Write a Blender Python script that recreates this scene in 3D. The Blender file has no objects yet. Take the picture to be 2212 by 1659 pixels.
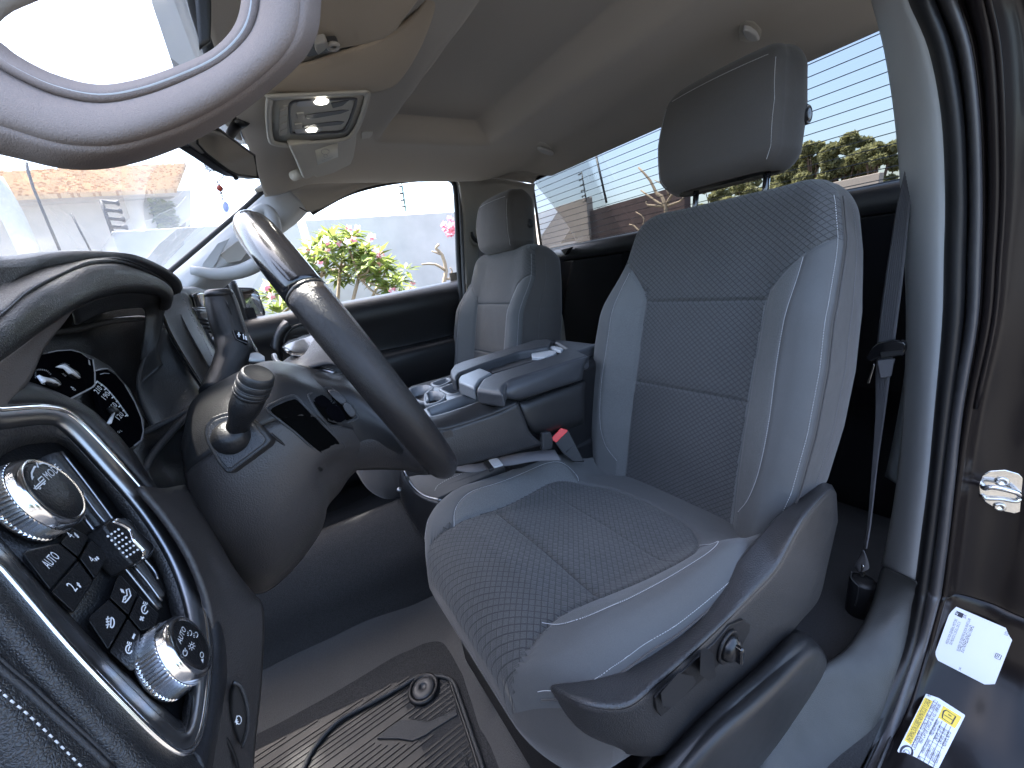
import bpy, bmesh, math, random
import numpy as np
from mathutils import Vector, Matrix
random.seed(7); rng = np.random.default_rng(7)
S = bpy.context.scene; COL = S.collection
# ------------------------------------------------------------------ camera
# metres; X = to the passenger side, Y = to the front of the truck, Z = up; the ground lies 1.5 m under the lens
FPX = 831.0; CX = 1106.0; CY = 829.5
def _n(v): v = np.array(v, float); return v/np.linalg.norm(v)
_x = _n([-558,-165,FPX]); _y = np.array([1377,-460,FPX], float); _y = _n(_y-_x*_x.dot(_y)); _z = np.cross(_x, -_y)
RW = np.array([_x, -_y, _z])            # camera (right, down, forward) -> world
cam = bpy.data.cameras.new('camera'); cam_ob = bpy.data.objects.new('camera', cam); COL.objects.link(cam_ob)
cam.sensor_fit = 'HORIZONTAL'; cam.sensor_width = 36; cam.lens = FPX/2212*36; cam.clip_start = 0.01; cam.clip_end = 2000
_m = Matrix(((RW[0,0], -RW[0,1], -RW[0,2]), (RW[1,0], -RW[1,1], -RW[1,2]), (RW[2,0], -RW[2,1], -RW[2,2])))
cam_ob.matrix_world = _m.to_4x4(); S.camera = cam_ob
# ------------------------------------------------------------------ light
SUN_EL, SUN_AZ = math.radians(67), math.radians(72)     # azimuth measured from +Y towards +X
w = bpy.data.worlds.new('World'); S.world = w; w.use_nodes = True
nt = w.node_tree; bg = nt.nodes['Background']; sky = nt.nodes.new('ShaderNodeTexSky'); sky.sky_type = 'NISHITA'
sky.sun_disc = False; sky.sun_elevation = SUN_EL; sky.sun_rotation = SUN_AZ; sky.air_density = 1.0; sky.dust_density = 3.2; sky.ozone_density = 0.8
nt.links.new(sky.outputs[0], bg.inputs[0]); bg.inputs[1].default_value = 0.15
sl = bpy.data.lights.new('sun', 'SUN'); sl.energy = 4.0; sl.angle = math.radians(0.6); sl.color = (1, .955, .88)
so = bpy.data.objects.new('sun', sl); COL.objects.link(so)
_sd = Vector((math.sin(SUN_AZ)*math.cos(SUN_EL), math.cos(SUN_AZ)*math.cos(SUN_EL), math.sin(SUN_EL)))
so.rotation_euler = _sd.to_track_quat('Z', 'Y').to_euler(); so.location = (-2, -3, 6)
S.view_settings.view_transform = 'Standard'; S.view_settings.look = 'None'; S.view_settings.gamma = 1
S.view_settings.use_curve_mapping = False; S.view_settings.exposure = 3.12
try:
    S.cycles.max_bounces = 10; S.cycles.transparent_max_bounces = 16; S.cycles.diffuse_bounces = 6; S.cycles.use_denoising = True
except Exception: pass
# ------------------------------------------------------------------ geometry from sight lines: a pixel of the 2212-wide picture plus one known coordinate
def Q(px, py, x=None, y=None, z=None, d=None, pl=None):
    r = RW @ np.array([px-CX, py-CY, FPX])
    if x is not None: return r*(x/r[0])
    if y is not None: return r*(y/r[1])
    if z is not None: return r*(z/r[2])
    if d is not None: return r*(d/FPX)
    p0, n = pl; return r*(np.dot(p0, n)/np.dot(r, n))
def pj(p):
    c = RW.T @ np.array(p, float); return (CX+FPX*c[0]/c[2], CY+FPX*c[1]/c[2])
ZC = {0: (0,0,1), 1: (0,0,.3646), 2: (432,0,.3906), 3: (1123.3,0,.4922), 4: (0,518.4,.3124), 5: (0,907,.4531), 6: (345.6,432,.3646),
      7: (820.8,648,.2604), 8: (518.4,993.6,.4009), 9: (1123.2,993.6,.401), 10: (1728,950,.427), 11: (1771,518.4,.3384), 12: (933,345.6,.2603),
      13: (2004.5,1296,.0858*1.3352)}
def Zp(k, x, y): a, b, s = ZC[k]; return a+x*s, b+y*s
def PT(k, pts, **kw):
    """pts in picture k; a third entry overrides the constrained coordinate"""
    out = []
    key = [q for q in kw if kw[q] is not None][0]
    for p in pts:
        kk = dict(kw)
        if len(p) > 2: kk[key] = p[2]
        out.append(Q(*Zp(k, p[0], p[1]), **kk))
    return out
def off(plane, h): p0, n = plane; n = _n(n); return (np.array(p0, float)+n*h, n)
# ------------------------------------------------------------------ materials
MT = {}
def nodes(name):
    m = bpy.data.materials.new(name); m.use_nodes = True; MT[name] = m
    return m, m.node_tree.nodes, m.node_tree.links, m.node_tree.nodes['Principled BSDF']
def mat(name, col, rough=.6, metal=0, var=.15, vs=30, bump=0, bs=400, coat=0, spec=.5, det=3, bump2=0, bs2=8, sheen=0, rv=0):
    m, N, L, B = nodes(name)
    B.inputs['Roughness'].default_value = rough; B.inputs['Metallic'].default_value = metal
    B.inputs['Coat Weight'].default_value = coat; B.inputs['Coat Roughness'].default_value = .04
    B.inputs['Specular IOR Level'].default_value = spec
    if sheen: B.inputs['Sheen Weight'].default_value = sheen; B.inputs['Sheen Roughness'].default_value = .5
    tc = N.new('ShaderNodeTexCoord')
    nz = N.new('ShaderNodeTexNoise'); nz.inputs['Scale'].default_value = vs; nz.inputs['Detail'].default_value = det
    L.new(tc.outputs['Object'], nz.inputs['Vector'])
    mx = N.new('ShaderNodeMix'); mx.data_type = 'RGBA'
    mx.inputs[6].default_value = (*[c*(1-var) for c in col], 1); mx.inputs[7].default_value = (*[min(1, c*(1+var)) for c in col], 1)
    L.new(nz.outputs['Fac'], mx.inputs[0]); L.new(mx.outputs[2], B.inputs['Base Color'])
    if rv:
        mr = N.new('ShaderNodeMapRange'); mr.inputs[3].default_value = max(0.02, rough-rv); mr.inputs[4].default_value = min(1, rough+rv)
        L.new(nz.outputs['Fac'], mr.inputs[0]); L.new(mr.outputs[0], B.inputs['Roughness'])
    prev = None
    if bump:
        n2 = N.new('ShaderNodeTexNoise'); n2.inputs['Scale'].default_value = bs; n2.inputs['Detail'].default_value = 2
        L.new(tc.outputs['Object'], n2.inputs['Vector'])
        bp = N.new('ShaderNodeBump'); bp.inputs['Strength'].default_value = bump; bp.inputs['Distance'].default_value = .001
        L.new(n2.outputs['Fac'], bp.inputs['Height']); prev = bp
    if bump2:
        n3 = N.new('ShaderNodeTexNoise'); n3.inputs['Scale'].default_value = bs2; n3.inputs['Detail'].default_value = 3
        L.new(tc.outputs['Object'], n3.inputs['Vector'])
        b3 = N.new('ShaderNodeBump'); b3.inputs['Strength'].default_value = bump2; b3.inputs['Distance'].default_value = .02
        L.new(n3.outputs['Fac'], b3.inputs['Height'])
        if prev: L.new(prev.outputs[0], b3.inputs['Normal'])
        prev = b3
    if prev: L.new(prev.outputs[0], B.inputs['Normal'])
    return m
def leather(name, col, rough=.45, scale=420, st=.5):
    m, N, L, B = nodes(name)
    B.inputs['Base Color'].default_value = (*col, 1); B.inputs['Roughness'].default_value = rough
    tc = N.new('ShaderNodeTexCoord'); v = N.new('ShaderNodeTexVoronoi'); v.feature = 'DISTANCE_TO_EDGE'; v.inputs['Scale'].default_value = scale
    nz = N.new('ShaderNodeTexNoise'); nz.inputs['Scale'].default_value = scale*.6; nz.inputs['Detail'].default_value = 2
    mp = N.new('ShaderNodeMapping'); mp.inputs['Scale'].default_value = (1, 1, 1)
    ad = N.new('ShaderNodeVectorMath'); ad.operation = 'MULTIPLY_ADD'; ad.inputs[1].default_value = (.004,)*3
    L.new(tc.outputs['Object'], mp.inputs[0]); L.new(mp.outputs[0], nz.inputs['Vector'])
    L.new(nz.outputs['Color'], ad.inputs[0]); L.new(mp.outputs[0], ad.inputs[2]); L.new(ad.outputs[0], v.inputs['Vector'])
    mr = N.new('ShaderNodeMapRange'); mr.inputs[1].default_value = 0; mr.inputs[2].default_value = .25; L.new(v.outputs['Distance'], mr.inputs[0])
    bp = N.new('ShaderNodeBump'); bp.inputs['Strength'].default_value = st; bp.inputs['Distance'].default_value = .0008
    L.new(mr.outputs[0], bp.inputs['Height']); L.new(bp.outputs[0], B.inputs['Normal'])
    return m
def fabric(name, col, weave=0, var=.35, sc=900, rough=.9):
    """heathered cloth; weave = size (m) of the lozenges of the basket pattern, drawn in the UV map in metres"""
    m, N, L, B = nodes(name)
    B.inputs['Roughness'].default_value = rough; B.inputs['Specular IOR Level'].default_value = .25
    B.inputs['Sheen Weight'].default_value = .15; B.inputs['Sheen Roughness'].default_value = .4
    tc = N.new('ShaderNodeTexCoord'); nz = N.new('ShaderNodeTexNoise'); nz.inputs['Scale'].default_value = sc; nz.inputs['Detail'].default_value = 3
    L.new(tc.outputs['Object'], nz.inputs['Vector'])
    cr = N.new('ShaderNodeMapRange'); cr.inputs[1].default_value = .3; cr.inputs[2].default_value = .7; cr.inputs[3].default_value = 1-var; cr.inputs[4].default_value = 1+var
    L.new(nz.outputs['Fac'], cr.inputs[0])
    nz2 = N.new('ShaderNodeTexNoise'); nz2.inputs['Scale'].default_value = 9; nz2.inputs['Detail'].default_value = 4; L.new(tc.outputs['Object'], nz2.inputs['Vector'])
    c2 = N.new('ShaderNodeMapRange'); c2.inputs[3].default_value = .88; c2.inputs[4].default_value = 1.12; L.new(nz2.outputs['Fac'], c2.inputs[0])
    mu = N.new('ShaderNodeMath'); mu.operation = 'MULTIPLY'; L.new(cr.outputs[0], mu.inputs[0]); L.new(c2.outputs[0], mu.inputs[1])
    fac = mu.outputs[0]; hgt = nz.outputs['Fac']
    def M(op, a, b=None):
        n = N.new('ShaderNodeMath'); n.operation = op
        for i, q in enumerate((a, b)):
            if q is None: continue
            if isinstance(q, (int, float)): n.inputs[i].default_value = q
            else: L.new(q, n.inputs[i])
        return n.outputs[0]
    if weave:
        uv = N.new('ShaderNodeUVMap'); uv.uv_map = 'pat'; sp = N.new('ShaderNodeSeparateXYZ'); L.new(uv.outputs[0], sp.inputs[0])
        u, v = sp.outputs[0], sp.outputs[1]
        v2 = M('MULTIPLY', v, 1.15)
        p = M('DIVIDE', M('ADD', u, v2), weave); q = M('DIVIDE', M('SUBTRACT', u, v2), weave)
        fp, fq = M('FRACT', p), M('FRACT', q)
        ck = M('MODULO', M('ABSOLUTE', M('ADD', M('FLOOR', p), M('FLOOR', q))), 2.0)
        sa = M('SINE', M('MULTIPLY', p, 31.4)); sb = M('SINE', M('MULTIPLY', q, 31.4))
        ribs = M('ADD', M('MULTIPLY', sa, ck), M('MULTIPLY', sb, M('SUBTRACT', 1.0, ck)))
        ep = M('MULTIPLY', M('MULTIPLY', fp, M('SUBTRACT', 1.0, fp)), 4.0); eq = M('MULTIPLY', M('MULTIPLY', fq, M('SUBTRACT', 1.0, fq)), 4.0)
        ed = M('MINIMUM', M('MULTIPLY', M('MINIMUM', ep, eq), 2.6), 1.0)
        hgt = M('ADD', M('MULTIPLY', ed, 1.2), M('ADD', M('MULTIPLY', ribs, .22), M('MULTIPLY', nz.outputs['Fac'], .5)))
        fac = M('MULTIPLY', fac, M('ADD', .36, M('MULTIPLY', ed, M('ADD', .72, M('MULTIPLY', ribs, .08)))))
    mx = N.new('ShaderNodeVectorMath'); mx.operation = 'SCALE'; mx.inputs[0].default_value = col
    L.new(fac, mx.inputs['Scale']); L.new(mx.outputs[0], B.inputs['Base Color'])
    bp = N.new('ShaderNodeBump'); bp.inputs['Strength'].default_value = .55 if weave else .3; bp.inputs['Distance'].default_value = .0012 if weave else .0006
    L.new(hgt, bp.inputs['Height'])
    nw = N.new('ShaderNodeTexNoise'); nw.inputs['Scale'].default_value = 11; nw.inputs['Detail'].default_value = 3; L.new(tc.outputs['Object'], nw.inputs['Vector'])
    bw = N.new('ShaderNodeBump'); bw.inputs['Strength'].default_value = .35; bw.inputs['Distance'].default_value = .012      # soft creases of used cloth
    L.new(nw.outputs['Fac'], bw.inputs['Height']); L.new(bp.outputs[0], bw.inputs['Normal']); L.new(bw.outputs[0], B.inputs['Normal'])
    return m
def glass(name, tint=(1, 1, 1), gloss=.06, fres=1.45, glare_veil=0):
    m = bpy.data.materials.new(name); m.use_nodes = True; MT[name] = m; N = m.node_tree.nodes; L = m.node_tree.links; N.clear()
    o = N.new('ShaderNodeOutputMaterial'); t = N.new('ShaderNodeBsdfTransparent'); t.inputs[0].default_value = (*tint, 1)
    g = N.new('ShaderNodeBsdfGlossy'); g.inputs['Roughness'].default_value = .02; mx = N.new('ShaderNodeMixShader')
    f = N.new('ShaderNodeFresnel'); f.inputs[0].default_value = fres
    mu = N.new('ShaderNodeMath'); mu.operation = 'MULTIPLY'; mu.inputs[1].default_value = gloss*10; mu.use_clamp = True
    L.new(f.outputs[0], mu.inputs[0]); L.new(mu.outputs[0], mx.inputs[0]); L.new(t.outputs[0], mx.inputs[1]); L.new(g.outputs[0], mx.inputs[2]); 
    if glare_veil:                                   # pale veil mixed into the pane to whiten the view like glare
        dd = N.new('ShaderNodeBsdfTranslucent'); dd.inputs[0].default_value = (.8,.8,.78,1); d2 = N.new('ShaderNodeMixShader'); d2.inputs[0].default_value = glare_veil
        L.new(mx.outputs[0], d2.inputs[1]); L.new(dd.outputs[0], d2.inputs[2]); L.new(d2.outputs[0], o.inputs[0])
    else: L.new(mx.outputs[0], o.inputs[0])
    return m
def emit(name, col, st):
    m, N, L, B = nodes(name); B.inputs['Base Color'].default_value = (*col, 1); B.inputs['Emission Color'].default_value = (*col, 1); B.inputs['Emission Strength'].default_value = st
    return m
mat('plastic_black', (.010,.010,.011), .38, spec=.35, bump=.5, bs=650, var=.2, rv=.06)
mat('plastic_dark', (.020,.020,.021), .36, spec=.42, bump=.35, bs=1000, var=.15, rv=.05)
mat('plastic_grey', (.038,.038,.040), .4, spec=.45, bump=.6, bs=700, var=.12)
mat('plastic_warm', (.042,.038,.037), .4, spec=.45, bump=.5, bs=700, var=.12)
mat('seat_plastic', (.034,.033,.034), .36, spec=.5, bump=.9, bs=520, var=.18, rv=.07)
mat('piano_black', (.006,.006,.007), .12, coat=.6, var=.05, rv=.04)
mat('trim_light', (.40,.41,.415), .55, bump=.25, bs=900, var=.05, vs=12)
mat('trim_beige', (.31,.295,.265), .6, bump=.3, bs=900, var=.05)
mat('headliner', (.36,.33,.285), .95, bump=.6, bs=1500, var=.1, vs=900, spec=.1, sheen=.2)
mat('headliner_lamplit', (.40,.33,.245), .95, bump=.6, bs=1500, var=.1, vs=900, spec=.1, sheen=.2)  # same roof cloth, warmth of lamp and sun bounce put into its colour
mat('pillar_fabric', (.215,.18,.165), .95, bump=.5, bs=1600, var=.14, vs=1400, spec=.2)
mat('chrome', (.72,.72,.73), .16, metal=1, var=.03, rv=.05)
mat('satin_metal', (.30,.30,.31), .36, metal=1, var=.05, rv=.06)
mat('bezel_taupe', (.15,.135,.13), .45, bump=.4, bs=900)
mat('zinc', (.62,.61,.58), .22, metal=1, var=.12, vs=90, rv=.1, bump=.1, bs=200)
mat('paint_dark', (.008,.006,.006), .28, metal=0, coat=.07, var=.4, vs=1800, spec=.22, bump2=.012, bs2=14)
mat('rubber', (.009,.009,.010), .45, spec=.4, bump=.3, bs=500, var=.3)
mat('seal_grey', (.05,.049,.052), .3, bump=.3, bs=1200, var=.1)
mat('carpet', (.030,.030,.031), 1.0, bump=1.0, bs=500, var=.75, vs=420, spec=.1)
mat('liner', (.019,.020,.022), .65, bump=.9, bs=500, var=.5, vs=380)
mat('mat_rubber', (.009,.009,.010), .42, spec=.35, bump=.3, bs=300, var=.55, vs=14, det=9, rv=.12)
mat('scuffed_sill', (.045,.046,.045), .5, spec=.4, bump=.5, bs=600, var=.45, vs=22, det=10, rv=.16)
mat('webbing', (.11,.108,.115), .8, bump=.5, bs=1500, var=.15, vs=600)
mat('red_plastic', (.75,.035,.03), .35, var=.05)
mat('white_ink', (.75,.77,.8), .5, var=.02)
mat('dim_ink', (.3,.3,.32), .5, var=.02)
mat('ink', (.03,.03,.05), .6, var=.02)
mat('paper', (.72,.74,.8), .4, var=.03, vs=20)
mat('paper_yellow', (.85,.62,.08), .45, var=.05)
mat('sticker_cream', (.62,.6,.5), .5, var=.06)
mat('thread', (.55,.55,.56), .7, var=.1)
mat('thread_dark', (.16,.16,.17), .8, var=.1)
mat('silver', (.7,.72,.74), .2, metal=1, var=.1)
mat('bead_red', (.35,.06,.04), .3)
mat('enamel', (.2,.24,.45), .3, var=.5, vs=300)
leather('leather', (.019,.019,.020), .38, 560, .4)
leather('leather_fine', (.018,.018,.02), .32, 1000, .3); leather('wheel_leather', (.018,.016,.016), .24, 900, .35)
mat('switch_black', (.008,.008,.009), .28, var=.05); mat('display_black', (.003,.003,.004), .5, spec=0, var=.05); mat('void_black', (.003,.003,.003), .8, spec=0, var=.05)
mat('wheel_gloss', (.012,.012,.014), .16, coat=.4, var=.2, bump=.05, bs=600, rv=.05)
fabric('cloth_weave', (.070,.070,.071), weave=.0125, var=.2)
fabric('cloth_weave_big', (.066,.066,.066), weave=.0135, var=.2)
fabric('cloth_plain', (.115,.116,.116), 0, .38, 1300)
fabric('cloth_smooth', (.090,.090,.090), 0, .12, 1500)
fabric('cloth_dark', (.070,.065,.062), 0, .15, 1500)
glass('glass_clear', (.97,.98,.98), .05, glare_veil=.08); glass('glass_tint', (.19,.20,.205), .05); glass('glass_side', (.9,.92,.92), .05)
m, N, L, B = nodes('mirror'); B.inputs['Metallic'].default_value = 1; B.inputs['Roughness'].default_value = .02; B.inputs['Base Color'].default_value = (.8,.8,.8,1)
emit('lamp_lit', (1, .95, .82), 3.0); emit('display', (.62, .66, .9), 1.0)
# ------------------------------------------------------------------ object helpers
ORG = {}
def setp(o, label=None, cat=None, group=None, kind=None):
    if label: o['label'] = label
    if cat: o['category'] = cat
    if group: o['group'] = group
    if kind: o['kind'] = kind
    return o
def thing(name, label, cat, loc=(0,0,0), group=None, kind=None):
    o = bpy.data.objects.new(name, None); COL.objects.link(o); o.location = [float(c) for c in loc]; o.empty_display_size = .05
    ORG[o.name] = np.array(loc, float); return setp(o, label, cat, group, kind)
def add(name, V, F, m, parent=None, smooth=True, thick=0, bevel=0, sub=0, mi=None, uv=None, label=None, cat=None, group=None, kind=None, seg=2, loc=None, toff=-1, ang=30):
    V = np.asarray(V, float)
    o0 = ORG[parent.name] if parent is not None else (np.array(loc, float) if loc is not None else (V.mean(0)*0))
    me = bpy.data.meshes.new(name); me.from_pydata([tuple(v) for v in (V-o0)], [], [tuple(int(i) for i in f) for f in F])
    ms = m if isinstance(m, (list, tuple)) else [m]
    for q in ms: me.materials.append(MT[q])
    if mi is not None: me.polygons.foreach_set('material_index', np.asarray(mi, np.int32))
    if smooth: me.polygons.foreach_set('use_smooth', [True]*len(me.polygons))
    if uv is not None:
        ul = me.uv_layers.new(name='pat'); li = np.zeros(len(me.loops), np.int32); me.loops.foreach_get('vertex_index', li)
        ul.data.foreach_set('uv', np.asarray(uv, np.float32)[li].ravel())
    me.validate(); me.update()
    o = bpy.data.objects.new(name, me); COL.objects.link(o); ORG[o.name] = o0
    if parent is not None: o.parent = parent
    else: o.location = [float(c) for c in o0]
    if thick: k = o.modifiers.new('solid', 'SOLIDIFY'); k.thickness = thick; k.offset = toff
    if bevel: k = o.modifiers.new('bevel', 'BEVEL'); k.width = bevel; k.segments = seg; k.limit_method = 'ANGLE'; k.angle_limit = math.radians(ang); k.harden_normals = True
    if sub: k = o.modifiers.new('sub', 'SUBSURF'); k.levels = sub; k.render_levels = sub
    return setp(o, label, cat, group, kind)
class MB:
    """collects pieces into one mesh"""
    def __init__(s): s.V = []; s.F = []; s.M = []; s.n = 0
    def put(s, V, F, mi=0):
        V = np.asarray(V, float); s.V.append(V); s.F += [tuple(i+s.n for i in f) for f in F]; s.M += [mi]*len(F); s.n += len(V); return s
    def obj(s, name, m, parent=None, **kw): return add(name, np.concatenate(s.V), s.F, m, parent, mi=s.M, **kw)
def crm(P, n, closed=False):
    """Catmull-Rom through the points P (k x 3 ...), n samples a segment"""
    P = np.asarray(P, float); k = len(P)
    if k < 3 and not closed:
        t = np.linspace(0, 1, n*(k-1)+1)[:, None]; return P[0]*(1-t)+P[1]*t if P.ndim == 2 else None
    out = []
    rngk = range(k) if closed else range(k-1)
    for i in rngk:
        if closed: a, b, c, d = P[(i-1) % k], P[i], P[(i+1) % k], P[(i+2) % k]
        else:
            b, c = P[i], P[i+1]; a = P[i-1] if i > 0 else 2*b-c; d = P[i+2] if i+2 < k else 2*c-b
        for j in range(n):
            t = j/n
            out.append(.5*((2*b)+(-a+c)*t+(2*a-5*b+4*c-d)*t*t+(-a+3*b-3*c+d)*t**3))
    if not closed: out.append(P[-1])
    return np.array(out)
def gridfaces(nr, nc, wrapc=False, wrapr=False, flip=False):
    F = []
    for i in range(nr if wrapr else nr-1):
        for j in range(nc if wrapc else nc-1):
            a, b = i*nc+j, i*nc+(j+1) % nc; c, d = ((i+1) % nr)*nc+(j+1) % nc, ((i+1) % nr)*nc+j
            F.append((a, d, c, b) if flip else (a, b, c, d))
    return F
def surf(rows, nr=6, nc=6, closedc=False):
    R = [crm(r, nc, closedc) for r in rows]; R = np.array(R)            # rows x cols x 3
    G = np.stack([crm(R[:, j], nr) for j in range(R.shape[1])], 1); return G
def patch(name, rows, m, parent=None, nr=6, nc=6, thick=0, closedc=False, flip=False, **kw):
    G = surf(rows, nr, nc, closedc); a, b = G.shape[:2]
    return add(name, G.reshape(-1, 3), gridfaces(a, b, closedc, False, flip), m, parent, thick=thick, **kw)
def frames(P, up=None, closed=False):
    P = np.asarray(P); n = len(P); T = np.zeros_like(P)
    for i in range(n):
        a = P[(i-1) % n] if (closed or i > 0) else P[i]; b = P[(i+1) % n] if (closed or i < n-1) else P[i]
        T[i] = _n(b-a)
    U = []
    u = np.array(up, float) if up is not None else (np.array([0, 0, 1.]) if abs(T[0][2]) < .9 else np.array([1., 0, 0]))
    for i in range(n):
        if up is not None: u = np.array(up[i] if np.ndim(up) == 2 else up, float)
        v = u-T[i]*u.dot(T[i]); v = _n(v); u = v; U.append(v)
    U = np.array(U); return T, U, np.cross(T, U)
def tubeVF(P, r, n=10, closed=False, sm=0, cap=True, prof=None, up=None):
    """r: radius or list; prof: list of (a,b) section points scaled by r"""
    P = np.asarray(P, float)
    if sm: 
        r = crm(np.asarray(r, float)[:, None]*np.ones((1, 1)), sm, closed)[:, 0] if np.ndim(r) else r
        P = crm(P, sm, closed)
    k = len(P); r = np.full(k, r) if np.ndim(r) == 0 else np.asarray(r)
    T, U, W = frames(P, up, closed)
    if prof is None: prof = [(math.cos(2*math.pi*j/n), math.sin(2*math.pi*j/n)) for j in range(n)]
    pr = np.array(prof); m_ = len(pr)
    V = P[:, None, :]+r[:, None, None]*(pr[None, :, 0, None]*U[:, None, :]+pr[None, :, 1, None]*W[:, None, :])
    F = gridfaces(k, m_, True, closed); V = V.reshape(-1, 3)
    if cap and not closed: F = F+[tuple(range(m_))[::-1], tuple((k-1)*m_+j for j in range(m_))]
    return V, F
def tube(name, P, r, m, parent=None, n=10, closed=False, sm=4, prof=None, up=None, **kw):
    V, F = tubeVF(P, r, n, closed, sm, True, prof, up); return add(name, V, F, m, parent, **kw)
def boxVF(c, sx, sy, sz, ax=None):
    A = np.eye(3) if ax is None else np.array(ax); c = np.array(c, float); V = []
    for z in (-1, 1):
        for y in (-1, 1):
            for x in (-1, 1): V.append(c+A[0]*x*sx/2+A[1]*y*sy/2+A[2]*z*sz/2)
    return V, [(0,2,3,1),(4,5,7,6),(0,1,5,4),(2,6,7,3),(0,4,6,2),(1,3,7,5)]
def box(name, c, s, m, parent=None, ax=None, bevel=.003, **kw):
    V, F = boxVF(c, *s, ax=ax); return add(name, V, F, m, parent, bevel=bevel, **kw)
def slabVF(pts, n, h):
    """prism: outline pts (nearly planar), extruded by -n*h behind them"""
    P = np.asarray(pts, float); k = len(P); n = _n(n); c = np.cross(P[1]-P[0], P[2]-P[1])
    A = 0
    for i in range(k): A = A+np.cross(P[i]-P[0], P[(i+1) % k]-P[0])
    if np.dot(A, n) < 0: P = P[::-1]
    V = np.concatenate([P, P-n*h]); F = [tuple(range(k)), tuple(range(2*k-1, k-1, -1))]
    F += [(j, j+k, (j+1) % k+k, (j+1) % k) for j in range(k)]
    return V, F
def slab(name, pts, n, h, m, parent=None, bevel=.002, **kw):
    V, F = slabVF(pts, n, h); return add(name, V, F, m, parent, bevel=bevel, **kw)
def latheVF(c, ax, prof, n=40, ribs=None):
    """prof: (axial, radius) list"""
    ax = _n(ax); u = _n(np.cross(ax, [0.3, 0.2, 1])); v = np.cross(ax, u); V = []
    for i, (a, r) in enumerate(prof):
        for j in range(n):
            t = 2*math.pi*j/n; rr = r
            if ribs and ribs[0] <= i <= ribs[1]: rr = r+(ribs[2] if j % 2 else 0)
            V.append(np.array(c)+ax*a+rr*(math.cos(t)*u+math.sin(t)*v))
    F = gridfaces(len(prof), n, True); F += [tuple(range(n))[::-1], tuple((len(prof)-1)*n+j for j in range(n))]
    return V, F
def lathe(name, c, ax, prof, m, parent=None, n=40, ribs=None, **kw):
    V, F = latheVF(c, ax, prof, n, ribs); return add(name, V, F, m, parent, **kw)
def capsuleVF(P, r): return tubeVF(P, r, 5)
def smooth01(t): t = np.clip(t, 0, 1); return t*t*(3-2*t)
def resample(P, step):
    P = np.asarray(P); s = np.r_[0, np.cumsum(np.linalg.norm(np.diff(P, axis=0), axis=1))]; n = max(2, int(s[-1]/step)); t = np.linspace(0, s[-1], n)
    return np.stack([np.interp(t, s, P[:, k]) for k in range(P.shape[1])], 1)
def stitches(mb, P, N, pitch=.0045, fill=.62, r=.00045, lift=.0004, mi=0):
    """dashes along P with surface normals N"""
    P = np.asarray(P); N = np.asarray(N); Q6 = resample(np.concatenate([P, N], 1), pitch*.5)
    for i in range(0, len(Q6)-1, 2):
        a, b = Q6[i], Q6[i+1]; na = _n(a[3:]); pa = a[:3]+na*lift; pb = pa+(b[:3]-a[:3])*fill*2*.8+na*0
        V, F = tubeVF([pa, pb], r, 4); mb.put(V, F, mi)
def textVF(s, A, Bp, nrm, h, flipup=False):
    """flat lettering: baseline from A towards Bp, letter height h, standing 0.15 mm proud of the surface with normal nrm"""
    cu = bpy.data.curves.new('t', 'FONT'); cu.body = s; cu.size = 1; cu.resolution_u = 2; cu.extrude = 0; ob = bpy.data.objects.new('t', cu); COL.objects.link(ob)
    dg = bpy.context.evaluated_depsgraph_get(); me = bpy.data.meshes.new_from_object(ob.evaluated_get(dg))
    V = np.array([v.co[:] for v in me.vertices]) if len(me.vertices) else np.zeros((0, 3)); F = [tuple(p.vertices) for p in me.polygons]
    bpy.data.objects.remove(ob); bpy.data.curves.remove(cu); bpy.data.meshes.remove(me)
    if not len(V): return V, F
    w = V[:, 0].max()-V[:, 0].min(); V[:, 0] -= V[:, 0].min(); A = np.array(A, float); Bp = np.array(Bp, float); nrm = _n(nrm); L_ = np.linalg.norm(Bp-A); ux = (Bp-A)/L_; uy = np.cross(nrm, ux)
    hh = max(V[:, 1].max(), .5)
    return A+V[:, :1]*(L_/w)*ux+V[:, 1:2]*(h/hh)*uy+nrm*.00018, F
def ribVF(P, nrm, wd, lift=.00015, closed=False):
    """flat line of width wd through P on a surface with normal nrm"""
    P = np.asarray(P, float); k = len(P); nrm = np.asarray(nrm, float); V = []
    for i in range(k):
        a = P[(i-1) % k] if (closed or i > 0) else P[i]; b = P[(i+1) % k] if (closed or i < k-1) else P[i]
        n_ = _n(nrm[i] if nrm.ndim == 2 else nrm); s = _n(np.cross(n_, b-a)); V += [P[i]+s*wd/2+n_*lift, P[i]-s*wd/2+n_*lift]
    F = [(2*i, 2*i+1, (2*i+3) % (2*k), (2*i+2) % (2*k)) for i in range(k if closed else k-1)]
    return V, F
def pgon(P, nrm, lift=.0002): n_ = _n(nrm); return [np.array(p)+n_*lift for p in P], [tuple(range(len(P)))]
def copy_thing(root, d, label, group=None):
    d = np.array(d, float)
    def cp(o, par):
        c = o.copy(); COL.objects.link(c)
        if par is not None: c.parent = par; c.matrix_parent_inverse = o.matrix_parent_inverse.copy()
        ORG[c.name] = ORG.get(o.name, np.zeros(3))
        for ch in [q for q in bpy.data.objects if q.parent == o]: cp(ch, c)
        return c
    r = cp(root, None); r.location = Vector(root.location)+Vector([float(t) for t in d]); r['label'] = label
    return r

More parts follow.
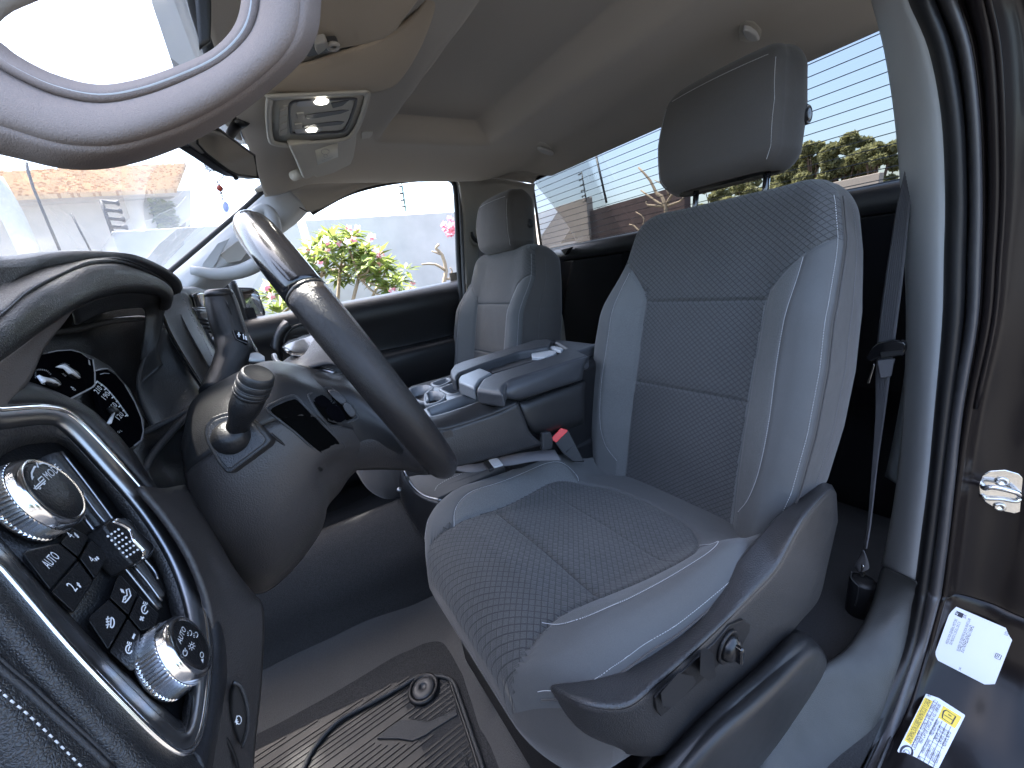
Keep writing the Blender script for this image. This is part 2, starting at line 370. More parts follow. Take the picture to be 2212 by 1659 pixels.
from mathutils.bvhtree import BVHTree
def surfhit(names, px, py):
    """where the sight line through a picture point meets the named parts"""
    d = Vector(_n(Q(px, py, d=1.0))); best = None
    for nm in names:
        for o in [q for q in bpy.data.objects if q.name.split('.')[0] == nm and q.type == 'MESH']:
            if o.name not in BVC: 
                bpy.context.view_layer.update(); BVC[o.name] = BVHTree.FromPolygons([o.matrix_world @ v.co for v in o.data.vertices], [tuple(p.vertices) for p in o.data.polygons])
            h = BVC[o.name].ray_cast(Vector((0,0,0)), d)
            if h[0] is not None and (best is None or h[3] < best[1]): best = (np.array(h[0]), h[3])
    return best[0] if best else None
BVC = {}
def fitplane(names, pts, lift=.0012):
    P = [surfhit(names, *p) for p in pts]; P = np.array([p for p in P if p is not None]); c = P.mean(0); u, s, vt = np.linalg.svd(P-c); n_ = vt[2]; n_ = n_ if n_.dot(-c) > 0 else -n_
    return (c+n_*(((P-c)@n_).max()+lift), n_)

def drape(name, outline, m, names, lift, parent, rings=7, **kw):
    """a thin panel laid over the curved surface of the named parts, outline in picture points"""
    L_ = crm(np.array(outline, float), 3, True); c = L_.mean(0); V = []; k = len(L_)
    pl0 = fitplane(names, [tuple(p) for p in L_[::3]], 0)
    for j in range(rings+1):
        t = 1-j/rings*.999
        for p in L_:
            q = c+(p-c)*t; h = surfhit(names, *q); h = h if h is not None else Q(*q, pl=pl0); V.append(h-_n(h)*(.0033+(lift if j > 0 else -.003)))
    F = gridfaces(rings+1, k, True); return add(name, V, F, m, parent, **kw)
# ================================================================== OUTSIDE
GZ = -1.5
V = [(-400,-400,GZ),(400,-400,GZ),(400,400,GZ),(-400,400,GZ)]
mat('concrete', (.085,.08,.073), .85, var=.12, vs=1.5, bump=.4, bs=60)
mat('wall_white', (.50,.485,.47), .9, var=.22, vs=3.5, bump=.5, bs=40, det=8)
mat('wall_beige', (.52,.43,.36), .9, var=.07, vs=2, bump=.5, bs=30)
mat('wall_brown', (.085,.055,.05), .9, var=.45, vs=6, bump=.5, bs=30)
mat('roof_tile', (.62,.47,.30), .9, var=.25, vs=5)
mat('post_green', (.05,.12,.11), .5); mat('post_pale', (.5,.52,.48), .6); mat('wire', (.03,.03,.035), .5)
mat('bark', (.33,.25,.17), .9, var=.3, vs=20, bump=.5, bs=60); mat('bark_dark', (.16,.10,.07), .9, var=.3, vs=20)
def leafmat(name, col, var=.4, trans=.35):
    m, N, L, B = nodes(name); B.inputs['Roughness'].default_value = .5
    g = N.new('ShaderNodeNewGeometry'); r = N.new('ShaderNodeMapRange'); r.inputs[3].default_value = 1-var; r.inputs[4].default_value = 1+var
    L.new(g.outputs['Random Per Island'], r.inputs[0]); mx = N.new('ShaderNodeVectorMath'); mx.operation = 'SCALE'; mx.inputs[0].default_value = col
    L.new(r.outputs[0], mx.inputs['Scale']); L.new(mx.outputs[0], B.inputs['Base Color'])
    t = N.new('ShaderNodeBsdfTranslucent'); L.new(mx.outputs[0], t.inputs[0]); ms = N.new('ShaderNodeMixShader'); ms.inputs[0].default_value = trans
    L.new(B.outputs[0], ms.inputs[1]); L.new(t.outputs[0], ms.inputs[2]); L.new(ms.outputs[0], N['Material Output'].inputs[0])
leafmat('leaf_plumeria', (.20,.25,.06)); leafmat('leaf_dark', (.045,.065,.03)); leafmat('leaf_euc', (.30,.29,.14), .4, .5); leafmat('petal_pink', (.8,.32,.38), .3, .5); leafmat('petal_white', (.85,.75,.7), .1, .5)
setp(add('ground', V, [(0,1,2,3)], 'concrete', None, False), kind='structure')
# side wall seen through the passenger window, along the plane x = 5
def walls(name, a, b, zt, th, m, label, cat='wall'):
    a = np.array([a[0], a[1], GZ]); b = np.array([b[0], b[1], GZ]); d = _n(b-a); s = np.array([-d[1], d[0], 0])
    c = (a+b)/2+s*th/2; c[2] = (GZ+zt)/2
    return box(name, c, (np.linalg.norm(b-a), th, zt-GZ), m, None, ax=[d, s, [0,0,1]], bevel=.01, label=label, cat=cat)
mat('wall_glare', (.82,.81,.79), .9, var=.04, vs=3)  # paler copy of the wall colour, makes the shaded face look blown out
walls('garden_wall', (5.25,4.2), (5.25,.9), .62, .2, 'wall_glare', 'white garden wall, its colour raised to stand for glare, below the tiled house, seen through the windscreen')
walls('boundary_wall', (5.2,.9), (5.2,-3.8), .86, .2, 'wall_white', 'white plastered boundary wall behind the flowering tree, seen through the passenger window')
th = thing('fence_post', 'dark green electric fence post standing on the white wall outside the passenger window', 'fence post', (5.3,-1.2,.86))
p0 = Q(877,457,x=5.3); p1 = Q(866,385,x=5.3)
tube('post', [p0, p1], .012, 'post_green', th, sm=0)
for i in range(5):
    q = p0+(p1-p0)*(.15+.2*i); tube('insulator', [q, q+np.array([0,.05,0])], .012, 'wire', th, sm=0, n=6)
# pale pole between the camera and the wall
pa, pb = Q(648,470,x=4.4), Q(682,585,x=4.4); pb = pb+(pb-pa)*1.5
tube('leaning_pole', [pa+(pa-pb)*.01, pb], .035, 'post_pale', None, sm=0, n=10, label='pale leaning pole standing left of the flowering tree outside the passenger window', cat='pole', loc=pb)
# plumeria
def leaf_cluster(mbL, c, R, nl, ln, wd, mi=0, down=.15):
    for i in range(nl):
        az = random.random()*2*math.pi; el = random.uniform(-.5, .9)
        d = np.array([math.cos(az)*math.cos(el), math.sin(az)*math.cos(el), math.sin(el)]); s = _n(np.cross(d, [0,0,1])+.01); l = ln*random.uniform(.65, 1.15)
        k = np.array([0,0,-down*l]); a = c+d*l*.12
        mbL.put([a, c+d*l*.5+s*wd, c+d*l*.5-s*wd+k*.2, c+d*l+k, ], [(0,1,3,2)], mi)
def branch(mb, tips, p, d, r, n, ln, spread, up=.35):
    q = p+d*ln; mid = p+d*ln*.5+np.array([random.uniform(-1,1), random.uniform(-1,1), random.uniform(-1,1)])*ln*.06
    V, F = tubeVF([p, mid, q], [r, r*.88, r*.75], 6, sm=2); mb.put(V, F)
    if n == 0: tips.append(q); return
    for i in range(random.choice((2,3))):
        nd = _n(d+np.array([random.uniform(-1,1), random.uniform(-1,1), random.uniform(-.4,1)*up*2])*spread); branch(mb, tips, q, nd, r*.72, n-1, ln*random.uniform(.7,.95), spread, up)
random.seed(11)
base = np.array([4.3, -.62, GZ]); tr = thing('plumeria_tree', 'flowering tree with long bright green leaves and pink blossoms in front of the white wall', 'tree', base)
mb = MB(); tips = []
tgt = [(660,545),(690,520),(720,505),(760,500),(700,570),(740,545),(790,530),(830,560),(860,590),(880,625),(840,610),(800,580),(650,600),(630,640),(620,560),(870,640),(770,560),(730,590),(905,650),(665,575),(810,545),(585,625),(603,665),(850,628),(750,520),(705,535),(680,555),(780,548),(815,588),(760,585)]
fork = np.array([4.3,-.5,-.75]); V, F = tubeVF([base, (base+fork)/2+[0,.05,0], fork], [.05,.042,.036], 8, sm=3); mb.put(V, F)
limbs = [Q(*p, x=4.3+dx) for p, dx in (((690,600),-.1),((735,580),.15),((775,600),-.15),((815,620),.1),((650,640),.05),((850,650),0))]
for k in limbs: V, F = tubeVF([fork, fork*.45+k*.55+[0,.02,-.04], k], [.026,.02,.015], 6, sm=3); mb.put(V, F)
for (px, py) in tgt:
    t = Q(px, py+14, x=4.3+random.uniform(-.45,.35)); k = min(limbs, key=lambda q: np.linalg.norm(q-t))
    V, F = tubeVF([k, k*.5+t*.5+rng.normal(0,.03,3), t], [.013,.011,.008], 6, sm=3); mb.put(V, F); tips.append(t)
mb.obj('trunk', 'bark', tr); lf = MB(); fl = MB()
for t in tips:
    leaf_cluster(lf, t, 0, 34, .185, .024); leaf_cluster(lf, t+rng.normal(0,.07,3), 0, 14, .2, .025)
    if random.random() < .5:
        for _ in range(random.randint(1,4)):
            c = t+np.array([-.1, 0, .06])+rng.normal(0,.045,3)
            for k in range(5):
                a = 2*math.pi*k/5; d = _n([-.6, math.cos(a), math.sin(a)]); s = _n(np.cross(d, [1,0,0])); fl.put([c, c+d*.02+s*.014, c+d*.042, c+d*.02-s*.014], [(0,1,2,3)], 0 if random.random() < .5 else 1)
lf.obj('foliage', 'leaf_plumeria', tr, smooth=False); fl.obj('blossoms', ['petal_pink', 'petal_white'], tr, smooth=False)
# bare little tree beside the rear edge of the passenger window
br = thing('bare_tree', 'small bare branching tree with one red blossom at the rear edge of the passenger window', 'tree', (4.4,-2.3,GZ)); mb = MB()
g = lambda x, y: Q(*Zp(2, x, y), x=4.4)
for P, r in (([(1350,1800),(1350,1560),(1362,1500),(1340,1410),(1305,1375),(1322,1352)], .02), ([(1362,1500),(1300,1462),(1228,1462)], .013), ([(1340,1410),(1283,1390)], .01), ([(1355,1540),(1395,1545)], .012), ([(1380,1545),(1395,1500),(1383,1480)], .01)):
    V, F = tubeVF([g(*p) for p in P], np.linspace(r*1.3, r*.7, len(P)), 6, sm=2); mb.put(V, F)
V, F = tubeVF([g(1350,1800), np.array([4.4, g(1350,1800)[1], GZ])], .03, 6); mb.put(V, F); mb.obj('trunk', 'bark', br)
mb = MB(); 
for _ in range(30):
    c = g(1383,1258)+rng.normal(0,.045,3)
    for k in range(5):
        a = 2*math.pi*k/5; d = _n([-.6, math.cos(a), math.sin(a)]); s = _n(np.cross(d, [1,0,0])); mb.put([c, c+d*.02+s*.014, c+d*.045, c+d*.02-s*.014], [(0,1,2,3)])
mb.obj('blossoms', 'petal_pink', br, smooth=False)
# house and wall beyond the windscreen
HP = (np.array([7.2, 3.5, 0]), _n([-.86, -.5, 0]))
def H(x, y, k=1, dd=0): p0_, n_ = HP; return Q(*Zp(k, x, y), pl=(p0_+n_*dd, n_))
hs = thing('tiled_house', 'white house with a clay tiled roof and a leafy window opening, seen through the windscreen', 'house', (7.2,3.5,GZ))
slab('wall', [H(-900,1250), H(1130,1125), H(1130,3000), H(-900,3000)], HP[1], .3, 'wall_white', hs, bevel=0, smooth=False)
mb = MB(); A_, B_, C_, D_ = H(-900,1060,dd=-.5), H(1105,972,dd=-.5), H(1045,1130,dd=.35), H(-900,1215,dd=.35)
rw = 46
for i in range(rw):
    t0, t1 = i/rw, (i+1)/rw; a, b = A_*(1-t0)+D_*t0, B_*(1-t0)+C_*t0; c, d = A_*(1-t1)+D_*t1, B_*(1-t1)+C_*t1
    nn = 90; n_ = _n(np.cross(b-a, c-a)); n_ = n_ if n_[2] > 0 else -n_
    for j in range(nn):
        s0, s1 = j/nn, (j+1)/nn-.001; h = .03*random.uniform(.4,1.2); o_ = n_*h
        mb.put([a*(1-s0)+b*s0+n_*h*.3, a*(1-s1)+b*s1+n_*h*.3, c*(1-s1)+d*s1+o_, c*(1-s0)+d*s0+o_, c*(1-s0)+d*s0-n_*.03, c*(1-s1)+d*s1-n_*.03], [(0,1,2,3),(3,2,5,4)], 0 if random.random() < .8 else 1)
mat('tile_dark', (.42,.26,.14), .9, var=.3, vs=9)
mb.obj('roof', ['roof_tile', 'tile_dark'], hs, smooth=False)
slab('fascia', [H(-900,1225,dd=.2), H(1050,1135,dd=.2), H(1050,1160,dd=.2), H(-900,1255,dd=.2)], HP[1], .3, 'wall_white', hs, bevel=0, smooth=False)
wq = [H(885,1212,dd=.02), H(985,1200,dd=.02), H(1048,1372,dd=.02), H(955,1382,dd=.02)]
o = slab('window', wq, HP[1], .02, 'wire', hs, bevel=0, smooth=False)
mb = MB()
for _ in range(420):
    a, b = random.random(), random.random(); p = (wq[0]*(1-a)+wq[1]*a)*(1-b)+(wq[3]*(1-a)+wq[2]*a)*b+HP[1]*.08; leaf_cluster(mb, p, 0, 1, .13, .04)
mb.obj('creeper', 'leaf_plumeria', hs, smooth=False)
# things on the wall ahead
def electric_post(k, top, bot, n, pl, label, r=.018, side=1):
    a, b = Q(*Zp(k, *top), pl=pl), Q(*Zp(k, *bot), pl=pl); t = thing('fence_post', label, 'fence post', b, group='electric fence posts')
    tube('post', [a, b], r, 'wire', t, sm=0, n=8); sd = _n(np.cross(b-a, pl[1]))*side
    for i in range(n):
        q = a+(b-a)*(.03+.93*i/(n-1)); tube('insulator', [q, q+sd*r*6.5, q+sd*r*8], [r*1.2, r*1.1, r*1.9], 'wire', t, sm=0, n=7)
    return t
PW = (np.array([6, 3, 0]), HP[1])
electric_post(1, (597,1187), (675,1400), 5, PW, 'dark electric fence post with five insulators left of the leafy window, seen through the windscreen', .02, -1)
tube('thin_rod', [Q(*Zp(1,420,1262),pl=PW), Q(*Zp(1,552,1514),pl=PW)], .01, 'wire', None, sm=0, label='short thin dark rod leaning in front of the white house', cat='rod', loc=Q(*Zp(1,552,1514),pl=PW))
tube('aerial_rod', [Q(*Zp(1,155,960),pl=PW), Q(*Zp(1,200,1120),pl=PW), Q(*Zp(1,368,1514),pl=PW)], .013, 'wire', None, sm=2, label='long thin dark pole crossing in front of the clay tiled roof', cat='pole', loc=Q(*Zp(1,368,1514),pl=PW))
tube('lamp_pole', [Q(*Zp(1,-60,1050),pl=PW), Q(*Zp(1,60,1250),pl=PW), Q(*Zp(1,190,1530),pl=PW)], .09, 'post_pale', None, sm=2, label='thick pale grey pole at the left edge of the windscreen view', cat='pole', loc=Q(*Zp(1,190,1530),pl=PW))
# behind the rear glass
RY = -9.0
mbk = [Q(*Zp(3,20,885),y=RY), Q(*Zp(3,290,866),y=RY)]
walls('beige_wall', (mbk[1][0], RY), (mbk[0][0]+1.5, RY), float(mbk[1][2]), -.25, 'wall_beige', 'beige rendered wall seen through the left part of the rear window')
b1, b2 = Q(*Zp(3,290,895),y=RY-.1), Q(*Zp(3,722,852),y=RY-.1)
walls('brown_wall', (b2[0], RY-.1), (b1[0], RY-.1), float((b1[2]+b2[2])/2), -.25, 'wall_brown', 'dark brown weathered wall beside the beige wall behind the truck')
b1, b2 = Q(*Zp(3,722,905),y=RY-2), Q(*Zp(3,1575,800),y=RY-2)
walls('low_wall', (b2[0], RY-2), (b1[0], RY-2), float((b1[2]+b2[2])/2)-.02, -.25, 'wall_beige', 'low pale wall in front of the eucalyptus trees behind the truck')
PB = (np.array([0, RY+.3, 0]), np.array([0, 1., 0]))
electric_post(3, (270,755), (292,885), 6, PB, 'dark electric fence post with insulators on the corner of the beige wall behind the truck', .016)
tube('lamp_post', [Q(*Zp(3,333,680),y=RY-3), Q(*Zp(3,380,890),y=RY-3)], .04, 'wire', None, sm=0, label='thin grey street lamp post rising behind the brown wall', cat='lamp post', loc=Q(*Zp(3,380,890),y=RY-3))
# leafless tree in the rear view
lt = thing('leafless_tree', 'leafless tree with pale forked branches behind the driver seat, seen through the rear window', 'tree', (4.6,RY+1.5,GZ)); mb = MB()
g = lambda x, y: Q(*Zp(3, x, y), y=RY+1.5)
for P, r in (([(640,1200),(640,905),(600,850),(570,790),(520,735)], .05), ([(640,905),(600,885),(530,835)], .035), ([(640,905),(670,850),(735,828),(745,820)], .035), ([(640,905),(560,900),(555,880)],.03), ([(640,905),(700,885),(722,860)], .03), ([(560,1150),(520,1010),(480,985)], .03), ([(530,1030),(545,960),(508,930)], .02), ([(650,860),(640,820),(590,790)],.02), ([(520,1010),(555,1000),(560,975)],.015)):
    V, F = tubeVF([g(*p) for p in P], np.linspace(r, r*.4, len(P)), 6, sm=2); mb.put(V, F)
mb.obj('trunk', 'bark', lt)
# eucalyptus trees
def big_tree(px, pytop, py0, y, wpx, label, seed):
    random.seed(seed); r_ = np.random.default_rng(seed)
    top = Q(px, pytop, y=y); bw = (Q(px+wpx/2, pytop, y=y)-Q(px-wpx/2, pytop, y=y)); W = abs(bw[0])
    base = np.array([top[0], y, GZ]); t = thing('eucalyptus_tree', label, 'tree', base, group='trees behind the truck'); H_ = top[2]-GZ
    mb = MB(); tips = []; cs = []
    for i in range(34):
        zz = GZ+H_*random.uniform(.3, .95); lim = math.sqrt(max(.05, 1-((zz-GZ)/H_-.6)**2/.17)); c = np.array([top[0]+random.uniform(-.5,.5)*W*lim, y+random.uniform(-.4,.4)*W*lim, zz]); cs.append((c, random.uniform(.13,.24)*W))
        k = np.array([top[0]+(c[0]-top[0])*.3, y+(c[1]-y)*.3, GZ+(zz-GZ)*.6]); V, F = tubeVF([base+[0,0,H_*.15], k, c], [.09*H_/5,.05*H_/5,.015], 5, sm=2); mb.put(V, F)
    V, F = tubeVF([base, base+[0,0,H_*.3]], [.2,.14], 8); mb.put(V, F); mb.obj('trunk', 'bark_dark', t)
    mb = MB()
    for c, R in cs:
        n = 430
        D = r_.normal(0, 1, (n,3)); D /= np.linalg.norm(D, axis=1)[:,None]; P = c+D*(R*r_.uniform(.35,1.05,n)**.6)[:,None]*np.array([1,1,.75])
        for p in P:
            d = _n(r_.normal(0,1,3)+[0,0,-.5]); s = _n(np.cross(d, r_.normal(0,1,3))); l = .085*random.uniform(.7,1.5); mb.put([p-d*l+s*0, p+s*l*.55, p+d*l, p-s*l*.55], [(0,1,2,3)])
    mb.obj('crown', 'leaf_euc', t, smooth=False)
big_tree(1836,276,470,-20,95,'tallest eucalyptus tree in the right part of the rear window',3)
big_tree(1905,290,470,-19,90,'eucalyptus tree partly hidden by the pillar trim at the right of the rear window',4)
big_tree(1768,300,470,-21,90,'eucalyptus tree just right of the driver headrest',5)
big_tree(1712,335,480,-22,80,'lower eucalyptus tree between the headrest posts and the tallest tree',6)
big_tree(1620,372,480,-26,90,'small distant eucalyptus tree between the two headrest posts',7)
big_tree(1545,388,480,-27,80,'small distant eucalyptus tree left of the left headrest post',8)
big_tree(1660,362,480,-30,90,'distant eucalyptus tree behind the right headrest post',9)
# trees mirrored in the paint, on the open side of the truck
for i, (x_, y_, h_) in enumerate(((-6,-9,3.4),(-9,-5,3.8),(-8.5,-12,4),(-11,0.5,3.6))):
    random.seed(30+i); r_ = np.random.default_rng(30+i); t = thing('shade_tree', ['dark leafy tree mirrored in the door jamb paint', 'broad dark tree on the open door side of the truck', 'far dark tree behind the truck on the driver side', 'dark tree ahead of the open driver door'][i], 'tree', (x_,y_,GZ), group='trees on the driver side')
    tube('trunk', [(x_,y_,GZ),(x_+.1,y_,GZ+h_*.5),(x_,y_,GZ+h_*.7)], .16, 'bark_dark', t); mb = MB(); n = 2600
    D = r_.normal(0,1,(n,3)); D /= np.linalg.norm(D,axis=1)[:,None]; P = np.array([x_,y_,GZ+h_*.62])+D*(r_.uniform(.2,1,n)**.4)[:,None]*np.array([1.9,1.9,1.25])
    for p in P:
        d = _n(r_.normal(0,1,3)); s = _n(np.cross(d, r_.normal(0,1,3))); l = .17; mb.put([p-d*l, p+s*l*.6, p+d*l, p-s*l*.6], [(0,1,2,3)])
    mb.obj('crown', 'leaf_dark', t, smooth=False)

# a tall tree beside the truck; its crown hangs over the cab and breaks the sun into dapples
random.seed(5); r_ = np.random.default_rng(5); t = thing('overhanging_tree', 'tall tree hidden behind the passenger pillar, its crown hanging over the cab roof', 'tree', (4.0,-2.5,GZ)); mb = MB(); lf = MB()
for c, R in (((2.35,.75,4.6),1.15),((1.3,.1,5.0),1.1),((2.9,-.7,4.6),1.0),((.2,.6,5.2),1.1),((1.9,1.7,4.9),.9),((3.3,.6,4.4),.8)):
    c = np.array(c); V, F = tubeVF([(4.0,-2.5,1.6), (np.array([4.0,-2.5,2.6])+c)/2, c], [.10,.06,.02], 6, sm=3); mb.put(V, F); n = 1500
    D = r_.normal(0,1,(n,3)); D /= np.linalg.norm(D,axis=1)[:,None]; P = c+D*(R*r_.uniform(.1,1,n)**.45)[:,None]*np.array([1,1,.55])
    for p in P:
        d = _n(r_.normal(0,1,3)); s = _n(np.cross(d, r_.normal(0,1,3))); l = .075*random.uniform(.7,1.4); lf.put([p-d*l, p+s*l*.6, p+d*l, p-s*l*.6], [(0,1,2,3)])
V, F = tubeVF([(4.0,-2.5,GZ),(4.0,-2.5,1.8)], [.16,.11], 10); mb.put(V, F); mb.obj('trunk', 'bark_dark', t); lf.obj('crown', 'leaf_dark', t, smooth=False)
# ================================================================== CAB SHELL
cab = thing('truck_cab', 'cab of a dark pickup truck seen through its open driver door', 'truck cab', (0,0,GZ))
# --- headliner as a height field
def zline(x, y):
    z = .405+0*x
    z = z-.045*smooth01((x-1.22)/.24)**1.3*(1-smooth01((-.85-y)/.3))
    rx = smooth01((1.215-x)/.035); ry = smooth01((-.405-y)/.045)*smooth01((y+.80)/.075); z = z+.060*rx*ry
    yf = -.05-.06*(x-.7)/.65
    z = z-.035*smooth01((y-(yf-.16))/.16)
    z = z-.028*smooth01((-1.03-y)/.22)
    # moulded swelling round the roof console
    z = z-.02*np.exp(-(((x-.98)/.2)**2+((y+.2)/.12)**2)**2)
    return z
xs = np.linspace(.14, 1.46, 150); 
G = []
for t in np.linspace(0, 1, 150):
    row = []
    for x in xs:
        yf = -.05-.06*(x-.7)/.65; yr = -1.255; y = yf*(1-t)+yr*t; row.append((x, y, float(zline(np.array(x), np.array(y)))))
    G.append(row)
G = np.array(G); add('headliner', G.reshape(-1,3), gridfaces(150,150), 'headliner', cab, thick=.012, toff=1)
# --- rail over the passenger door, from the headliner down to the window edge
top = [(1.46, y_, float(zline(np.array(1.46), np.array(y_)))) for y_ in (-.10,-.25,-.42,-.6,-.8,-1.0,-1.255)]
edge = [Q(590,403,x=1.5), Q(664,459,x=1.53), Q(778,409,x=1.53), Q(868,392,x=1.535), Q(985,384,x=1.54), Q(1075,385,x=1.56), Q(1152,397,x=1.585)]
mid = [np.array(a)*.5+b*.5+np.array([.018,0,.012]) for a, b in zip(top, edge)]
patch('roof_rail', [top, mid, edge], 'headliner', cab, 6, 8, thick=.01, toff=1)
# --- passenger A-pillar
ws = [(600,392,1.5),(560,428,1.495),(520,463,1.49),(450,524,1.485),(400,567,1.48),(357,603,1.475),(300,652,1.47)]
m1 = [(625,410,1.49),(588,445,1.475),(548,482,1.465),(485,530,1.46),(440,565,1.455),(400,600,1.45),(345,650,1.44)]
m2 = [(650,435,1.5),(625,472,1.48),(585,505,1.47),(530,545,1.46),(490,575,1.455),(450,600,1.45),(390,650,1.44)]
we = [(664,459,1.53),(641,482,1.535),(607,508,1.54),(570,545,1.545),(545,575,1.55),(506,604,1.555),(450,650,1.56)]
patch('pillar_trim', [[Q(p[0],p[1],x=p[2]) for p in r] for r in (ws, m1, m2, we)], 'trim_light', cab, 6, 6, thick=.01)
gh = thing('grab_handle', 'pale grab handle moulded on the far windscreen pillar, above the steering wheel', 'grab handle', Q(510,560,x=1.45))
tube('loop', PT(1, [(1470,1290),(1560,1240),(1612,1290),(1618,1400),(1560,1530),(1450,1600),(1300,1625),(1130,1600)], x=1.435), [.012,.017,.02,.021,.021,.02,.018,.012], 'trim_light', gh, n=14)
slab('recess', PT(1, [(1300,1510),(1400,1430),(1475,1395),(1500,1450),(1430,1545),(1350,1560)], x=1.449), (-1,0,0), .006, 'trim_beige', gh, bevel=.002)
slab('screw_cover', PT(1, [(1200,1560),(1290,1440),(1360,1410),(1310,1500),(1285,1555),(1240,1620),(1190,1600)], x=1.4435), (-1,0,0), .004, 'trim_light', gh, bevel=.0012)
slab('screw_cover', PT(1, [(1490,1320),(1530,1268),(1585,1262),(1590,1290),(1540,1330)], x=1.452), (-1,0,0), .006, 'trim_light', gh, bevel=.0012)
V, F = tubeVF(PT(2, [(405,1035),(480,1105),(592,1170)], x=1.5), .0018, 6, sm=3); add('seam', V, F, 'plastic_black', cab)
tube('windscreen_seal', [Q(*p, x=1.51) for p in [(540,330),(563,372),(574,392),(556,425),(450,518),(357,597),(290,655)]], .009, 'rubber', cab)
# --- passenger B-pillar and seal
rows = [[(982,382,1.54),(1024,379,1.56),(1089,384,1.575),(1141,396,1.585),(1153,396,1.587)],
        [(990,400,1.55),(1035,400,1.6),(1095,402,1.61),(1141,412,1.6),(1153,412,1.592)],
        [(995,450,1.56),(1035,450,1.605),(1090,450,1.62),(1135,450,1.61),(1153,450,1.597)],
        [(1000,560,1.6),(1040,560,1.635),(1100,560,1.64),(1150,560,1.62),(1168,560,1.6)],
        [(1011,671,1.62),(1050,671,1.65),(1110,671,1.65),(1180,671,1.62),(1210,671,1.61)],
        [(1018,780,1.63),(1060,780,1.66),(1120,780,1.65),(1200,780,1.62),(1230,780,1.61)]]
patch('b_pillar_trim', [[Q(p[0],p[1],x=p[2]) for p in r] for r in rows], 'trim_beige', cab, 6, 6, thick=.01)
tube('window_seal', [Q(*p, x=1.57) for p in [(672,459),(690,448),(740,421),(790,404),(850,392),(920,385),(962,385),(979,394),(984,415),(987,470),(990,560),(996,640),(1003,700),(1004,760)]], .011, 'rubber', cab)
tube('window_seal', [Q(*p, x=1.56) for p in [(975,380),(988,392),(993,420),(996,480),(1000,580),(1006,690),(1010,760)]], .009, 'seal_grey', cab)
slab('airbag_tag', PT(12, [(350,200),(422,198),(425,262),(352,268)], x=1.598), (-1,0,0), .003, 'trim_light', cab, bevel=.001)
bg_ = thing('belt_guide', 'moulded belt guide with a dark slot in the passenger pillar', 'belt guide', Q(*Zp(12,370,620),x=1.6))
tube('slot', PT(12, [(322,598),(335,640),(370,672),(450,688)], x=1.595), [.009,.01,.01,.009], 'rubber', bg_, n=10)
patch('bezel', [PT(12, [(305,600),(320,680),(380,720),(460,720)], x=1.60), PT(12, [(312,600),(328,660),(375,700),(460,705)], x=1.585), PT(12, [(318,600),(335,650),(375,688),(460,694)], x=1.6)], 'trim_beige', bg_, 3, 5, thick=.003)
patch('bezel', [PT(12, [(335,575),(360,640),(400,668),(470,672)], x=1.6), PT(12, [(370,562),(400,590),(430,600),(480,600)], x=1.59), PT(12, [(380,558),(420,560),(450,562),(490,564)], x=1.6)], 'trim_beige', bg_, 3, 5, thick=.003)
b_ = thing('passenger_belt', 'grey shoulder belt hanging against the passenger pillar', 'seat belt', Q(*Zp(12,420,760),x=1.58))
patch('webbing', [PT(12, [(385,700),(390,800),(385,940),(370,1060)], x=1.575), PT(12, [(468,700),(466,800),(455,940),(440,1060)], x=1.565)], 'webbing', b_, 2, 6, thick=.0015)
# --- rear glass, back panel
gTL, gTR = Q(1150,391,y=-1.25), Q(1990,12,y=-1.25); gBL, gBR = Q(1172,547,y=-1.37), Q(1990,385,y=-1.37)
rw_ = thing('rear_window', 'rear window with fine horizontal heating lines', 'window', (gBL+gBR)/2)
patch('pane', [[gTL, gTL*.5+gTR*.5, gTR], [gTL*.5+gBL*.5, (gTL+gTR+gBL+gBR)/4, gTR*.5+gBR*.5], [gBL, gBL*.5+gBR*.5, gBR]], 'glass_tint', rw_, 4, 8)
mb = MB()
for i in range(13):
    t = (i+.65)/13.3; a, b = gTL*(1-t)+gBL*t, gTR*(1-t)+gBR*t; n_ = _n(np.cross(gTR-gTL, gBL-gTL)); 
    if n_[1] < 0: n_ = -n_
    V, F = tubeVF([a+n_*.003, b+n_*.003], .0011, 5); mb.put(V, F)
mb.obj('heating_lines', 'wire', rw_)
tube('rubber_edge', [gTL, gTL*.5+gTR*.5, gTR], .006, 'rubber', rw_, sm=2); tube('rubber_edge', [gBL, gBL*.5+gBR*.5, gBR], .009, 'rubber', rw_, sm=2); tube('rubber_edge', [gTL+[.003,0,0], gBL+[.003,0,0]], .007, 'rubber', rw_, sm=0)
pw = thing('back_panel', 'black moulded back wall of the cab under the rear window', 'panel', (0.9,-1.38,-.4))
yb = -1.375
patch('upper_ledge', [[(1.68,-1.37,.062),(.9,-1.37,.062),(.02,-1.37,.06)], [(1.68,-1.335,.055),(.9,-1.335,.055),(.02,-1.335,.053)], [(1.68,-1.325,.02),(.9,-1.325,.02),(.02,-1.325,.018)], [(1.68,-1.34,-.0),(.9,-1.34,-.0),(.02,-1.34,-.002)]], 'plastic_dark', pw, 4, 4, thick=.006)
box('panel', (.85,-1.37,-.47), (1.72,.03,.94), 'piano_black', pw, bevel=.01)
for x_ in (.62, 1.1): box('rib', (x_,-1.348,-.2), (.02,.02,.4), 'plastic_black', pw, bevel=.006)
tri = PT(12, [(1065,745),(1155,722),(1100,790)], y=-1.30); slab('bracket', tri, (0,1,0), .02, 'plastic_black', pw, bevel=.002)
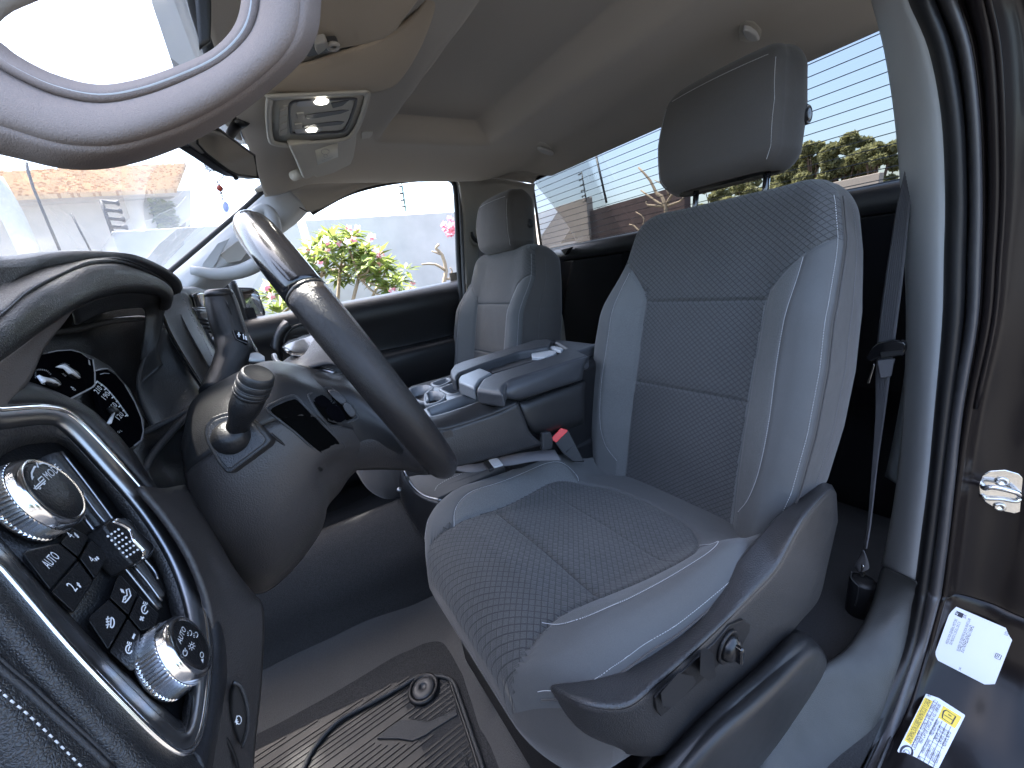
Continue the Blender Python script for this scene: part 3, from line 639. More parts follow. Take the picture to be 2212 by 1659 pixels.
# --- windscreen
wt = [(.2,-.04,.372),(.85,-.045,.387),(1.5,-.145,.365)]; wb = [(.12,.44,.0),(.85,.62,-.02),(1.5,.36,-.02)]
wsn = thing('windscreen', 'wide clear windscreen in front of the dashboard', 'windscreen', (.85,.4,.1))
patch('pane', [wt, [np.array(a)*.5+np.array(b)*.5+[0,.02,.02] for a, b in zip(wt, wb)], wb], 'glass_clear', wsn, 4, 8)
patch('black_edge', [[np.array(p)+[0,-.0,-.001] for p in wt], [np.array(p)+[0,-.03,.006] for p in wt], [np.array(p)+[0,-.08,.03] for p in wt]], 'rubber', wsn, 2, 6, thick=.004)
patch('sensor_shade', [PT(1, [(1150,-60),(1165,120),(1180,285)], x=.52), PT(1, [(1250,-60),(1250,100),(1245,240)], x=.52)], 'rubber', wsn, 3, 4, thick=.004)
# --- passenger door
pd = thing('passenger_door', 'black passenger door with padded panel and window, inner side', 'door', (1.7,-.4,-.8))
C5 = lambda *r: [Q(a, b, x=c) for a, b, c in r]
rows = [C5((500,706,1.69),(532,701,1.69),(754,660,1.69),(870,638,1.69),(1000,611,1.69)), C5((500,712,1.64),(532,706,1.63),(754,665,1.625),(870,643,1.62),(1000,616,1.63)),
        C5((500,735,1.61),(532,730,1.605),(756,688,1.6),(875,665,1.595),(1000,640,1.6)), C5((505,765,1.62),(540,760,1.62),(770,722,1.615),(885,700,1.61),(1002,672,1.615)),
        C5((510,810,1.625),(560,802,1.625),(790,768,1.62),(892,748,1.62),(1004,722,1.62)), C5((510,822,1.58),(560,814,1.57),(795,779,1.56),(896,758,1.555),(1006,731,1.56)),
        C5((512,832,1.56),(562,826,1.55),(800,792,1.54),(900,768,1.54),(1007,742,1.545)), C5((516,870,1.57),(570,866,1.56),(815,830,1.55),(908,806,1.55),(1010,778,1.55)),
        C5((530,950,1.62),(600,940,1.62),(840,890,1.61),(930,868,1.61),(1016,840,1.61)), C5((560,1110,1.64),(640,1090,1.64),(870,1010,1.64),(960,985,1.64),(1030,960,1.64))]
patch('door_panel', rows, 'plastic_black', pd, 5, 7, thick=.02)
patch('armrest_top', [C5((520,812,1.6),(600,800,1.6),(795,775,1.6),(896,754,1.6),(1003,727,1.6)), C5((520,822,1.56),(600,812,1.555),(797,784,1.548),(898,761,1.545),(1004,734,1.547))], 'leather', pd, 2, 6, thick=.004)
gl = [Q(500,706,x=1.69), Q(1000,611,x=1.69), Q(984,380,x=1.60), Q(640,440,x=1.60)]
add('window_pane', gl, [(0,1,2,3)], 'glass_side', pd)
add('door_handle_bezel', *tubeVF(PT(6, [(738,852),(748,800),(785,758),(840,738),(880,750),(892,800),(870,850),(800,870)], x=1.583), .005, 8, closed=True, sm=4), 'plastic_dark', pd)
box('lower_panel', (1.68,-.15,-.68), (.05,1.5,.62), 'plastic_black', pd, bevel=.01)
sw = slab('switch_pad', PT(6, [(750,850),(760,805),(795,768),(850,752),(872,770),(868,820),(800,855)], x=1.59), (-1,0,0), .01, 'plastic_grey', pd, bevel=.002)
for q in ([(782,815),(800,785),(838,780),(828,808)], [(835,808),(845,780),(868,776),(862,802)]): slab('window_switch', PT(6, q, x=1.586), (-1,0,0), .004, 'plastic_black', sw, bevel=.002)
tube('sail_panel', PT(6, [(425,480),(455,580),(490,690),(515,745)], x=1.66), [.012,.014,.014,.012], 'plastic_black', pd, n=8)
slab('sail_corner', PT(6, [(350,530),(425,478),(520,740),(500,760),(380,600)], x=1.67), (-1,0,0), .012, 'plastic_black', pd, bevel=.002)
# speaker pod and lower front panel of the door
patch('speaker_ring', [PT(6, [(660,860),(672,800),(700,750),(740,715)], x=1.6), PT(6, [(690,900),(700,820),(730,770),(770,735)], x=1.57), PT(6, [(720,960),(720,880),(740,820),(770,775)], x=1.61)], 'plastic_dark', pd, 4, 5, thick=.006)
# --- passenger side mirror
sm_ = thing('side_mirror', 'black door mirror outside the passenger window, beside the flowering tree', 'door mirror', Q(*Zp(6,530,640),x=1.98))
ms = PT(6, [(425,512),(555,515),(590,545),(632,665),(630,690),(600,712),(520,735),(480,700)], x=1.98)
slab('housing', ms, (-.5,-.85,0), .10, 'plastic_black', sm_, bevel=.008)
mg = [np.array(p)+_n([-.5,-.85,0])*.003 for p in PT(6, [(438,528),(548,530),(572,552),(610,662),(604,684),(515,728),(488,690)], x=1.98)]
slab('mirror_glass', mg, (-.5,-.85,0), .002, 'mirror', sm_, bevel=0, smooth=False)
# --- driver side pillar, seals and painted jamb (left limits given as rows from top to bottom)
yv = lambda t: t
rowsd = [  # (y-level of the row is given per column)
 [(1875,-60),(1955,-60),(1975,-60),(2003,-60),(2020,-60),(2048,-60),(2075,-60),(2095,-60),(2110,-60),(2300,-60)],
 [(1893,0),(1968,0),(1988,0),(2014,0),(2034,0),(2062,0),(2090,0),(2108,0),(2122,0),(2300,0)],
 [(1920,105),(2011,105),(2031,105),(2052,105),(2072,105),(2094,105),(2116,105),(2130,105),(2142,105),(2300,105)],
 [(1942,250),(2038,250),(2058,250),(2077,250),(2092,250),(2112,250),(2130,250),(2142,250),(2152,250),(2300,250)],
 [(1956,420),(2046,420),(2064,420),(2085,420),(2098,420),(2118,420),(2134,420),(2144,420),(2154,420),(2300,420)],
 [(1963,560),(2043,560),(2061,560),(2082,560),(2095,560),(2116,560),(2128,560),(2138,560),(2146,560),(2300,560)],
 [(1966,700),(2039,700),(2056,700),(2076,700),(2089,700),(2108,700),(2118,700),(2126,700),(2134,700),(2300,700)],
 [(1960,880),(2023,880),(2036,880),(2052,880),(2058,880),(2078,880),(2084,880),(2090,880),(2096,880),(2300,880)],
 [(1945,1040),(2008,1040),(2018,1040),(2032,1040),(2038,1040),(2060,1040),(2064,1040),(2068,1040),(2072,1040),(2300,1040)],
 [(1925,1160),(1994,1150),(2004,1150),(2019,1150),(2025,1150),(2048,1150),(2052,1150),(2056,1150),(2060,1150),(2300,1150)],
 [(1911,1222),(1980,1257),(1988,1260),(2003,1265),(2009,1266),(2032,1270),(2036,1272),(2040,1274),(2044,1275),(2300,1300)],
]
yrow = [-.82,-.85,-.87,-.89,-.91,-.92,-.925,-.93,-.925,-.92,-.91]
def col(c, dy, n0=0, n1=None): return [Q(*rowsd[i][c], y=yrow[i]+dy) for i in range(n0, n1 or len(rowsd))]
patch('pillar_trim', list(map(list, zip(*[col(0,-.13), [a*.5+b*.5+np.array([-.003,.01,0]) for a, b in zip(col(0,-.06), col(1,-.02))], col(1,0), [p+np.array([0,-.04,0]) for p in col(1,0)]]))), 'trim_light', cab, 5, 6, thick=.006)
# the seals run on, past the trim, forward along the sill
low = {1: [(1972,1300),(1952,1377),(1924,1450),(1886,1540),(1832,1659),(1782,1750)], 3: [(1998,1290),(1980,1377),(1950,1470),(1912,1570),(1872,1659),(1825,1750)], 4: [(2004,1290),(1986,1377),(1956,1470),(1918,1570),(1878,1659),(1832,1750)], 5: [(2026,1300),(1998,1400),(1967,1500),(1934,1580),(1902,1659),(1860,1750)], 8: [(2038,1300),(2010,1400),(1979,1500),(1946,1580),(1914,1659),(1872,1750)]}
lowy = [-.90,-.87,-.80,-.72,-.62,-.52]
def fullcol(c, dy): return col(c, dy)+[Q(*p, y=lowy[i]+dy) for i, p in enumerate(low[c])]
def band(name, ca, cb, dya, dyb, bulge, m, rv=0):
    A, B = fullcol(ca, dya), fullcol(cb, dyb); rows = []
    for a, b in zip(A, B):
        w_ = np.linalg.norm(b-a); o = np.array([-.25, .97, 0]); rows.append([a-o*.012, a, a*.72+b*.28+o*bulge*.9, a*.35+b*.65+o*bulge, b, b-o*.012])
    return patch(name, rows, m, cab, 5, 4, thick=.002)
band('door_seal', 1, 3, .006, .004, .012, 'rubber')
band('door_seal', 4, 5, .0, -.004, .011, 'seal_grey')
# paint: jamb from the seal outwards, with pressed steps
A = fullcol(5, -.012)
outer = [Q(2112,-60,y=-.83), Q(2124,0,y=-.86), Q(2146,105,y=-.885), Q(2156,250,y=-.905), Q(2158,420,y=-.925), Q(2150,560,y=-.935), Q(2138,700,y=-.94), Q(2100,880,y=-.945), Q(2076,1040,y=-.94), Q(2062,1150,y=-.935), Q(2046,1275,y=-.925)]+[Q(*p, y=lowy[i]-.015) for i, p in enumerate(low[8])]
n_ = len(outer); rows = []
for i in range(n_):
    a, b = A[i], outer[i]; t = i/(n_-1); flat = max(0, min(1, (i-3)/3))
    c1 = a*.6+b*.4+np.array([0,-.010,0]); c2 = a*.3+b*.7+np.array([0,.004,0])
    e = b+np.array([-.012, -.02, 0]); f_ = b+np.array([-.03-.02*flat, -.035-.004*flat, -.01*t]); g_ = b+np.array([-.085, -.04, -.015*t]); h_ = b+np.array([-.12, -.052, -.02*t]); k_ = b+np.array([-.15, -.12, -.02*t])
    rows.append([a, c1, c2, b, e, f_, g_, h_, k_, k_+np.array([-.02,-.25,0])])
patch('jamb_paint', rows, 'paint_dark', cab, 6, 6, thick=.004)
# crease lines pressed into the jamb
tube('drip_edge', [outer[i]+np.array([-.004,.003,0]) for i in range(8)], .0035, 'paint_dark', cab, n=8)
tube('hem', [Q(*Zp(10,*p), y=-.955) for p in [(1165,1020),(1110,1120),(1050,1220),(960,1350),(860,1500),(750,1670)]], .006, 'paint_dark', cab, n=8)
add('rear_side_wall', [(1.68,-.78,-.95),(1.68,-1.42,-.95),(1.68,-1.42,.02),(1.68,-.78,.02)], [(0,1,2,3)], 'plastic_black', cab, thick=.01)
patch('door_flange', [fullcol(1,-.012)[:], [a*.5+b*.5+np.array([.0,-.022,0]) for a, b in zip(fullcol(1,0), fullcol(5,0))], fullcol(5,-.016)], 'rubber', cab, 3, 5, .002)
# --- floor, tunnel, kick area
fl = [[(.1,.5,-.87),(.5,.55,-.87),(1.0,.55,-.87),(1.62,.5,-.87)], [(.1,.2,-.875),(.5,.2,-.875),(1.0,.2,-.875),(1.64,.2,-.875)], [(.1,-.2,-.87),(.5,-.2,-.87),(1.0,-.2,-.87),(1.64,-.2,-.87)], [(.1,-.8,-.87),(.5,-.8,-.87),(1.0,-.8,-.87),(1.64,-.8,-.87)], [(.1,-1.36,-.87),(.5,-1.36,-.87),(1.0,-1.36,-.87),(1.64,-1.36,-.87)]]
patch('floor_carpet', fl, 'carpet', cab, 4, 4, thick=.02)
# firewall under the dash
add('firewall', [(.02,.55,-.9),(1.7,.55,-.9),(1.7,.62,.0),(.02,.62,.0)], [(0,1,2,3)], 'plastic_black', cab)
add('far_kick_panel', [(1.66,.6,-.9),(1.66,.0,-.9),(1.66,.0,.0),(1.66,.6,.1)], [(0,1,2,3)], 'plastic_black', cab, thick=.01)
# outer roof so that the sun stays out
add('roof_skin', [(.08,.0,.50),(1.6,.0,.50),(1.66,-1.3,.50),(.08,-1.3,.50)], [(0,1,2,3)], 'paint_dark', cab, thick=.01)
add('roof_side', [(.10,-.0,.43),(.14,-.0,.385),(.22,-.85,.38),(.14,-1.3,.38),(.08,-1.3,.50),(.08,-.0,.50)], [(0,1,2,3,4,5)], 'paint_dark', cab, thick=.01)
add('cab_back', [(.0,-1.4,.06),(1.8,-1.4,.06),(1.8,-1.4,-1.0),(.0,-1.4,-1.0)], [(0,1,2,3)], 'paint_dark', cab, thick=.01)
# ================================================================== SEATS
class Body:
    """upholstered body: sections along h with a front face f(a,h), rounded edge, side walls and a back"""
    def __init__(s, org, e1, e2, e3, H0, H1, W, f, T, er, r_end, wend, groove, side_b=.006, tb=None):
        s.o = np.array(org, float); s.e = [_n(e1), _n(e2), _n(e3)]; s.H0, s.H1, s.W, s.f, s.T, s.er, s.r, s.we, s.groove, s.sb = H0, H1, W, f, T, er, r_end, wend, groove, side_b
    def endfac(s, h):
        """shrink terms near both ends: returns (front recede, width recede)"""
        h = np.asarray(h, float); k = np.zeros_like(h)
        r0, r1 = s.r
        if r0 > 0: t = np.clip((s.H0+r0-h)/r0, 0, 1); k = np.maximum(k, 1-np.sqrt(np.clip(1-t*t, 0, 1)))
        a = k*(r0 if r0 > 0 else 0)
        t = np.clip((h-(s.H1-r1))/r1, 0, 1); k1 = 1-np.sqrt(np.clip(1-t*t, 0, 1)); return a+k1*r1, k*s.we[0]+k1*s.we[1]
    def depth(s, a, h, g=True):
        a = np.asarray(a, float); h = np.asarray(h, float); rec, wr = s.endfac(h); W = s.W(h)-wr; d = np.clip(W-np.abs(a), 0, s.er)
        z = s.f(a, h)-(s.er-np.sqrt(np.clip(s.er**2-(s.er-d)**2, 0, None)))-rec
        if g: z = z+s.groove(a, h)
        return z
    def P(s, a, h, z): a, h, z = [np.asarray(q, float)[..., None] for q in (a, h, z)]; return s.o+a*s.e[0]+h*s.e[1]+z*s.e[2]
    def S(s, a, h): return s.P(a, h, s.depth(a, h, False))
    def N(s, a, h):
        e = .002; a = np.asarray(a, float); h = np.asarray(h, float)
        t1 = s.S(a+e, h)-s.S(a-e, h); t2 = s.S(a, h+e)-s.S(a, h-e); n = np.cross(t1, t2); n /= np.linalg.norm(n, axis=-1)[..., None]+1e-12
        n *= np.sign((n*s.e[2]).sum(-1))[..., None]; return n
    def build(s, name, nf, nh, mats, region, parent, nside=12, nback=8, **kw):
        h = np.concatenate([s.H0+s.r[0]*(1-np.cos(np.linspace(0, math.pi/2, 14)))[:-1] if s.r[0] > 0 else np.array([]), np.linspace(s.H0+s.r[0], s.H1-s.r[1], nh), (s.H1-s.r[1])+s.r[1]*np.sin(np.linspace(0, math.pi/2, 14))[1:]])
        rows = []; U = []; M = []
        for hi in h:
            rec, wr = s.endfac(hi); W = float(s.W(hi)-wr); a = W*np.sin(np.linspace(-math.pi/2, math.pi/2, nf)); hh = np.full(nf, hi)
            fr = s.P(a, hh, s.depth(a, hh)); zf = float(s.depth(np.array(W), np.array(hi))); zb = -s.T+float(rec)
            t = np.linspace(0, 1, nside+2)[1:-1]; side = zf+(zb-zf)*t; bul = W+s.sb*np.sin(math.pi*t)-.012*t**4
            sr = s.P(bul, np.full(nside, hi), side); aa = np.linspace(W-.012, -W+.012, nback); bk = s.P(aa, np.full(nback, hi), np.full(nback, zb)); sl_ = s.P(-bul[::-1], np.full(nside, hi), side[::-1])
            rows.append(np.concatenate([fr, sr, bk, sl_])); uu = np.concatenate([a, bul+ (zf-side), aa, -bul[::-1]-(zf-side[::-1])])
            U.append(np.stack([uu, np.full(len(uu), hi)], 1)); M.append(np.concatenate([region(a, hh), region(np.full(nside, W)*1.0+9, np.full(nside, hi)), np.full(nback, -1), region(np.full(nside, W)+9, np.full(nside, hi))]))
        G = np.array(rows); n1, n2 = G.shape[:2]; M = np.array(M, int); M[M < 0] = len(mats)-1
        F = gridfaces(n1, n2, True); mi = [int(M[i, j]) for i in range(n1-1) for j in range(n2)]
        F += [tuple(range(n2)), tuple((n1-1)*n2+j for j in range(n2))]; mi += [len(mats)-1]*2
        # the outward side
        return add(name, G.reshape(-1, 3), F, mats, parent, mi=mi, uv=np.concatenate(U), **kw)
def polydist(a, h, lines):
    d = np.full(np.broadcast(a, h).shape, 9.0)
    for L_ in lines:
        for (x0, y0), (x1, y1) in zip(L_[:-1], L_[1:]):
            dx, dy = x1-x0, y1-y0; t = np.clip(((a-x0)*dx+(h-y0)*dy)/(dx*dx+dy*dy), 0, 1); d = np.minimum(d, np.hypot(a-x0-t*dx, h-y0-t*dy))
    return d
def mirror2(L_): return L_+[[(-x, y) for x, y in l] for l in L_]
def fine(l, n=6): return [tuple(p) for p in crm(np.array(l, float), n)]
# backrest
wb_h = np.array([-.06,0,.1,.2,.3,.4,.5,.56,.6,.64])*1.05; wb_w = np.array([.205,.215,.238,.246,.246,.238,.22,.205,.192,.176])
WB = lambda h: np.interp(h, wb_h, wb_w)
pbh = np.array([-1,.425,.45,.477,.503,.524,.54]); pbw = np.array([.132,.13,.137,.155,.178,.205,.3])
PB_ = lambda h: np.interp(h, pbh, pbw)
sbk = fine([(.182,.498),(.186,.44),(.188,.32),(.192,.22),(.188,.13),(.174,.07),(.15,.028)])
S4 = lambda h: np.interp(h, [p[1] for p in sbk][::-1], [p[0] for p in sbk][::-1])
bk_lines = mirror2([fine([(.14,-.09),(.133,.1),(.132,.425),(.138,.45),(.155,.477),(.178,.503),(.210,.526)], 4)])+[[(-.132,.43),(.132,.43)], [(-.13,.238),(.13,.238)]]
bk_soft = mirror2([sbk])
def fB(a, h):
    A = np.abs(a); z = .048*smooth01((A-.115)/.085)*(1-smooth01((h-.38)/.16))+.012*smooth01((A-.09)/.1)
    z = z+.012*np.sin(np.clip(h, 0, .6)*math.pi/.6)+.010*np.exp(-((h-.12)/.1)**2)*(1-smooth01((A-.1)/.05))
    z = z+.004*(np.cos(a/.13*math.pi/2).clip(0)*(np.cos((h-.312)/.1*math.pi/2).clip(0)+.0))
    return z
gB = lambda a, h: -.0048*np.exp(-(polydist(a, h, bk_lines)/.0035)**2)-.002*np.exp(-(polydist(a, h, bk_lines)/.012)**2)-.0018*np.exp(-(polydist(a, h, bk_soft)/.003)**2)
def regB(a, h):
    A = np.abs(a); r = np.where((A < PB_(h)), 0, np.where(A < np.where(h < .515, S4(h), 0), 1, 2)); return np.where(A > 5, 3, r)
SX = .470
e_u = _n([0,-.26,.9656]); e_n = _n([0,.9656,.26])
def make_seat(label):
    t = thing('front_seat', label, 'seat', (SX,-.45,-.87), group='front seats')
    bk = Body((SX+.006,-.675,-.54), (1,0,0), e_u, e_n, -.09, .647, WB, fB, .145, .034, (.03,.055), (.02,.035), gB)
    # the shoulders are a little higher than the middle of the top edge
    bo = bk.build('backrest', 330, 400, ['cloth_weave','cloth_plain','cloth_smooth','cloth_dark'], regB, t)
    mb = MB()
    def st(B, line, mi=0, **kw):
        L_ = resample(np.array(line), .003); a, h = L_[:,0], L_[:,1]; stitches(mb, B.S(a, h), B.N(a, h), mi=mi, **kw)
    for s_ in (1, -1):
        st(bk, [(s_*x, y) for x, y in sbk]); hs_ = np.linspace(.0, .60, 60); st(bk, [(s_*(float(bk.W(h)-bk.endfac(h)[1])-.0035), h) for h in hs_])
        # second row, on the side wall
        Wd = np.array([float(bk.W(h)-bk.endfac(h)[1]) for h in hs_]); zz = np.array([float(bk.depth(np.array(w_), np.array(h))) for w_, h in zip(Wd, hs_)])
        tt = .30+.06*np.sin(hs_*5); zs = zz+(-.145-zz)*tt; P = bk.P(s_*(Wd+.0065*np.sin(math.pi*tt)), hs_, zs); stitches(mb, P, np.tile(bk.e[0]*s_, (60,1)), mi=1)
        V, F = tubeVF(bk.P(s_*(Wd+.0052), hs_, zz+.002), .0016, 6); mb.put(V, F, 2)
    mb.obj('stitching', ['thread','thread_dark','cloth_dark'], bo)
    # hard plastic shell on the back
    # cushion
    CO = (SX+.005,-.64,-.5); ce2 = _n([0,1,.0]); ce3 = np.cross([1,0,0], ce2)
    WC = lambda b: np.interp(b, [-.08,.0,.1,.2,.32,.4,.44,.47,.51], [.22,.235,.246,.25,.249,.243,.234,.218,.18])
    pch = fine([(.0,.043),(.05,.046),(.09,.055),(.12,.075),(.145,.108),(.162,.145),(.168,.185),(.160,.25),(.148,.33),(.142,.40),(.142,.45),(.15,.485)], 4)
    PCx = [p[0] for p in pch]; PCy = [p[1] for p in pch]
    st1 = fine([(.152,.116),(.166,.109),(.184,.118),(.197,.14),(.202,.175),(.199,.23),(.194,.30),(.190,.36),(.180,.40),(.162,.427),(.135,.443)], 4)
    S1x = [p[0] for p in st1[10:]]; S1y = [p[1] for p in st1[10:]]
    cl = mirror2([pch])+[[(-.148,.347),(0,.343),(.148,.347)]]; clt = [[(-.165,.195),(0,.190),(.165,.195)]]
    def fC(a, b):
        A = np.abs(a); z = .042+.030*smooth01((A-.125)/.07)*smooth01((b-.02)/.12)*(1-.6*smooth01((b-.36)/.12))+.012*np.exp(-((b-.42)/.09)**2)
        z = z-.01*(1-smooth01((b+.02)/.15))-.006*np.exp(-((b-.2)/.1)**2)*(1-smooth01((A-.1)/.06))
        z = z-(.075-.042*smooth01((A-.16)/.06))*(1-np.clip(b/.42, -.3, 1))
        return z+.003*np.cos(np.clip(a/.15, -1, 1)*math.pi/2)*np.abs(np.sin((b-.04)/.151*math.pi))
    gC = lambda a, b: -.0045*np.exp(-(polydist(a, b, cl)/.0033)**2)-.002*np.exp(-(polydist(a, b, cl)/.011)**2)-.0016*np.exp(-(polydist(a, b, mirror2([st1])+clt)/.0026)**2)
    def regC(a, b):
        A = np.abs(a); inp = (b > .043) & (A < np.interp(b, PCy, PCx)); s1 = np.interp(b, S1y, S1x)
        r = np.where(inp, 0, np.where((A < s1) & (b > .118) & (b < .443), 1, 2)); r = np.where((b > .443) & (A < .15), 0, r); return np.where(A > 5, 3, r)
    cu = Body(CO, (1,0,0), ce2, ce3, -.08, .512, WC, fC, .115, .04, (.0,.062), (.0,.05), gC, side_b=.012)
    co = cu.build('seat_cushion', 330, 360, ['cloth_weave_big','cloth_plain','cloth_smooth','cloth_dark'], regC, t)
    mb = MB()
    for s_ in (1, -1):
        st(cu, [(s_*x, y) for x, y in st1], pitch=.005); bs_ = np.linspace(.02, .49, 50); st(cu, [(s_*(float(cu.W(b)-cu.endfac(b)[1])-.006), b) for b in bs_], pitch=.005)
        V, F = tubeVF([cu.P(s_*(float(cu.W(b)-cu.endfac(b)[1])-.0005), b, float(cu.depth(np.array(float(cu.W(b)-cu.endfac(b)[1])-.002), np.array(b)))) for b in bs_], .0014, 6); mb.put(V, F, 1)
    mb.obj('stitching', ['thread','cloth_dark'], co)
    # headrest
    hu = _n([0,-.15,.99]); hn = np.cross([1,0,0], hu); hn = hn if hn[1] > 0 else -hn
    WH = lambda h: np.interp(h, [0,.03,.1,.17,.213], [.114,.124,.126,.117,.106])
    fH = lambda a, h: .014*(1-(a/.13)**2)-.02*((h-.1)/.1)**2
    hd = Body((SX+.018,-.822,.112), (1,0,0), hu, hn, 0, .213, WH, fH, .118, .016, (.03,.04), (.018,.03), lambda a, h: 0*a, side_b=.01)
    ho = hd.build('headrest', 70, 50, ['cloth_dark','cloth_dark'], lambda a, h: np.where(np.abs(a) > 5, 1, 0), t)
    mb = MB(); hh = np.linspace(.012, .168, 40)
    for s_ in (1, -1):
        st(hd, [(s_*(float(hd.W(h)-hd.endfac(h)[1])-.011), h) for h in hh], pitch=.0042, r=.0005)
    aa = np.linspace(-.10, .10, 30); st(hd, [(a, .178) for a in aa*.93], pitch=.0042, r=.0005)
    mb.obj('stitching', ['thread'], ho)
    bc = hd.P(-.130, .088, -.085); lathe('button', bc, (-1,.0,.02), [(0,.016),(.004,.016),(.0055,.0145),(.0035,.0125),(.003,.0115),(.0055,.0105),(.0065,.008),(.0062,.0)], 'plastic_black', ho, n=32)
    for s_ in (-.088, .056):
        p = hd.P(s_, -.0, -.058); q = p-hd.e[1]*.085
        tube('post', [p+hd.e[1]*.03, q], .0062, 'piano_black', t, n=14, sm=0); lathe('post_sleeve', q+hd.e[1]*.035, hd.e[1], [(-.03,.012),(0,.012),(.003,.0105),(.003,.0)], 'plastic_dark', t, n=20)
    return t
seat1 = make_seat('large front driver seat in grey patterned cloth with its headrest raised')
seat2 = copy_thing(seat1, (.845, .0, .0), 'smaller looking far passenger seat behind the centre console, its headrest pushed down')
for ch in [q for q in bpy.data.objects if q.parent == seat2 and q.name.startswith(('headrest', 'post'))]:
    ch.location = Vector(ch.location)+Vector((0, .012, -.042))
# driver side: moulded valance, switches, rail cover
def rz(k, rows, m, parent, name, nr=5, nc=6, thick=.004, **kw): return patch(name, [[Q(*Zp(k, p[0], p[1]), x=p[2]) for p in r] for r in rows], m, parent, nr, nc, thick, **kw)
T_ = [(160,1165,.305),(330,1192,.262),(560,1108,.244),(790,965,.24),(960,830,.24),(1090,680,.238),(1180,560,.238),(1290,430,.24),(1400,310,.24),(1500,230,.238),(1620,138,.232),(1672,140,.232)]
U_ = [(158,1190,.29),(330,1255,.235),(560,1240,.214),(770,1080,.21),(935,940,.212),(1080,800,.214),(1195,665,.212),(1330,520,.214),(1430,360,.214),(1515,258,.214),(1640,142,.218),(1685,155,.226)]
R_ = [(162,1220,.286),(330,1305,.228),(562,1322,.203),(742,1190,.201),(902,1052,.201),(1072,895,.202),(1228,740,.204),(1372,585,.205),(1462,420,.205),(1535,300,.206),(1655,170,.212),(1694,185,.222)]
M_ = [(175,1290,.287),(335,1400,.23),(600,1430,.207),(800,1335,.206),(970,1195,.205),(1135,1045,.205),(1295,890,.206),(1445,740,.206),(1548,570,.207),(1610,410,.208),(1680,260,.212),(1700,260,.222)]
B_ = [(205,1370,.305),(400,1495,.25),(650,1580,.226),(850,1540,.22),(1035,1370,.22),(1205,1190,.22),(1375,1010,.22),(1505,860,.22),(1602,740,.22),(1648,560,.222),(1690,380,.225),(1702,330,.23)]
mixr = lambda A, B, t: [tuple(a[i]*(1-t)+b[i]*t for i in range(3)) for a, b in zip(A, B)]
va = rz(9, [T_, mixr(T_,U_,.12), mixr(U_,R_,.72), R_, mixr(R_,M_,.22), mixr(M_,B_,.55), mixr(M_,B_,.9), B_], 'seat_plastic', seat1, 'side_valance', 4, 7, .003)
# recessed switch plate with its three switches
pln = (Q(*Zp(9,1000,1120), x=.1965), _n([-1,0,0]))
PQ = lambda x, y, h=0: Q(*Zp(9, x, y), pl=off(pln, h))
slab('switch_plate', [PQ(*p) for p in [(728,1285),(760,1245),(1050,985),(1130,890),(1205,862),(1243,885),(1238,925),(1195,1005),(1100,1080),(940,1225),(762,1385),(738,1350)]], pln[1], .010, 'plastic_black', va, bevel=.001)
def sbutton(name, base, topq, h, m, par, bev=.003):
    n_ = pln[1]; b0 = [PQ(*p, 0) for p in base]; b1 = [PQ(*p, h) for p in topq]; k = len(b0); F = [tuple(range(k)), tuple(range(2*k-1, k-1, -1))]+[(i, (i+1) % k, (i+1) % k+k, i+k) for i in range(k)]
    return add(name, b0+b1, F, m, par, bevel=bev, seg=3, ang=20)
sbutton('slide_switch', [(770,1290),(875,1165),(925,1170),(930,1215),(830,1320),(785,1330)], [(762,1275),(868,1152),(932,1180),(940,1200),(826,1322),(775,1318)], .011, 'switch_black', va)
sbutton('recline_switch', [(985,1040),(1005,1030),(1040,1060),(1045,1165),(1020,1180),(980,1150)], [(980,1030),(1000,1022),(1038,1058),(1048,1160),(1028,1180),(975,1145)], .013, 'switch_black', va)
kc = PQ(1112, 1000); lathe('lumbar_knob_base', kc, pln[1], [(0,.0225),(.003,.0225),(.0045,.021),(.003,.0185),(.003,0)], 'plastic_black', va, n=36)
lathe('lumbar_knob', kc, pln[1], [(.002,.0175),(.007,.0165),(.012,.013),(.014,.009),(.0145,0)], 'switch_black', va, n=30)
V, F = boxVF(kc+pln[1]*.015, .012, .0075, .026, ax=[pln[1], [0,1,0], [0,0,1]]); add('lumbar_grip', V, F, 'piano_black', va, bevel=.0035, seg=3)
# lower rail cover and rails
rail = thing('rail_cover', 'long dark plastic cover over the outer seat rail beside the door sill', 'rail cover', Q(*Zp(9,1200,1300),x=.19))
patch('cover', [[Q(*Zp(9, p[0], p[1]), x=p[2]) for p in r] for r in (
  [(560,1790,.27),(860,1475,.25),(1060,1300,.245),(1250,1125,.24),(1420,950,.24),(1478,918,.24)],
  [(640,1780,.22),(930,1470,.205),(1120,1295,.2),(1310,1130,.2),(1480,965,.2),(1545,950,.21)],
  [(760,1760,.20),(1010,1475,.188),(1190,1310,.186),(1370,1150,.186),(1540,1000,.186),(1600,1000,.2)],
  [(900,1770,.185),(1110,1500,.175),(1270,1345,.172),(1430,1190,.174),(1590,1045,.178),(1640,1060,.192)],
  [(1130,1790,.19),(1330,1545,.18),(1440,1400,.178),(1545,1255,.178),(1640,1130,.182),(1660,1112,.195)],
  [(1150,1800,.21),(1345,1560,.20),(1455,1412,.2),(1558,1268,.2),(1652,1145,.2),(1668,1120,.205)])], 'plastic_dark', rail, 5, 7, .004)
sr_ = thing('seat_rails', 'black steel seat rails with a bright edge under the front of the driver seat', 'seat rail', (.35,-.2,-.84))
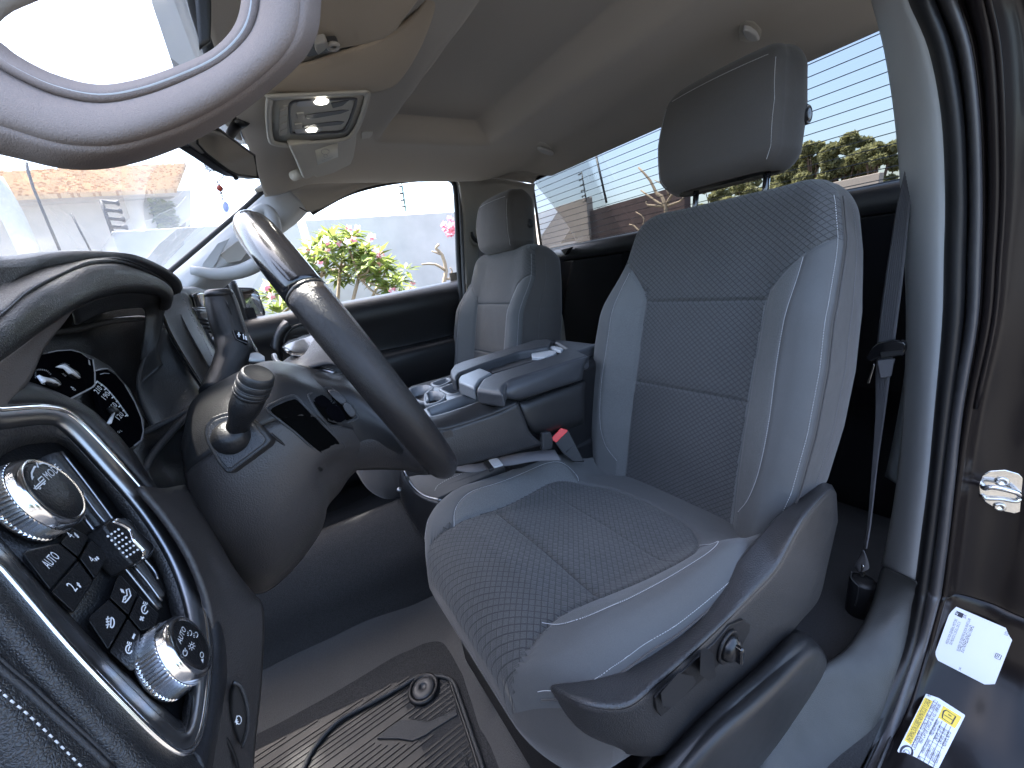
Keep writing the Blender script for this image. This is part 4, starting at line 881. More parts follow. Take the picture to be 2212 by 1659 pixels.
for k_, pts in enumerate(([(330,1659),(480,1545),(620,1440)], [(420,1730),(560,1640),(640,1560)], [(580,1700),(740,1590),(800,1540)])):
    V, F = tubeVF(PT(9, pts, z=-.80), .011, 4, sm=1); add('rail', V, F, 'plastic_black', sr_, bevel=.002)
    V, F = tubeVF([p+np.array([-.002,.002,.0125]) for p in PT(9, pts, z=-.80)], .0022, 6, sm=1); add('rail_edge', V, F, 'zinc', sr_)
for q in ((540,1590),(490,1640),(600,1600)): lathe('bolt', Q(*Zp(9,*q), z=-.79), (0,0,1), [(0,.007),(.006,.007),(.008,.004),(.008,0)], 'zinc', sr_, n=8)
slab('front_foot', [Q(*Zp(9,*p), z=-.775) for p in [(480,1530),(740,1592),(750,1600),(700,1650),(640,1640),(560,1600)]], (0,0,1), .02, 'seat_plastic', sr_, bevel=.005)
box('understructure', (.47,-.38,-.72), (.40,.42,.2), 'plastic_black', seat1, bevel=.02)
# inboard hinge cover and lower front skirt
box('hinge_cover', (.70,-.62,-.52), (.03,.14,.14), 'plastic_black', seat1, bevel=.02, seg=3)
# ================================================================== DASHBOARD, WHEEL, COLUMN
dash = thing('dashboard', 'black stitched dashboard with a hooded instrument bay in front of the steering wheel', 'dashboard', (.6,.3,-.4))
def R6(name, rows, m, par, k=6, nr=5, nc=6, thick=.004, **kw): return patch(name, [[Q(*Zp(k, p[0], p[1]), x=p[2]) for p in r] for r in rows], m, par, nr, nc, thick, **kw)
# hood over the instruments: columns T (skyline), S (seam), F (front), L (lip)
Tt = [(-80,566,.42),(0,564,.45),(60,557,.48),(130,553,.51),(210,558,.55),(270,566,.58),(330,591,.62),(358,612,.65),(367,632,.67)]
T2 = [(-80,640,.36),(0,625,.39),(60,597,.43),(130,577,.47),(207,563,.52),(268,568,.56),(330,593,.61),(361,616,.645),(367,636,.665)]
SS = [(-80,735,.30),(0,689,.335),(62,637,.385),(125,603,.435),(203,571,.49),(265,571,.545),(329,596,.60),(363,620,.64),(367,640,.66)]
S2 = [(-80,752,.298),(0,707,.328),(66,652,.378),(132,614,.428),(207,583,.485),(270,582,.54),(333,602,.598),(365,626,.637),(366,646,.658)]
FF = [(-80,790,.292),(0,738,.318),(72,682,.37),(146,638,.42),(215,611,.478),(278,604,.535),(337,618,.594),(363,640,.634),(362,662,.655)]
LL = [(-80,812,.295),(0,760,.32),(78,702,.372),(156,653,.424),(219,629,.482),(281,621,.54),(335,628,.598),(354,644,.634),(351,668,.654)]
KK = [(-80,815,.33),(0,764,.35),(80,708,.40),(158,659,.452),(220,635,.51),(281,627,.57),(333,633,.625),(350,648,.66),(346,672,.675)]
C3 = lambda R_: [Q(a, b, x=c) for a, b, c in R_]
beh = [p+np.array([.02,.16,-.03]) for p in C3(Tt)]
patch('instrument_hood', [beh, C3(Tt), C3(T2), C3(SS)], 'leather', dash, 6, 8, .003)
patch('instrument_hood', [C3(SS), [p+np.array([0,.006,-.001]) for p in [a*.8+b*.2 for a, b in zip(C3(SS), C3(S2))]], C3(S2), C3(FF), C3(LL), C3(KK)], 'leather', dash, 5, 8, .003)
mb = MB(); P = crm(np.array(C3([(a+2, b-9, c) for a, b, c in SS])), 8); stitches(mb, P, np.tile([-.2,-.6,.75], (len(P),1)), pitch=.004, r=.0004, lift=.001); mb.obj('stitching', 'thread_dark', dash)
# inner bezel, satin grey on the left turning dark on the right
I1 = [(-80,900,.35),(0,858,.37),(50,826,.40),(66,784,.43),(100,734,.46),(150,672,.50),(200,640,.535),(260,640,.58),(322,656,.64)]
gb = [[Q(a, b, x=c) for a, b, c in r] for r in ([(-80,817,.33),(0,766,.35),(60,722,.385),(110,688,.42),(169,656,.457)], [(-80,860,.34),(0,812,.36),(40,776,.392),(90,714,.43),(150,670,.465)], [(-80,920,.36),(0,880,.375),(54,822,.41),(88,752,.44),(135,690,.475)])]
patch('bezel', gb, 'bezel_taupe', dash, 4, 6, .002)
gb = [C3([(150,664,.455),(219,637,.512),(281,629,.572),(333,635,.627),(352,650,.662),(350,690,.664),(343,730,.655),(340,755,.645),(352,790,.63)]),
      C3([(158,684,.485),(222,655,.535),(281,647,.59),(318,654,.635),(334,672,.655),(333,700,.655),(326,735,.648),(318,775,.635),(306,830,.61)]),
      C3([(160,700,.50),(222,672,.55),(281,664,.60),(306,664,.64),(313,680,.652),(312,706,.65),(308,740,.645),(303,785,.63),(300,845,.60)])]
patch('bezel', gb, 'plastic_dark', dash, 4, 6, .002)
# dark bay behind the bezel
bay = [C3([(20,640,.62),(120,640,.66),(220,650,.70),(330,660,.74)]), C3([(20,710,.58),(130,705,.63),(230,690,.68),(335,690,.73)]), C3([(30,760,.55),(150,750,.61),(240,740,.66),(330,745,.71)]), C3([(30,850,.53),(170,850,.59),(260,845,.63),(325,850,.66)]), C3([(60,960,.52),(200,960,.57),(290,960,.59),(340,950,.60)]), C3([(120,1060,.5),(240,1060,.53),(320,1040,.55),(380,1000,.56)])]
patch('instrument_bay', bay, 'plastic_black', dash, 5, 6, .003)
tube('bay_rim', C3([(100,720,.60),(165,711,.625),(240,694,.655),(300,688,.68),(322,690,.69)]), .0035, 'plastic_grey', dash)
# cluster faces
CL = (np.array([.50,.135,-.06]), _n([-.05,-.93,.36]))
G4 = lambda x, y, h=0: Q(*Zp(4, x, y), pl=off(CL, h))
cl = thing('instrument_cluster', 'black glossy instrument cluster with white needles and dial numbers', 'instrument cluster', G4(600,1050))
lens = [(150,1000),(205,880),(300,785),(400,765),(490,760),(560,778),(610,815),(645,822),(655,900),(740,888),(800,925),(860,1000),(930,1120),(980,1240),(992,1330),(975,1390),(930,1430),(880,1450),(820,1400),(700,1300),(540,1150),(300,1060)]
slab('backplate', [G4(x, y, -.012) for x, y in [(140,1010),(200,870),(300,775),(500,750),(640,800),(760,870),(900,1030),(1000,1250),(1000,1370),(900,1480),(700,1420),(480,1240),(300,1100)]], CL[1], .006, 'plastic_black', cl, bevel=.001)
slab('left_display', [G4(x, y, -.004) for x, y in [(150,1000),(205,880),(300,790),(400,768),(490,762),(560,780),(610,818),(640,825),(655,920),(656,1000),(640,1020),(490,1098),(300,1080)]], CL[1], .004, 'display_black', cl, bevel=.0008)
slab('speed_display', [G4(x, y, -.004) for x, y in [(655,905),(740,892),(800,930),(860,1000),(930,1120),(980,1240),(990,1330),(970,1395),(880,1448),(780,1320),(700,1170),(668,1060)]], CL[1], .004, 'display_black', cl, bevel=.0008)
def lineon(mb, pts, conv, w_, plane, mi=0, closed=False, lift=.0003):
    V, F = ribVF([conv(*p) for p in pts], plane[1], w_, lift, closed); mb.put(V, F, mi)
mb = MB()
c4 = lambda x, y: G4(x, y, -.0035)
lineon(mb, [(330,780),(400,765),(490,762),(555,778),(600,812)], c4, .0009, CL); lineon(mb, [(612,818),(640,825),(654,920),(655,1000),(640,1018)], c4, .0013, CL); lineon(mb, [(640,1018),(560,1060),(487,1098)], c4, .0012, CL)
lineon(mb, [(658,905),(700,892),(745,890),(790,915)], c4, .0011, CL); lineon(mb, [(860,1000),(930,1120),(975,1230),(990,1320),(975,1385),(925,1425)], c4, .0012, CL); lineon(mb, [(690,930),(720,922),(755,925)], c4, .0008, CL)
lineon(mb, [(612,830),(618,865)], c4, .0016, CL)
mb.obj('display_edges', 'dim_ink', cl)
mb = MB()
def arc(pts, n): 
    L_ = crm(np.array(pts, float), 10); s = np.r_[0, np.cumsum(np.linalg.norm(np.diff(L_, axis=0), axis=1))]; t = np.linspace(0, s[-1], n); return np.stack([np.interp(t, s, L_[:,0]), np.interp(t, s, L_[:,1])], 1)
A_ = arc([(672,975),(720,1010),(760,1050),(810,1110),(850,1165),(885,1215)], 42)
for i, p in enumerate(A_):
    d = A_[min(i+1, 41)]-A_[max(i-1, 0)]; d = d/np.linalg.norm(d); n2 = np.array([-d[1], d[0]]); l = 22 if i % 10 == 0 else (14 if i % 5 == 0 else 9); lineon(mb, [tuple(p), tuple(p+n2*l)], c4, .0006 if i % 5 else .0010, CL)
mb.obj('dial_scale', 'white_ink', cl)
def word(mb, s, a, b, h, plane, conv, mi=0):
    A, B = conv(*a), conv(*b); V, F = textVF(s, A, B, plane[1], h); 
    if len(V): mb.put(V, F, mi)
mb = MB()
for s_, a, b in (('210', (678,1068),(708,1030)), ('190', (730,1108),(762,1070)), ('150', (785,1180),(812,1145)), ('120', (826,1248),(858,1210)), ('N O L', (800,1350),(845,1322))):
    word(mb, s_, a, b, .0048 if s_[0] != 'N' else .002, CL, c4)
word(mb, '40', (478,1012),(505,1040), .0042, CL, c4); word(mb, '0', (275,985),(290,1000), .004, CL, c4); word(mb, '50', (425,925),(450,945), .003, CL, c4)
mb.obj('dial_numbers', 'white_ink', cl)
def needle(pts, h=.003):
    P = [G4(x, y, h) for x, y in pts]; V, F = slabVF(P, CL[1], .002); add('needle', V, F, 'white_ink', cl)
needle([(752,1258),(772,1268),(797,1196),(790,1192)]); needle([(272,932),(300,945),(370,960),(425,1000),(375,975),(330,968),(310,985)]); needle([(400,870),(450,855),(500,890),(560,950),(510,915),(490,918),(455,880)])
for c_ in ((768,1190),(350,995),(490,935)): V, F = latheVF(G4(*c_, -.002), CL[1], [(0,.0045),(.004,.004),(.0045,.002),(.0045,0)], 20); add('needle_hub', V, F, 'plastic_black', cl)
mb = MB()
A_ = arc([(238,955),(240,905),(270,892),(320,900),(350,925)], 14)
for i, p in enumerate(A_):
    d = A_[min(i+1, 13)]-A_[max(i-1, 0)]; d = d/np.linalg.norm(d); n2 = np.array([-d[1], d[0]]); lineon(mb, [tuple(p), tuple(p+n2*10)], c4, .0006, CL)
A_ = arc([(400,880),(410,860),(440,850),(470,862)], 9)
for i, p in enumerate(A_): lineon(mb, [tuple(p), (p[0]+7, p[1]+7)], c4, .0006, CL)
mb.obj('small_scales', 'dim_ink', cl)
# curved grey panel to the right of the instruments and the black stitched bands
R6('side_panel', [[(1085,610,.655),(1065,720,.65),(1000,830,.63),(965,950,.61),(965,1050,.595),(1000,1170,.575),(1060,1290,.555)], [(1110,608,.665),(1110,740,.665),(1080,850,.655),(1070,960,.64),(1090,1060,.62),(1130,1150,.60),(1160,1260,.575)], [(1150,612,.68),(1190,730,.68),(1230,830,.672),(1270,930,.66),(1310,1020,.64),(1340,1090,.62),(1350,1180,.59)], [(1165,625,.69),(1225,740,.695),(1290,840,.69),(1340,930,.68),(1385,1010,.665),(1415,1060,.65),(1445,1110,.62)]], 'plastic_grey', dash, 4, 5, 5, .003)
R6('stitched_band', [[(8,560,.70),(-8,680,.69),(110,880,.672),(275,1135,.64)], [(22,545,.715),(28,680,.71),(140,870,.69),(283,1115,.655)], [(75,535,.74),(110,660,.735),(210,850,.71),(315,1050,.67)], [(150,545,.765),(180,650,.76),(260,800,.745),(352,970,.70)], [(186,590,.78),(225,720,.775),(300,860,.76),(362,950,.715)]], 'leather_fine', dash, 6, 5, 6, .004)
P = crm(np.array([Q(*Zp(6,*p), x=x_) for p, x_ in (((110,545),.748),((165,650),.744),((240,800),.722),((335,990),.683))]), 8); mb = MB(); stitches(mb, P, np.tile([-.75,-.6,.1], (len(P),1)), pitch=.005, r=.0005, lift=.002); mb.obj('stitching', 'thread_dark', dash)
V, F = tubeVF(crm(np.array([Q(*Zp(6,*p), x=x_) for p, x_ in (((58,528),.742),((90,620),.742),((170,780),.72),((300,1010),.68))]), 6), .0014, 6); add('piping', V, F, 'plastic_black', dash)
V, F = tubeVF(crm(np.array([Q(*Zp(6,*p), x=x_) for p, x_ in (((10,670),.685),((60,790),.675),((150,945),.66),((275,1140),.635))]), 6), .0022, 6); add('gloss_line', V, F, 'piano_black', dash)
# right part of the dash with the vent
R6('dash_top', [[(15,540,.70),(60,522,.78),(160,524,.86),(300,540,1.0),(400,580,1.3)], [(20,560,.72),(90,532,.79),(180,535,.87),(310,560,1.0),(410,610,1.3)], [(120,600,.78),(185,560,.80),(240,548,.87),(320,600,1.0),(420,680,1.3)], [(220,760,.80),(240,720,.84),(290,700,.9),(350,740,1.0),(440,780,1.3)], [(340,1000,.78),(370,980,.84),(400,950,.9),(440,940,1.0),(480,930,1.3)]], 'leather_fine', dash, 6, 5, 6, .004)
vt = R6('vent_panel', [[(184,562,.778),(225,548,.80),(292,556,.86)], [(196,610,.778),(240,600,.80),(296,600,.86)], [(206,648,.778),(250,640,.80),(300,640,.86)]], 'piano_black', dash, 6, 4, 4, .003)
R6('vent_recess', [[(210,655,.778),(252,648,.80),(310,648,.85)], [(245,740,.775),(290,760,.80),(330,800,.83)], [(345,930,.755),(350,930,.77),(356,930,.79)]], 'plastic_black', dash, 6, 4, 4, .003)
for pts in ([(188,640),(245,640),(300,640)], [(205,652),(250,655),(300,655)]): 
    V, F = tubeVF(crm(np.array([Q(*Zp(6,*p), x=x_) for p, x_ in zip(pts, (.772,.79,.84))]), 5), .0018, 6); add('vent_strip', V, F, 'satin_metal', dash)
for i in range(4): 
    t = i/3; V, F = tubeVF([Q(*Zp(6, 232+45*t, 700+75*t), x=.772), Q(*Zp(6, 300+22*t, 720+70*t), x=.80)], .003, 6); add('vent_slat', V, F, 'plastic_dark', dash)
lathe('vent_thumbwheel', Q(*Zp(6,322,828), x=.772), (-.3,-1,.1), [(-.004,.006),(.0,.0068),(.004,.006)], 'satin_metal', dash, n=20)
# dark valley between the cluster and the column and its two pale ridges
R6('lower_valley', [[(760,1300,.52),(1000,1330,.55),(1350,1150,.59),(1450,1110,.62)], [(860,1460,.50),(1050,1400,.535),(1370,1200,.575),(1500,1180,.60)], [(960,1600,.47),(1120,1560,.52),(1330,1400,.55),(1480,1350,.57)], [(1020,1800,.45),(1200,1800,.49),(1380,1750,.53),(1520,1650,.55)], [(1050,2300,.45),(1250,2300,.49),(1450,2200,.53),(1620,2000,.55)]], 'plastic_black', dash, 4, 5, 6, .004)
for pts in ([(985,1340,.545),(1060,1300,.553),(1200,1235,.567),(1340,1160,.585)], [(990,1605,.475),(1060,1480,.505),(1150,1370,.53),(1245,1268,.55),(1320,1190,.57)]):
    V, F = tubeVF(crm(np.array([Q(*Zp(4, p[0], p[1]), x=p[2]-.004) for p in pts]), 6), .0035, 8); add('ridge', V, F, 'plastic_grey', dash)
# knee bolster, lower left
R6('knee_bolster', [[(640,330,0.380),(760,340,0.415),(900,330,0.455),(1050,450,0.485)], [(780,500,0.370),(880,520,0.390),(1000,560,0.425),(1080,700,0.455)], [(900,700,0.355),(980,720,0.380),(1080,740,0.395),(1190,840,0.425)], [(980,950,0.340),(1050,950,0.355),(1140,930,0.375),(1238,930,0.395)], [(980,1250,0.325),(1050,1250,0.335),(1140,1250,0.350),(1226,1250,0.380)], [(940,1550,0.310),(1020,1550,0.320),(1110,1550,0.335),(1195,1550,0.360)], [(820,1720,0.300),(980,1760,0.310),(1080,1760,0.325),(1180,1760,0.350)]], 'plastic_warm', dash, 5, 5, 6, .004)
pk = slab('parking_brake_button', [Q(*Zp(5, x, y), x=.327) for x, y in [(1120,1255),(1140,1262),(1185,1380),(1175,1480),(1150,1560),(1120,1480),(1102,1400),(1105,1300)]], (-.9,-.4,.1), .006, 'plastic_dark', dash, bevel=.0015)
mb = MB(); pp = (Q(*Zp(5,1140,1430), x=.3265), _n([-.9,-.4,.1])); c5 = lambda x, y: Q(*Zp(5, x, y), pl=pp)
lineon(mb, [(1138+12*math.cos(t), 1430+20*math.sin(t)) for t in np.linspace(0,6.283,16)[:-1]], c5, .0005, pp, closed=True); word(mb, 'P', (1136,1440),(1143,1424), .003, pp, c5)
lineon(mb, [(1128,1452),(1124,1430),(1130,1408)], c5, .0005, pp); mb.obj('brake_symbol', 'white_ink', pk)
V, F = tubeVF([Q(*Zp(5,x,y), x=.3245) for x, y in [(1000,1475),(1060,1500),(1105,1570),(1135,1659)]], .0012, 6, sm=4); add('cover_gap', V, F, 'plastic_black', dash)
V, F = tubeVF([Q(*Zp(5,x,y), x=.3255) for x, y in [(1112,1250),(1150,1275),(1180,1370),(1182,1470),(1155,1560)]], .0013, 6, sm=4); add('cover_gap', V, F, 'plastic_grey', dash)

# ---------------------------------------------------------------- light switch panel
PS = (np.array([.29,.145,-.08]), _n([-.10,-.95,.28]))
G5 = lambda x, y, h=0: Q(*Zp(5, x, y), pl=off(PS, h))
sp = thing('switch_panel', 'black switch panel with chrome frame and two ribbed knobs at the near dashboard end', 'switch panel', G5(500,800))
GD = lambda x, y, h=0: Q(x, y, pl=off(PS, h))
Oo = [(-80,880),(0,877),(100,874),(165,897),(258,990),(340,1085),(405,1185),(443,1290),(458,1395),(452,1490),(435,1590),(402,1634),(350,1612),(255,1520),(145,1403),(55,1298),(0,1234),(-80,1146)]
Ii = [(-80,930),(0,926),(95,916),(142,934),(225,1022),(300,1110),(360,1205),(395,1295),(412,1385),(420,1480),(411,1560),(393,1590),(352,1565),(265,1480),(155,1368),(68,1270),(8,1205),(-70,1118)]
def ringpatch(name, loops, m, par, nr=4, nc=5, thick=.0015):
    return patch(name, [[GD(x, y, h) for (x, y), h in zip(l, [hh]*len(l))] for l, hh in loops], m, par, nr, nc, thick, closedc=True)
mix = lambda A, B, t: [(a[0]*(1-t)+b[0]*t, a[1]*(1-t)+b[1]*t) for a, b in zip(A, B)]
ringpatch('chrome_frame', [(mix(Oo,Ii,-.05), -.002), (mix(Oo,Ii,.05), .0030), (mix(Oo,Ii,.16), .0046), (mix(Oo,Ii,.26), .0037)], 'chrome', sp)
ringpatch('satin_frame', [(mix(Oo,Ii,.26), .0036), (mix(Oo,Ii,.55), .0032), (mix(Oo,Ii,.85), .001), (mix(Oo,Ii,1.0), -.002)], 'satin_metal', sp)
Fl = [(-80,1060),(0,985),(60,960),(136,962),(200,1030),(262,1110),(330,1215),(362,1300),(385,1380),(400,1470),(398,1535),(388,1560),(350,1535),(270,1460),(160,1350),(74,1255),(14,1190),(-60,1100)]
ringpatch('inner_wall', [(Ii, -.0018), (mix(Ii,Fl,.5), -.006), (mix(Ii,Fl,1), -.014)], 'seat_plastic', sp)
slab('panel_face', [GD(x, y, -.0125) for x, y in Oo], PS[1], .004, 'plastic_black', sp, bevel=0)
# leather pad around it
Pd = [(-80,800),(0,817),(56,826),(125,853),(187,886),(236,925),(277,972),(318,1035),(365,1100),(418,1175),(458,1270),(480,1360),(484,1450),(470,1540),(452,1640),(440,1720)]
Pi = [(-80,878),(0,876),(60,874),(105,874),(165,897),(212,942),(258,990),(300,1038),(340,1085),(405,1185),(443,1290),(458,1395),(452,1490),(445,1540),(432,1600),(415,1630)]
patch('leather_pad', [[GD(x, y, -.05) for x, y in Pd], [GD(x*.93+a*.07, y*.93+b*.07, -.018) for (x, y), (a, b) in zip(Pd, Pi)], [GD(x*.62+a*.38, y*.62+b*.38, -.001) for (x, y), (a, b) in zip(Pd, Pi)], [GD(x*.2+a*.8, y*.2+b*.8, .0015) for (x, y), (a, b) in zip(Pd, Pi)], [GD(a, b, -.002) for (a, b) in Pi]], 'leather_fine', sp, 5, 6, .003)
Lo = [(-80,1146),(0,1236),(55,1300),(145,1405),(255,1522),(350,1614),(402,1637),(440,1659)]
L2 = [(-140,1230),(-60,1330),(0,1398),(90,1500),(180,1590),(260,1680),(320,1740),(380,1790)]
L3 = [(-190,1330),(-110,1430),(-40,1500),(30,1580),(100,1660),(180,1740),(240,1810),(300,1860)]
L4 = [(-240,1480),(-170,1560),(-110,1620),(-50,1690),(10,1760),(80,1840),(150,1900),(220,1960)]
patch('lower_pad', [[GD(x, y, -.003) for x, y in Lo], [GD(x*.85+a*.15, y*.85+b*.15, .002) for (x, y), (a, b) in zip(Lo, L2)], [GD(x*.4+a*.6, y*.4+b*.6, .004) for (x, y), (a, b) in zip(Lo, L2)], [GD(x, y, -.001) for x, y in L2], [GD(x, y, -.004) for x, y in L3], [GD(x, y, -.02) for x, y in L4]], 'leather', sp, 6, 7, .003)
mb = MB(); P = crm(np.array([GD(*Zp(5,x,y), .0012) for x, y in [(-160,1170),(0,1318),(100,1400),(200,1492),(300,1590),(400,1690)]]), 8); stitches(mb, P, np.tile(PS[1], (len(P),1)), pitch=.0036, r=.00042, lift=.0012)
mb.obj('stitching', 'thread', sp)
V, F = tubeVF([GD(*Zp(5,x,y), .001) for x, y in [(-160,1040),(0,1190),(120,1290),(250,1410),(400,1545),(520,1660)]], .0016, 6, sm=6); add('seam_roll', V, F, 'leather_fine', sp)
V, F = tubeVF([GD(*Zp(5,x+22,y-24), .0013) for x, y in [(-160,1040),(0,1190),(120,1290),(250,1410),(400,1545),(520,1660)]], .0012, 6, sm=6); add('seam_roll', V, F, 'leather_fine', sp)
# knobs
kax = _n([.02,-.97,.24])
def knob(name, base5, R, Lk, faceR, nrib, label=None):
    c = G5(*base5, -.010)
    V, F = latheVF(c, kax, [(0,R*.93),(.001,R),(.002,R*1.0),(.003,R*1.0),(Lk*.60,R*.965),(Lk*.63,R*.955),(Lk*.66,R*.945),(Lk*.82,R*.925),(Lk*.95,R*.87),(Lk,faceR*1.05),(Lk-.0008,faceR)], nrib, (3,4,-.0013))
    k = add(name, V, F, 'chrome', sp, label=label)
    for i, pl_ in enumerate(k.data.polygons): pl_.use_smooth = not (2*nrib <= i < 5*nrib)
    f = lathe('knob_face', c+kax*(Lk-.0012), kax, [(0,faceR*.99),(.0008,faceR*.97),(.0012,faceR*.93),(.0012,0)], 'plastic_black', k, n=48); return k, (c+kax*Lk, kax)
k1, F1 = knob('drive_mode_knob', (105,412), .0262, .0165, .0205, 116, 'large chrome drive mode knob'); k2, F2 = knob('headlight_knob', (752,1182), .0243, .0205, .0178, 104, 'chrome headlight knob')
KF = lambda pf: (lambda x, y: Q(*Zp(5, x, y), pl=off(pf, .0002)))
c1, c2 = KF(F1), KF(F2)
mb = MB(); lineon(mb, [(150,282),(148,255),(160,228),(168,222)], c1, .0011, F1); lineon(mb, [(182,212),(200,206),(222,212),(238,220)], c1, .0011, F1); lineon(mb, [(172,205),(178,228)], c1, .0011, F1)
for tri_ in ([(144,270),(160,272),(150,290)], [(226,210),(244,221),(228,224)]): V, F = pgon([c1(*p) for p in tri_], F1[1], .0003); mb.put(V, F)
word(mb, 'MODE', (232,288),(292,238), .0052, F1, c1)
lineon(mb, [(158,330),(208,282),(214,292),(170,332)], c1, .0007, F1, closed=True); lineon(mb, [(186,296),(178,286),(196,270),(206,280)], c1, .0007, F1); lineon(mb, [(160,312),(170,335)], c1, .0007, F1); lineon(mb, [(178,326),(186,332),(192,324)], c1, .0007, F1); lineon(mb, [(200,306),(208,310),(212,302)], c1, .0007, F1)
mb.obj('knob_symbols', 'white_ink', k1)
mb = MB(); word(mb, 'AUTO', (862,1072),(886,1000), .0040, F2, c2)
def circ(mb, cx, cy, rx, ry, conv, w_, pf, n=18, a0=0, a1=6.283): lineon(mb, [(cx+rx*math.cos(t), cy+ry*math.sin(t)) for t in np.linspace(a0, a1, n)[:(-1 if a1-a0 > 6.2 else None)]], conv, w_, pf, closed=(a1-a0 > 6.2))
circ(mb, 912, 1080, 7, 9, c2, .0006, F2)
for t in np.linspace(0, 6.283, 9)[:-1]: lineon(mb, [(912+11*math.cos(t), 1080+13*math.sin(t)), (912+17*math.cos(t), 1080+21*math.sin(t))], c2, .0006, F2)
circ(mb, 880, 1112, 10, 15, c2, .0007, F2, a0=-1.1, a1=4.2); lineon(mb, [(880,1088),(880,1108)], c2, .0007, F2)
for cx, cy in ((904,1018),(933,1026)): circ(mb, cx, cy, 8, 12, c2, .0006, F2, a0=-2.2, a1=1.6); [lineon(mb, [(cx-14, cy-6+8*i), (cx-6, cy-3+8*i)], c2, .0005, F2) for i in range(3)]
circ(mb, 960, 1122, 8, 13, c2, .0006, F2); V, F = pgon([c2(*p) for p in [(955,1145),(968,1140),(966,1162)]], F2[1], .0003); mb.put(V, F); mb.obj('knob_symbols', 'white_ink', k2)
# buttons: top quads in picture 5, raised above the floor
def key(name, quad, label=None, m='plastic_black'):
    hb, ht = -.012, -.004; b = [G5(x, y, hb) for x, y in quad]; c_ = np.mean(quad, 0); t = [G5(x*.975+c_[0]*.025, y*.975+c_[1]*.025, ht) for x, y in quad]; k = len(quad)
    return add(name, b+t, [tuple(range(k))[::-1], tuple(range(k, 2*k))]+[(i, (i+1) % k, (i+1) % k+k, i+k) for i in range(k)], m, sp, bevel=.0009, seg=3, ang=20, label=label)
KP = off(PS, -.004); c5k = lambda x, y: Q(*Zp(5, x, y), pl=off(KP, .0001))
keys = {'auto': [(106,640),(120,622),(283,588),(370,662),(238,815)], 'four_high': [(287,585),(345,515),(425,558),(372,655)], 'two_high': [(240,820),(372,668),(447,770),(350,920)], 'four_low': [(378,660),(432,566),(518,648),(452,762)],
        'fog': [(422,960),(430,935),(520,853),(605,938),(515,1100)], 'bed_lamp': [(524,848),(560,745),(575,740),(655,828),(612,932)], 'dim_down': [(520,1105),(610,945),(668,1012),(645,1190),(620,1200)], 'dim_up': [(614,938),(660,834),(758,925),(740,985),(672,1008)]}
KO = {}
for nm, qd in keys.items(): KO[nm] = key('button', qd, {'auto':'button marked AUTO','four_high':'button marked 4 with two up arrows','two_high':'button marked 2 with an up arrow','four_low':'button marked 4 with down arrows','fog':'fog lamp button','bed_lamp':'cargo bed lamp button','dim_down':'dimmer button with a minus','dim_up':'dimmer button with a plus'}[nm])
def sym(nm, fn): mb = MB(); fn(mb); mb.obj('button_symbol', 'white_ink', KO[nm])
def arrow(mb, x, y, s, up=1):
    a = np.array([-.60,-.76])*up*s; b = np.array([.72,-.66])*s*.42; p = np.array([x, y]); tip = p+a
    V, F = pgon([c5k(*q) for q in (tip, p+a*.2+b, p+a*.2-b)], PS[1], .0003); mb.put(V, F); lineon(mb, [tuple(p+a*.3), tuple(p-a*.7)], c5k, .0013, PS)
sym('auto', lambda mb: word(mb, 'AUTO', (234,712),(286,656), .0058, PS, c5k))
sym('four_high', lambda mb: (word(mb, '4', (346,570),(355,558), .0055, PS, c5k), arrow(mb, 358,548, 13), arrow(mb, 367,556,13)))
sym('two_high', lambda mb: (word(mb, '2', (358,822),(370,806), .0068, PS, c5k), arrow(mb, 374,790,20)))
sym('four_low', lambda mb: (word(mb, '4', (446,684),(455,672), .0050, PS, c5k), arrow(mb, 455,666,12,-1), arrow(mb, 463,660,12)))
def foglamp(mb):
    circ(mb, 528, 968, 14, 24, c5k, .0009, PS, a0=-1.6, a1=1.6); lineon(mb, [(527,944),(524,992)], c5k, .0009, PS)
    for i in range(3): lineon(mb, [(502,952+14*i),(520,948+14*i)], c5k, .0008, PS)
    lineon(mb, [(512,938),(508,960),(514,975),(508,995)], c5k, .0007, PS)
sym('fog', foglamp)
def bedlamp(mb):
    lineon(mb, [(582,870),(590,845),(604,838),(600,812),(612,806),(622,838),(606,860),(594,872)], c5k, .0010, PS, closed=True)
    for i in range(3): lineon(mb, [(572+5*i,806+2*i),(580+5*i,824+2*i)], c5k, .0008, PS)
    circ(mb, 592, 850, 5, 7, c5k, .0007, PS)
sym('bed_lamp', bedlamp)
def bulb(mb, x, y): circ(mb, x, y, 15, 20, c5k, .0009, PS, a0=.3, a1=5); lineon(mb, [(x-3,y+9),(x,y-3),(x+6,y-14)], c5k, .0008, PS); [lineon(mb, [(x-8+8*i, y-26+3*i),(x-4+8*i,y-38+3*i)], c5k, .0007, PS) for i in range(3)]
sym('dim_up', lambda mb: (bulb(mb, 688, 905), lineon(mb, [(664,955),(684,942)], c5k, .0013, PS), lineon(mb, [(668,938),(680,960)], c5k, .0013, PS)))
sym('dim_down', lambda mb: (bulb(mb, 612, 1095), lineon(mb, [(630,1045),(640,1022)], c5k, .0014, PS)))
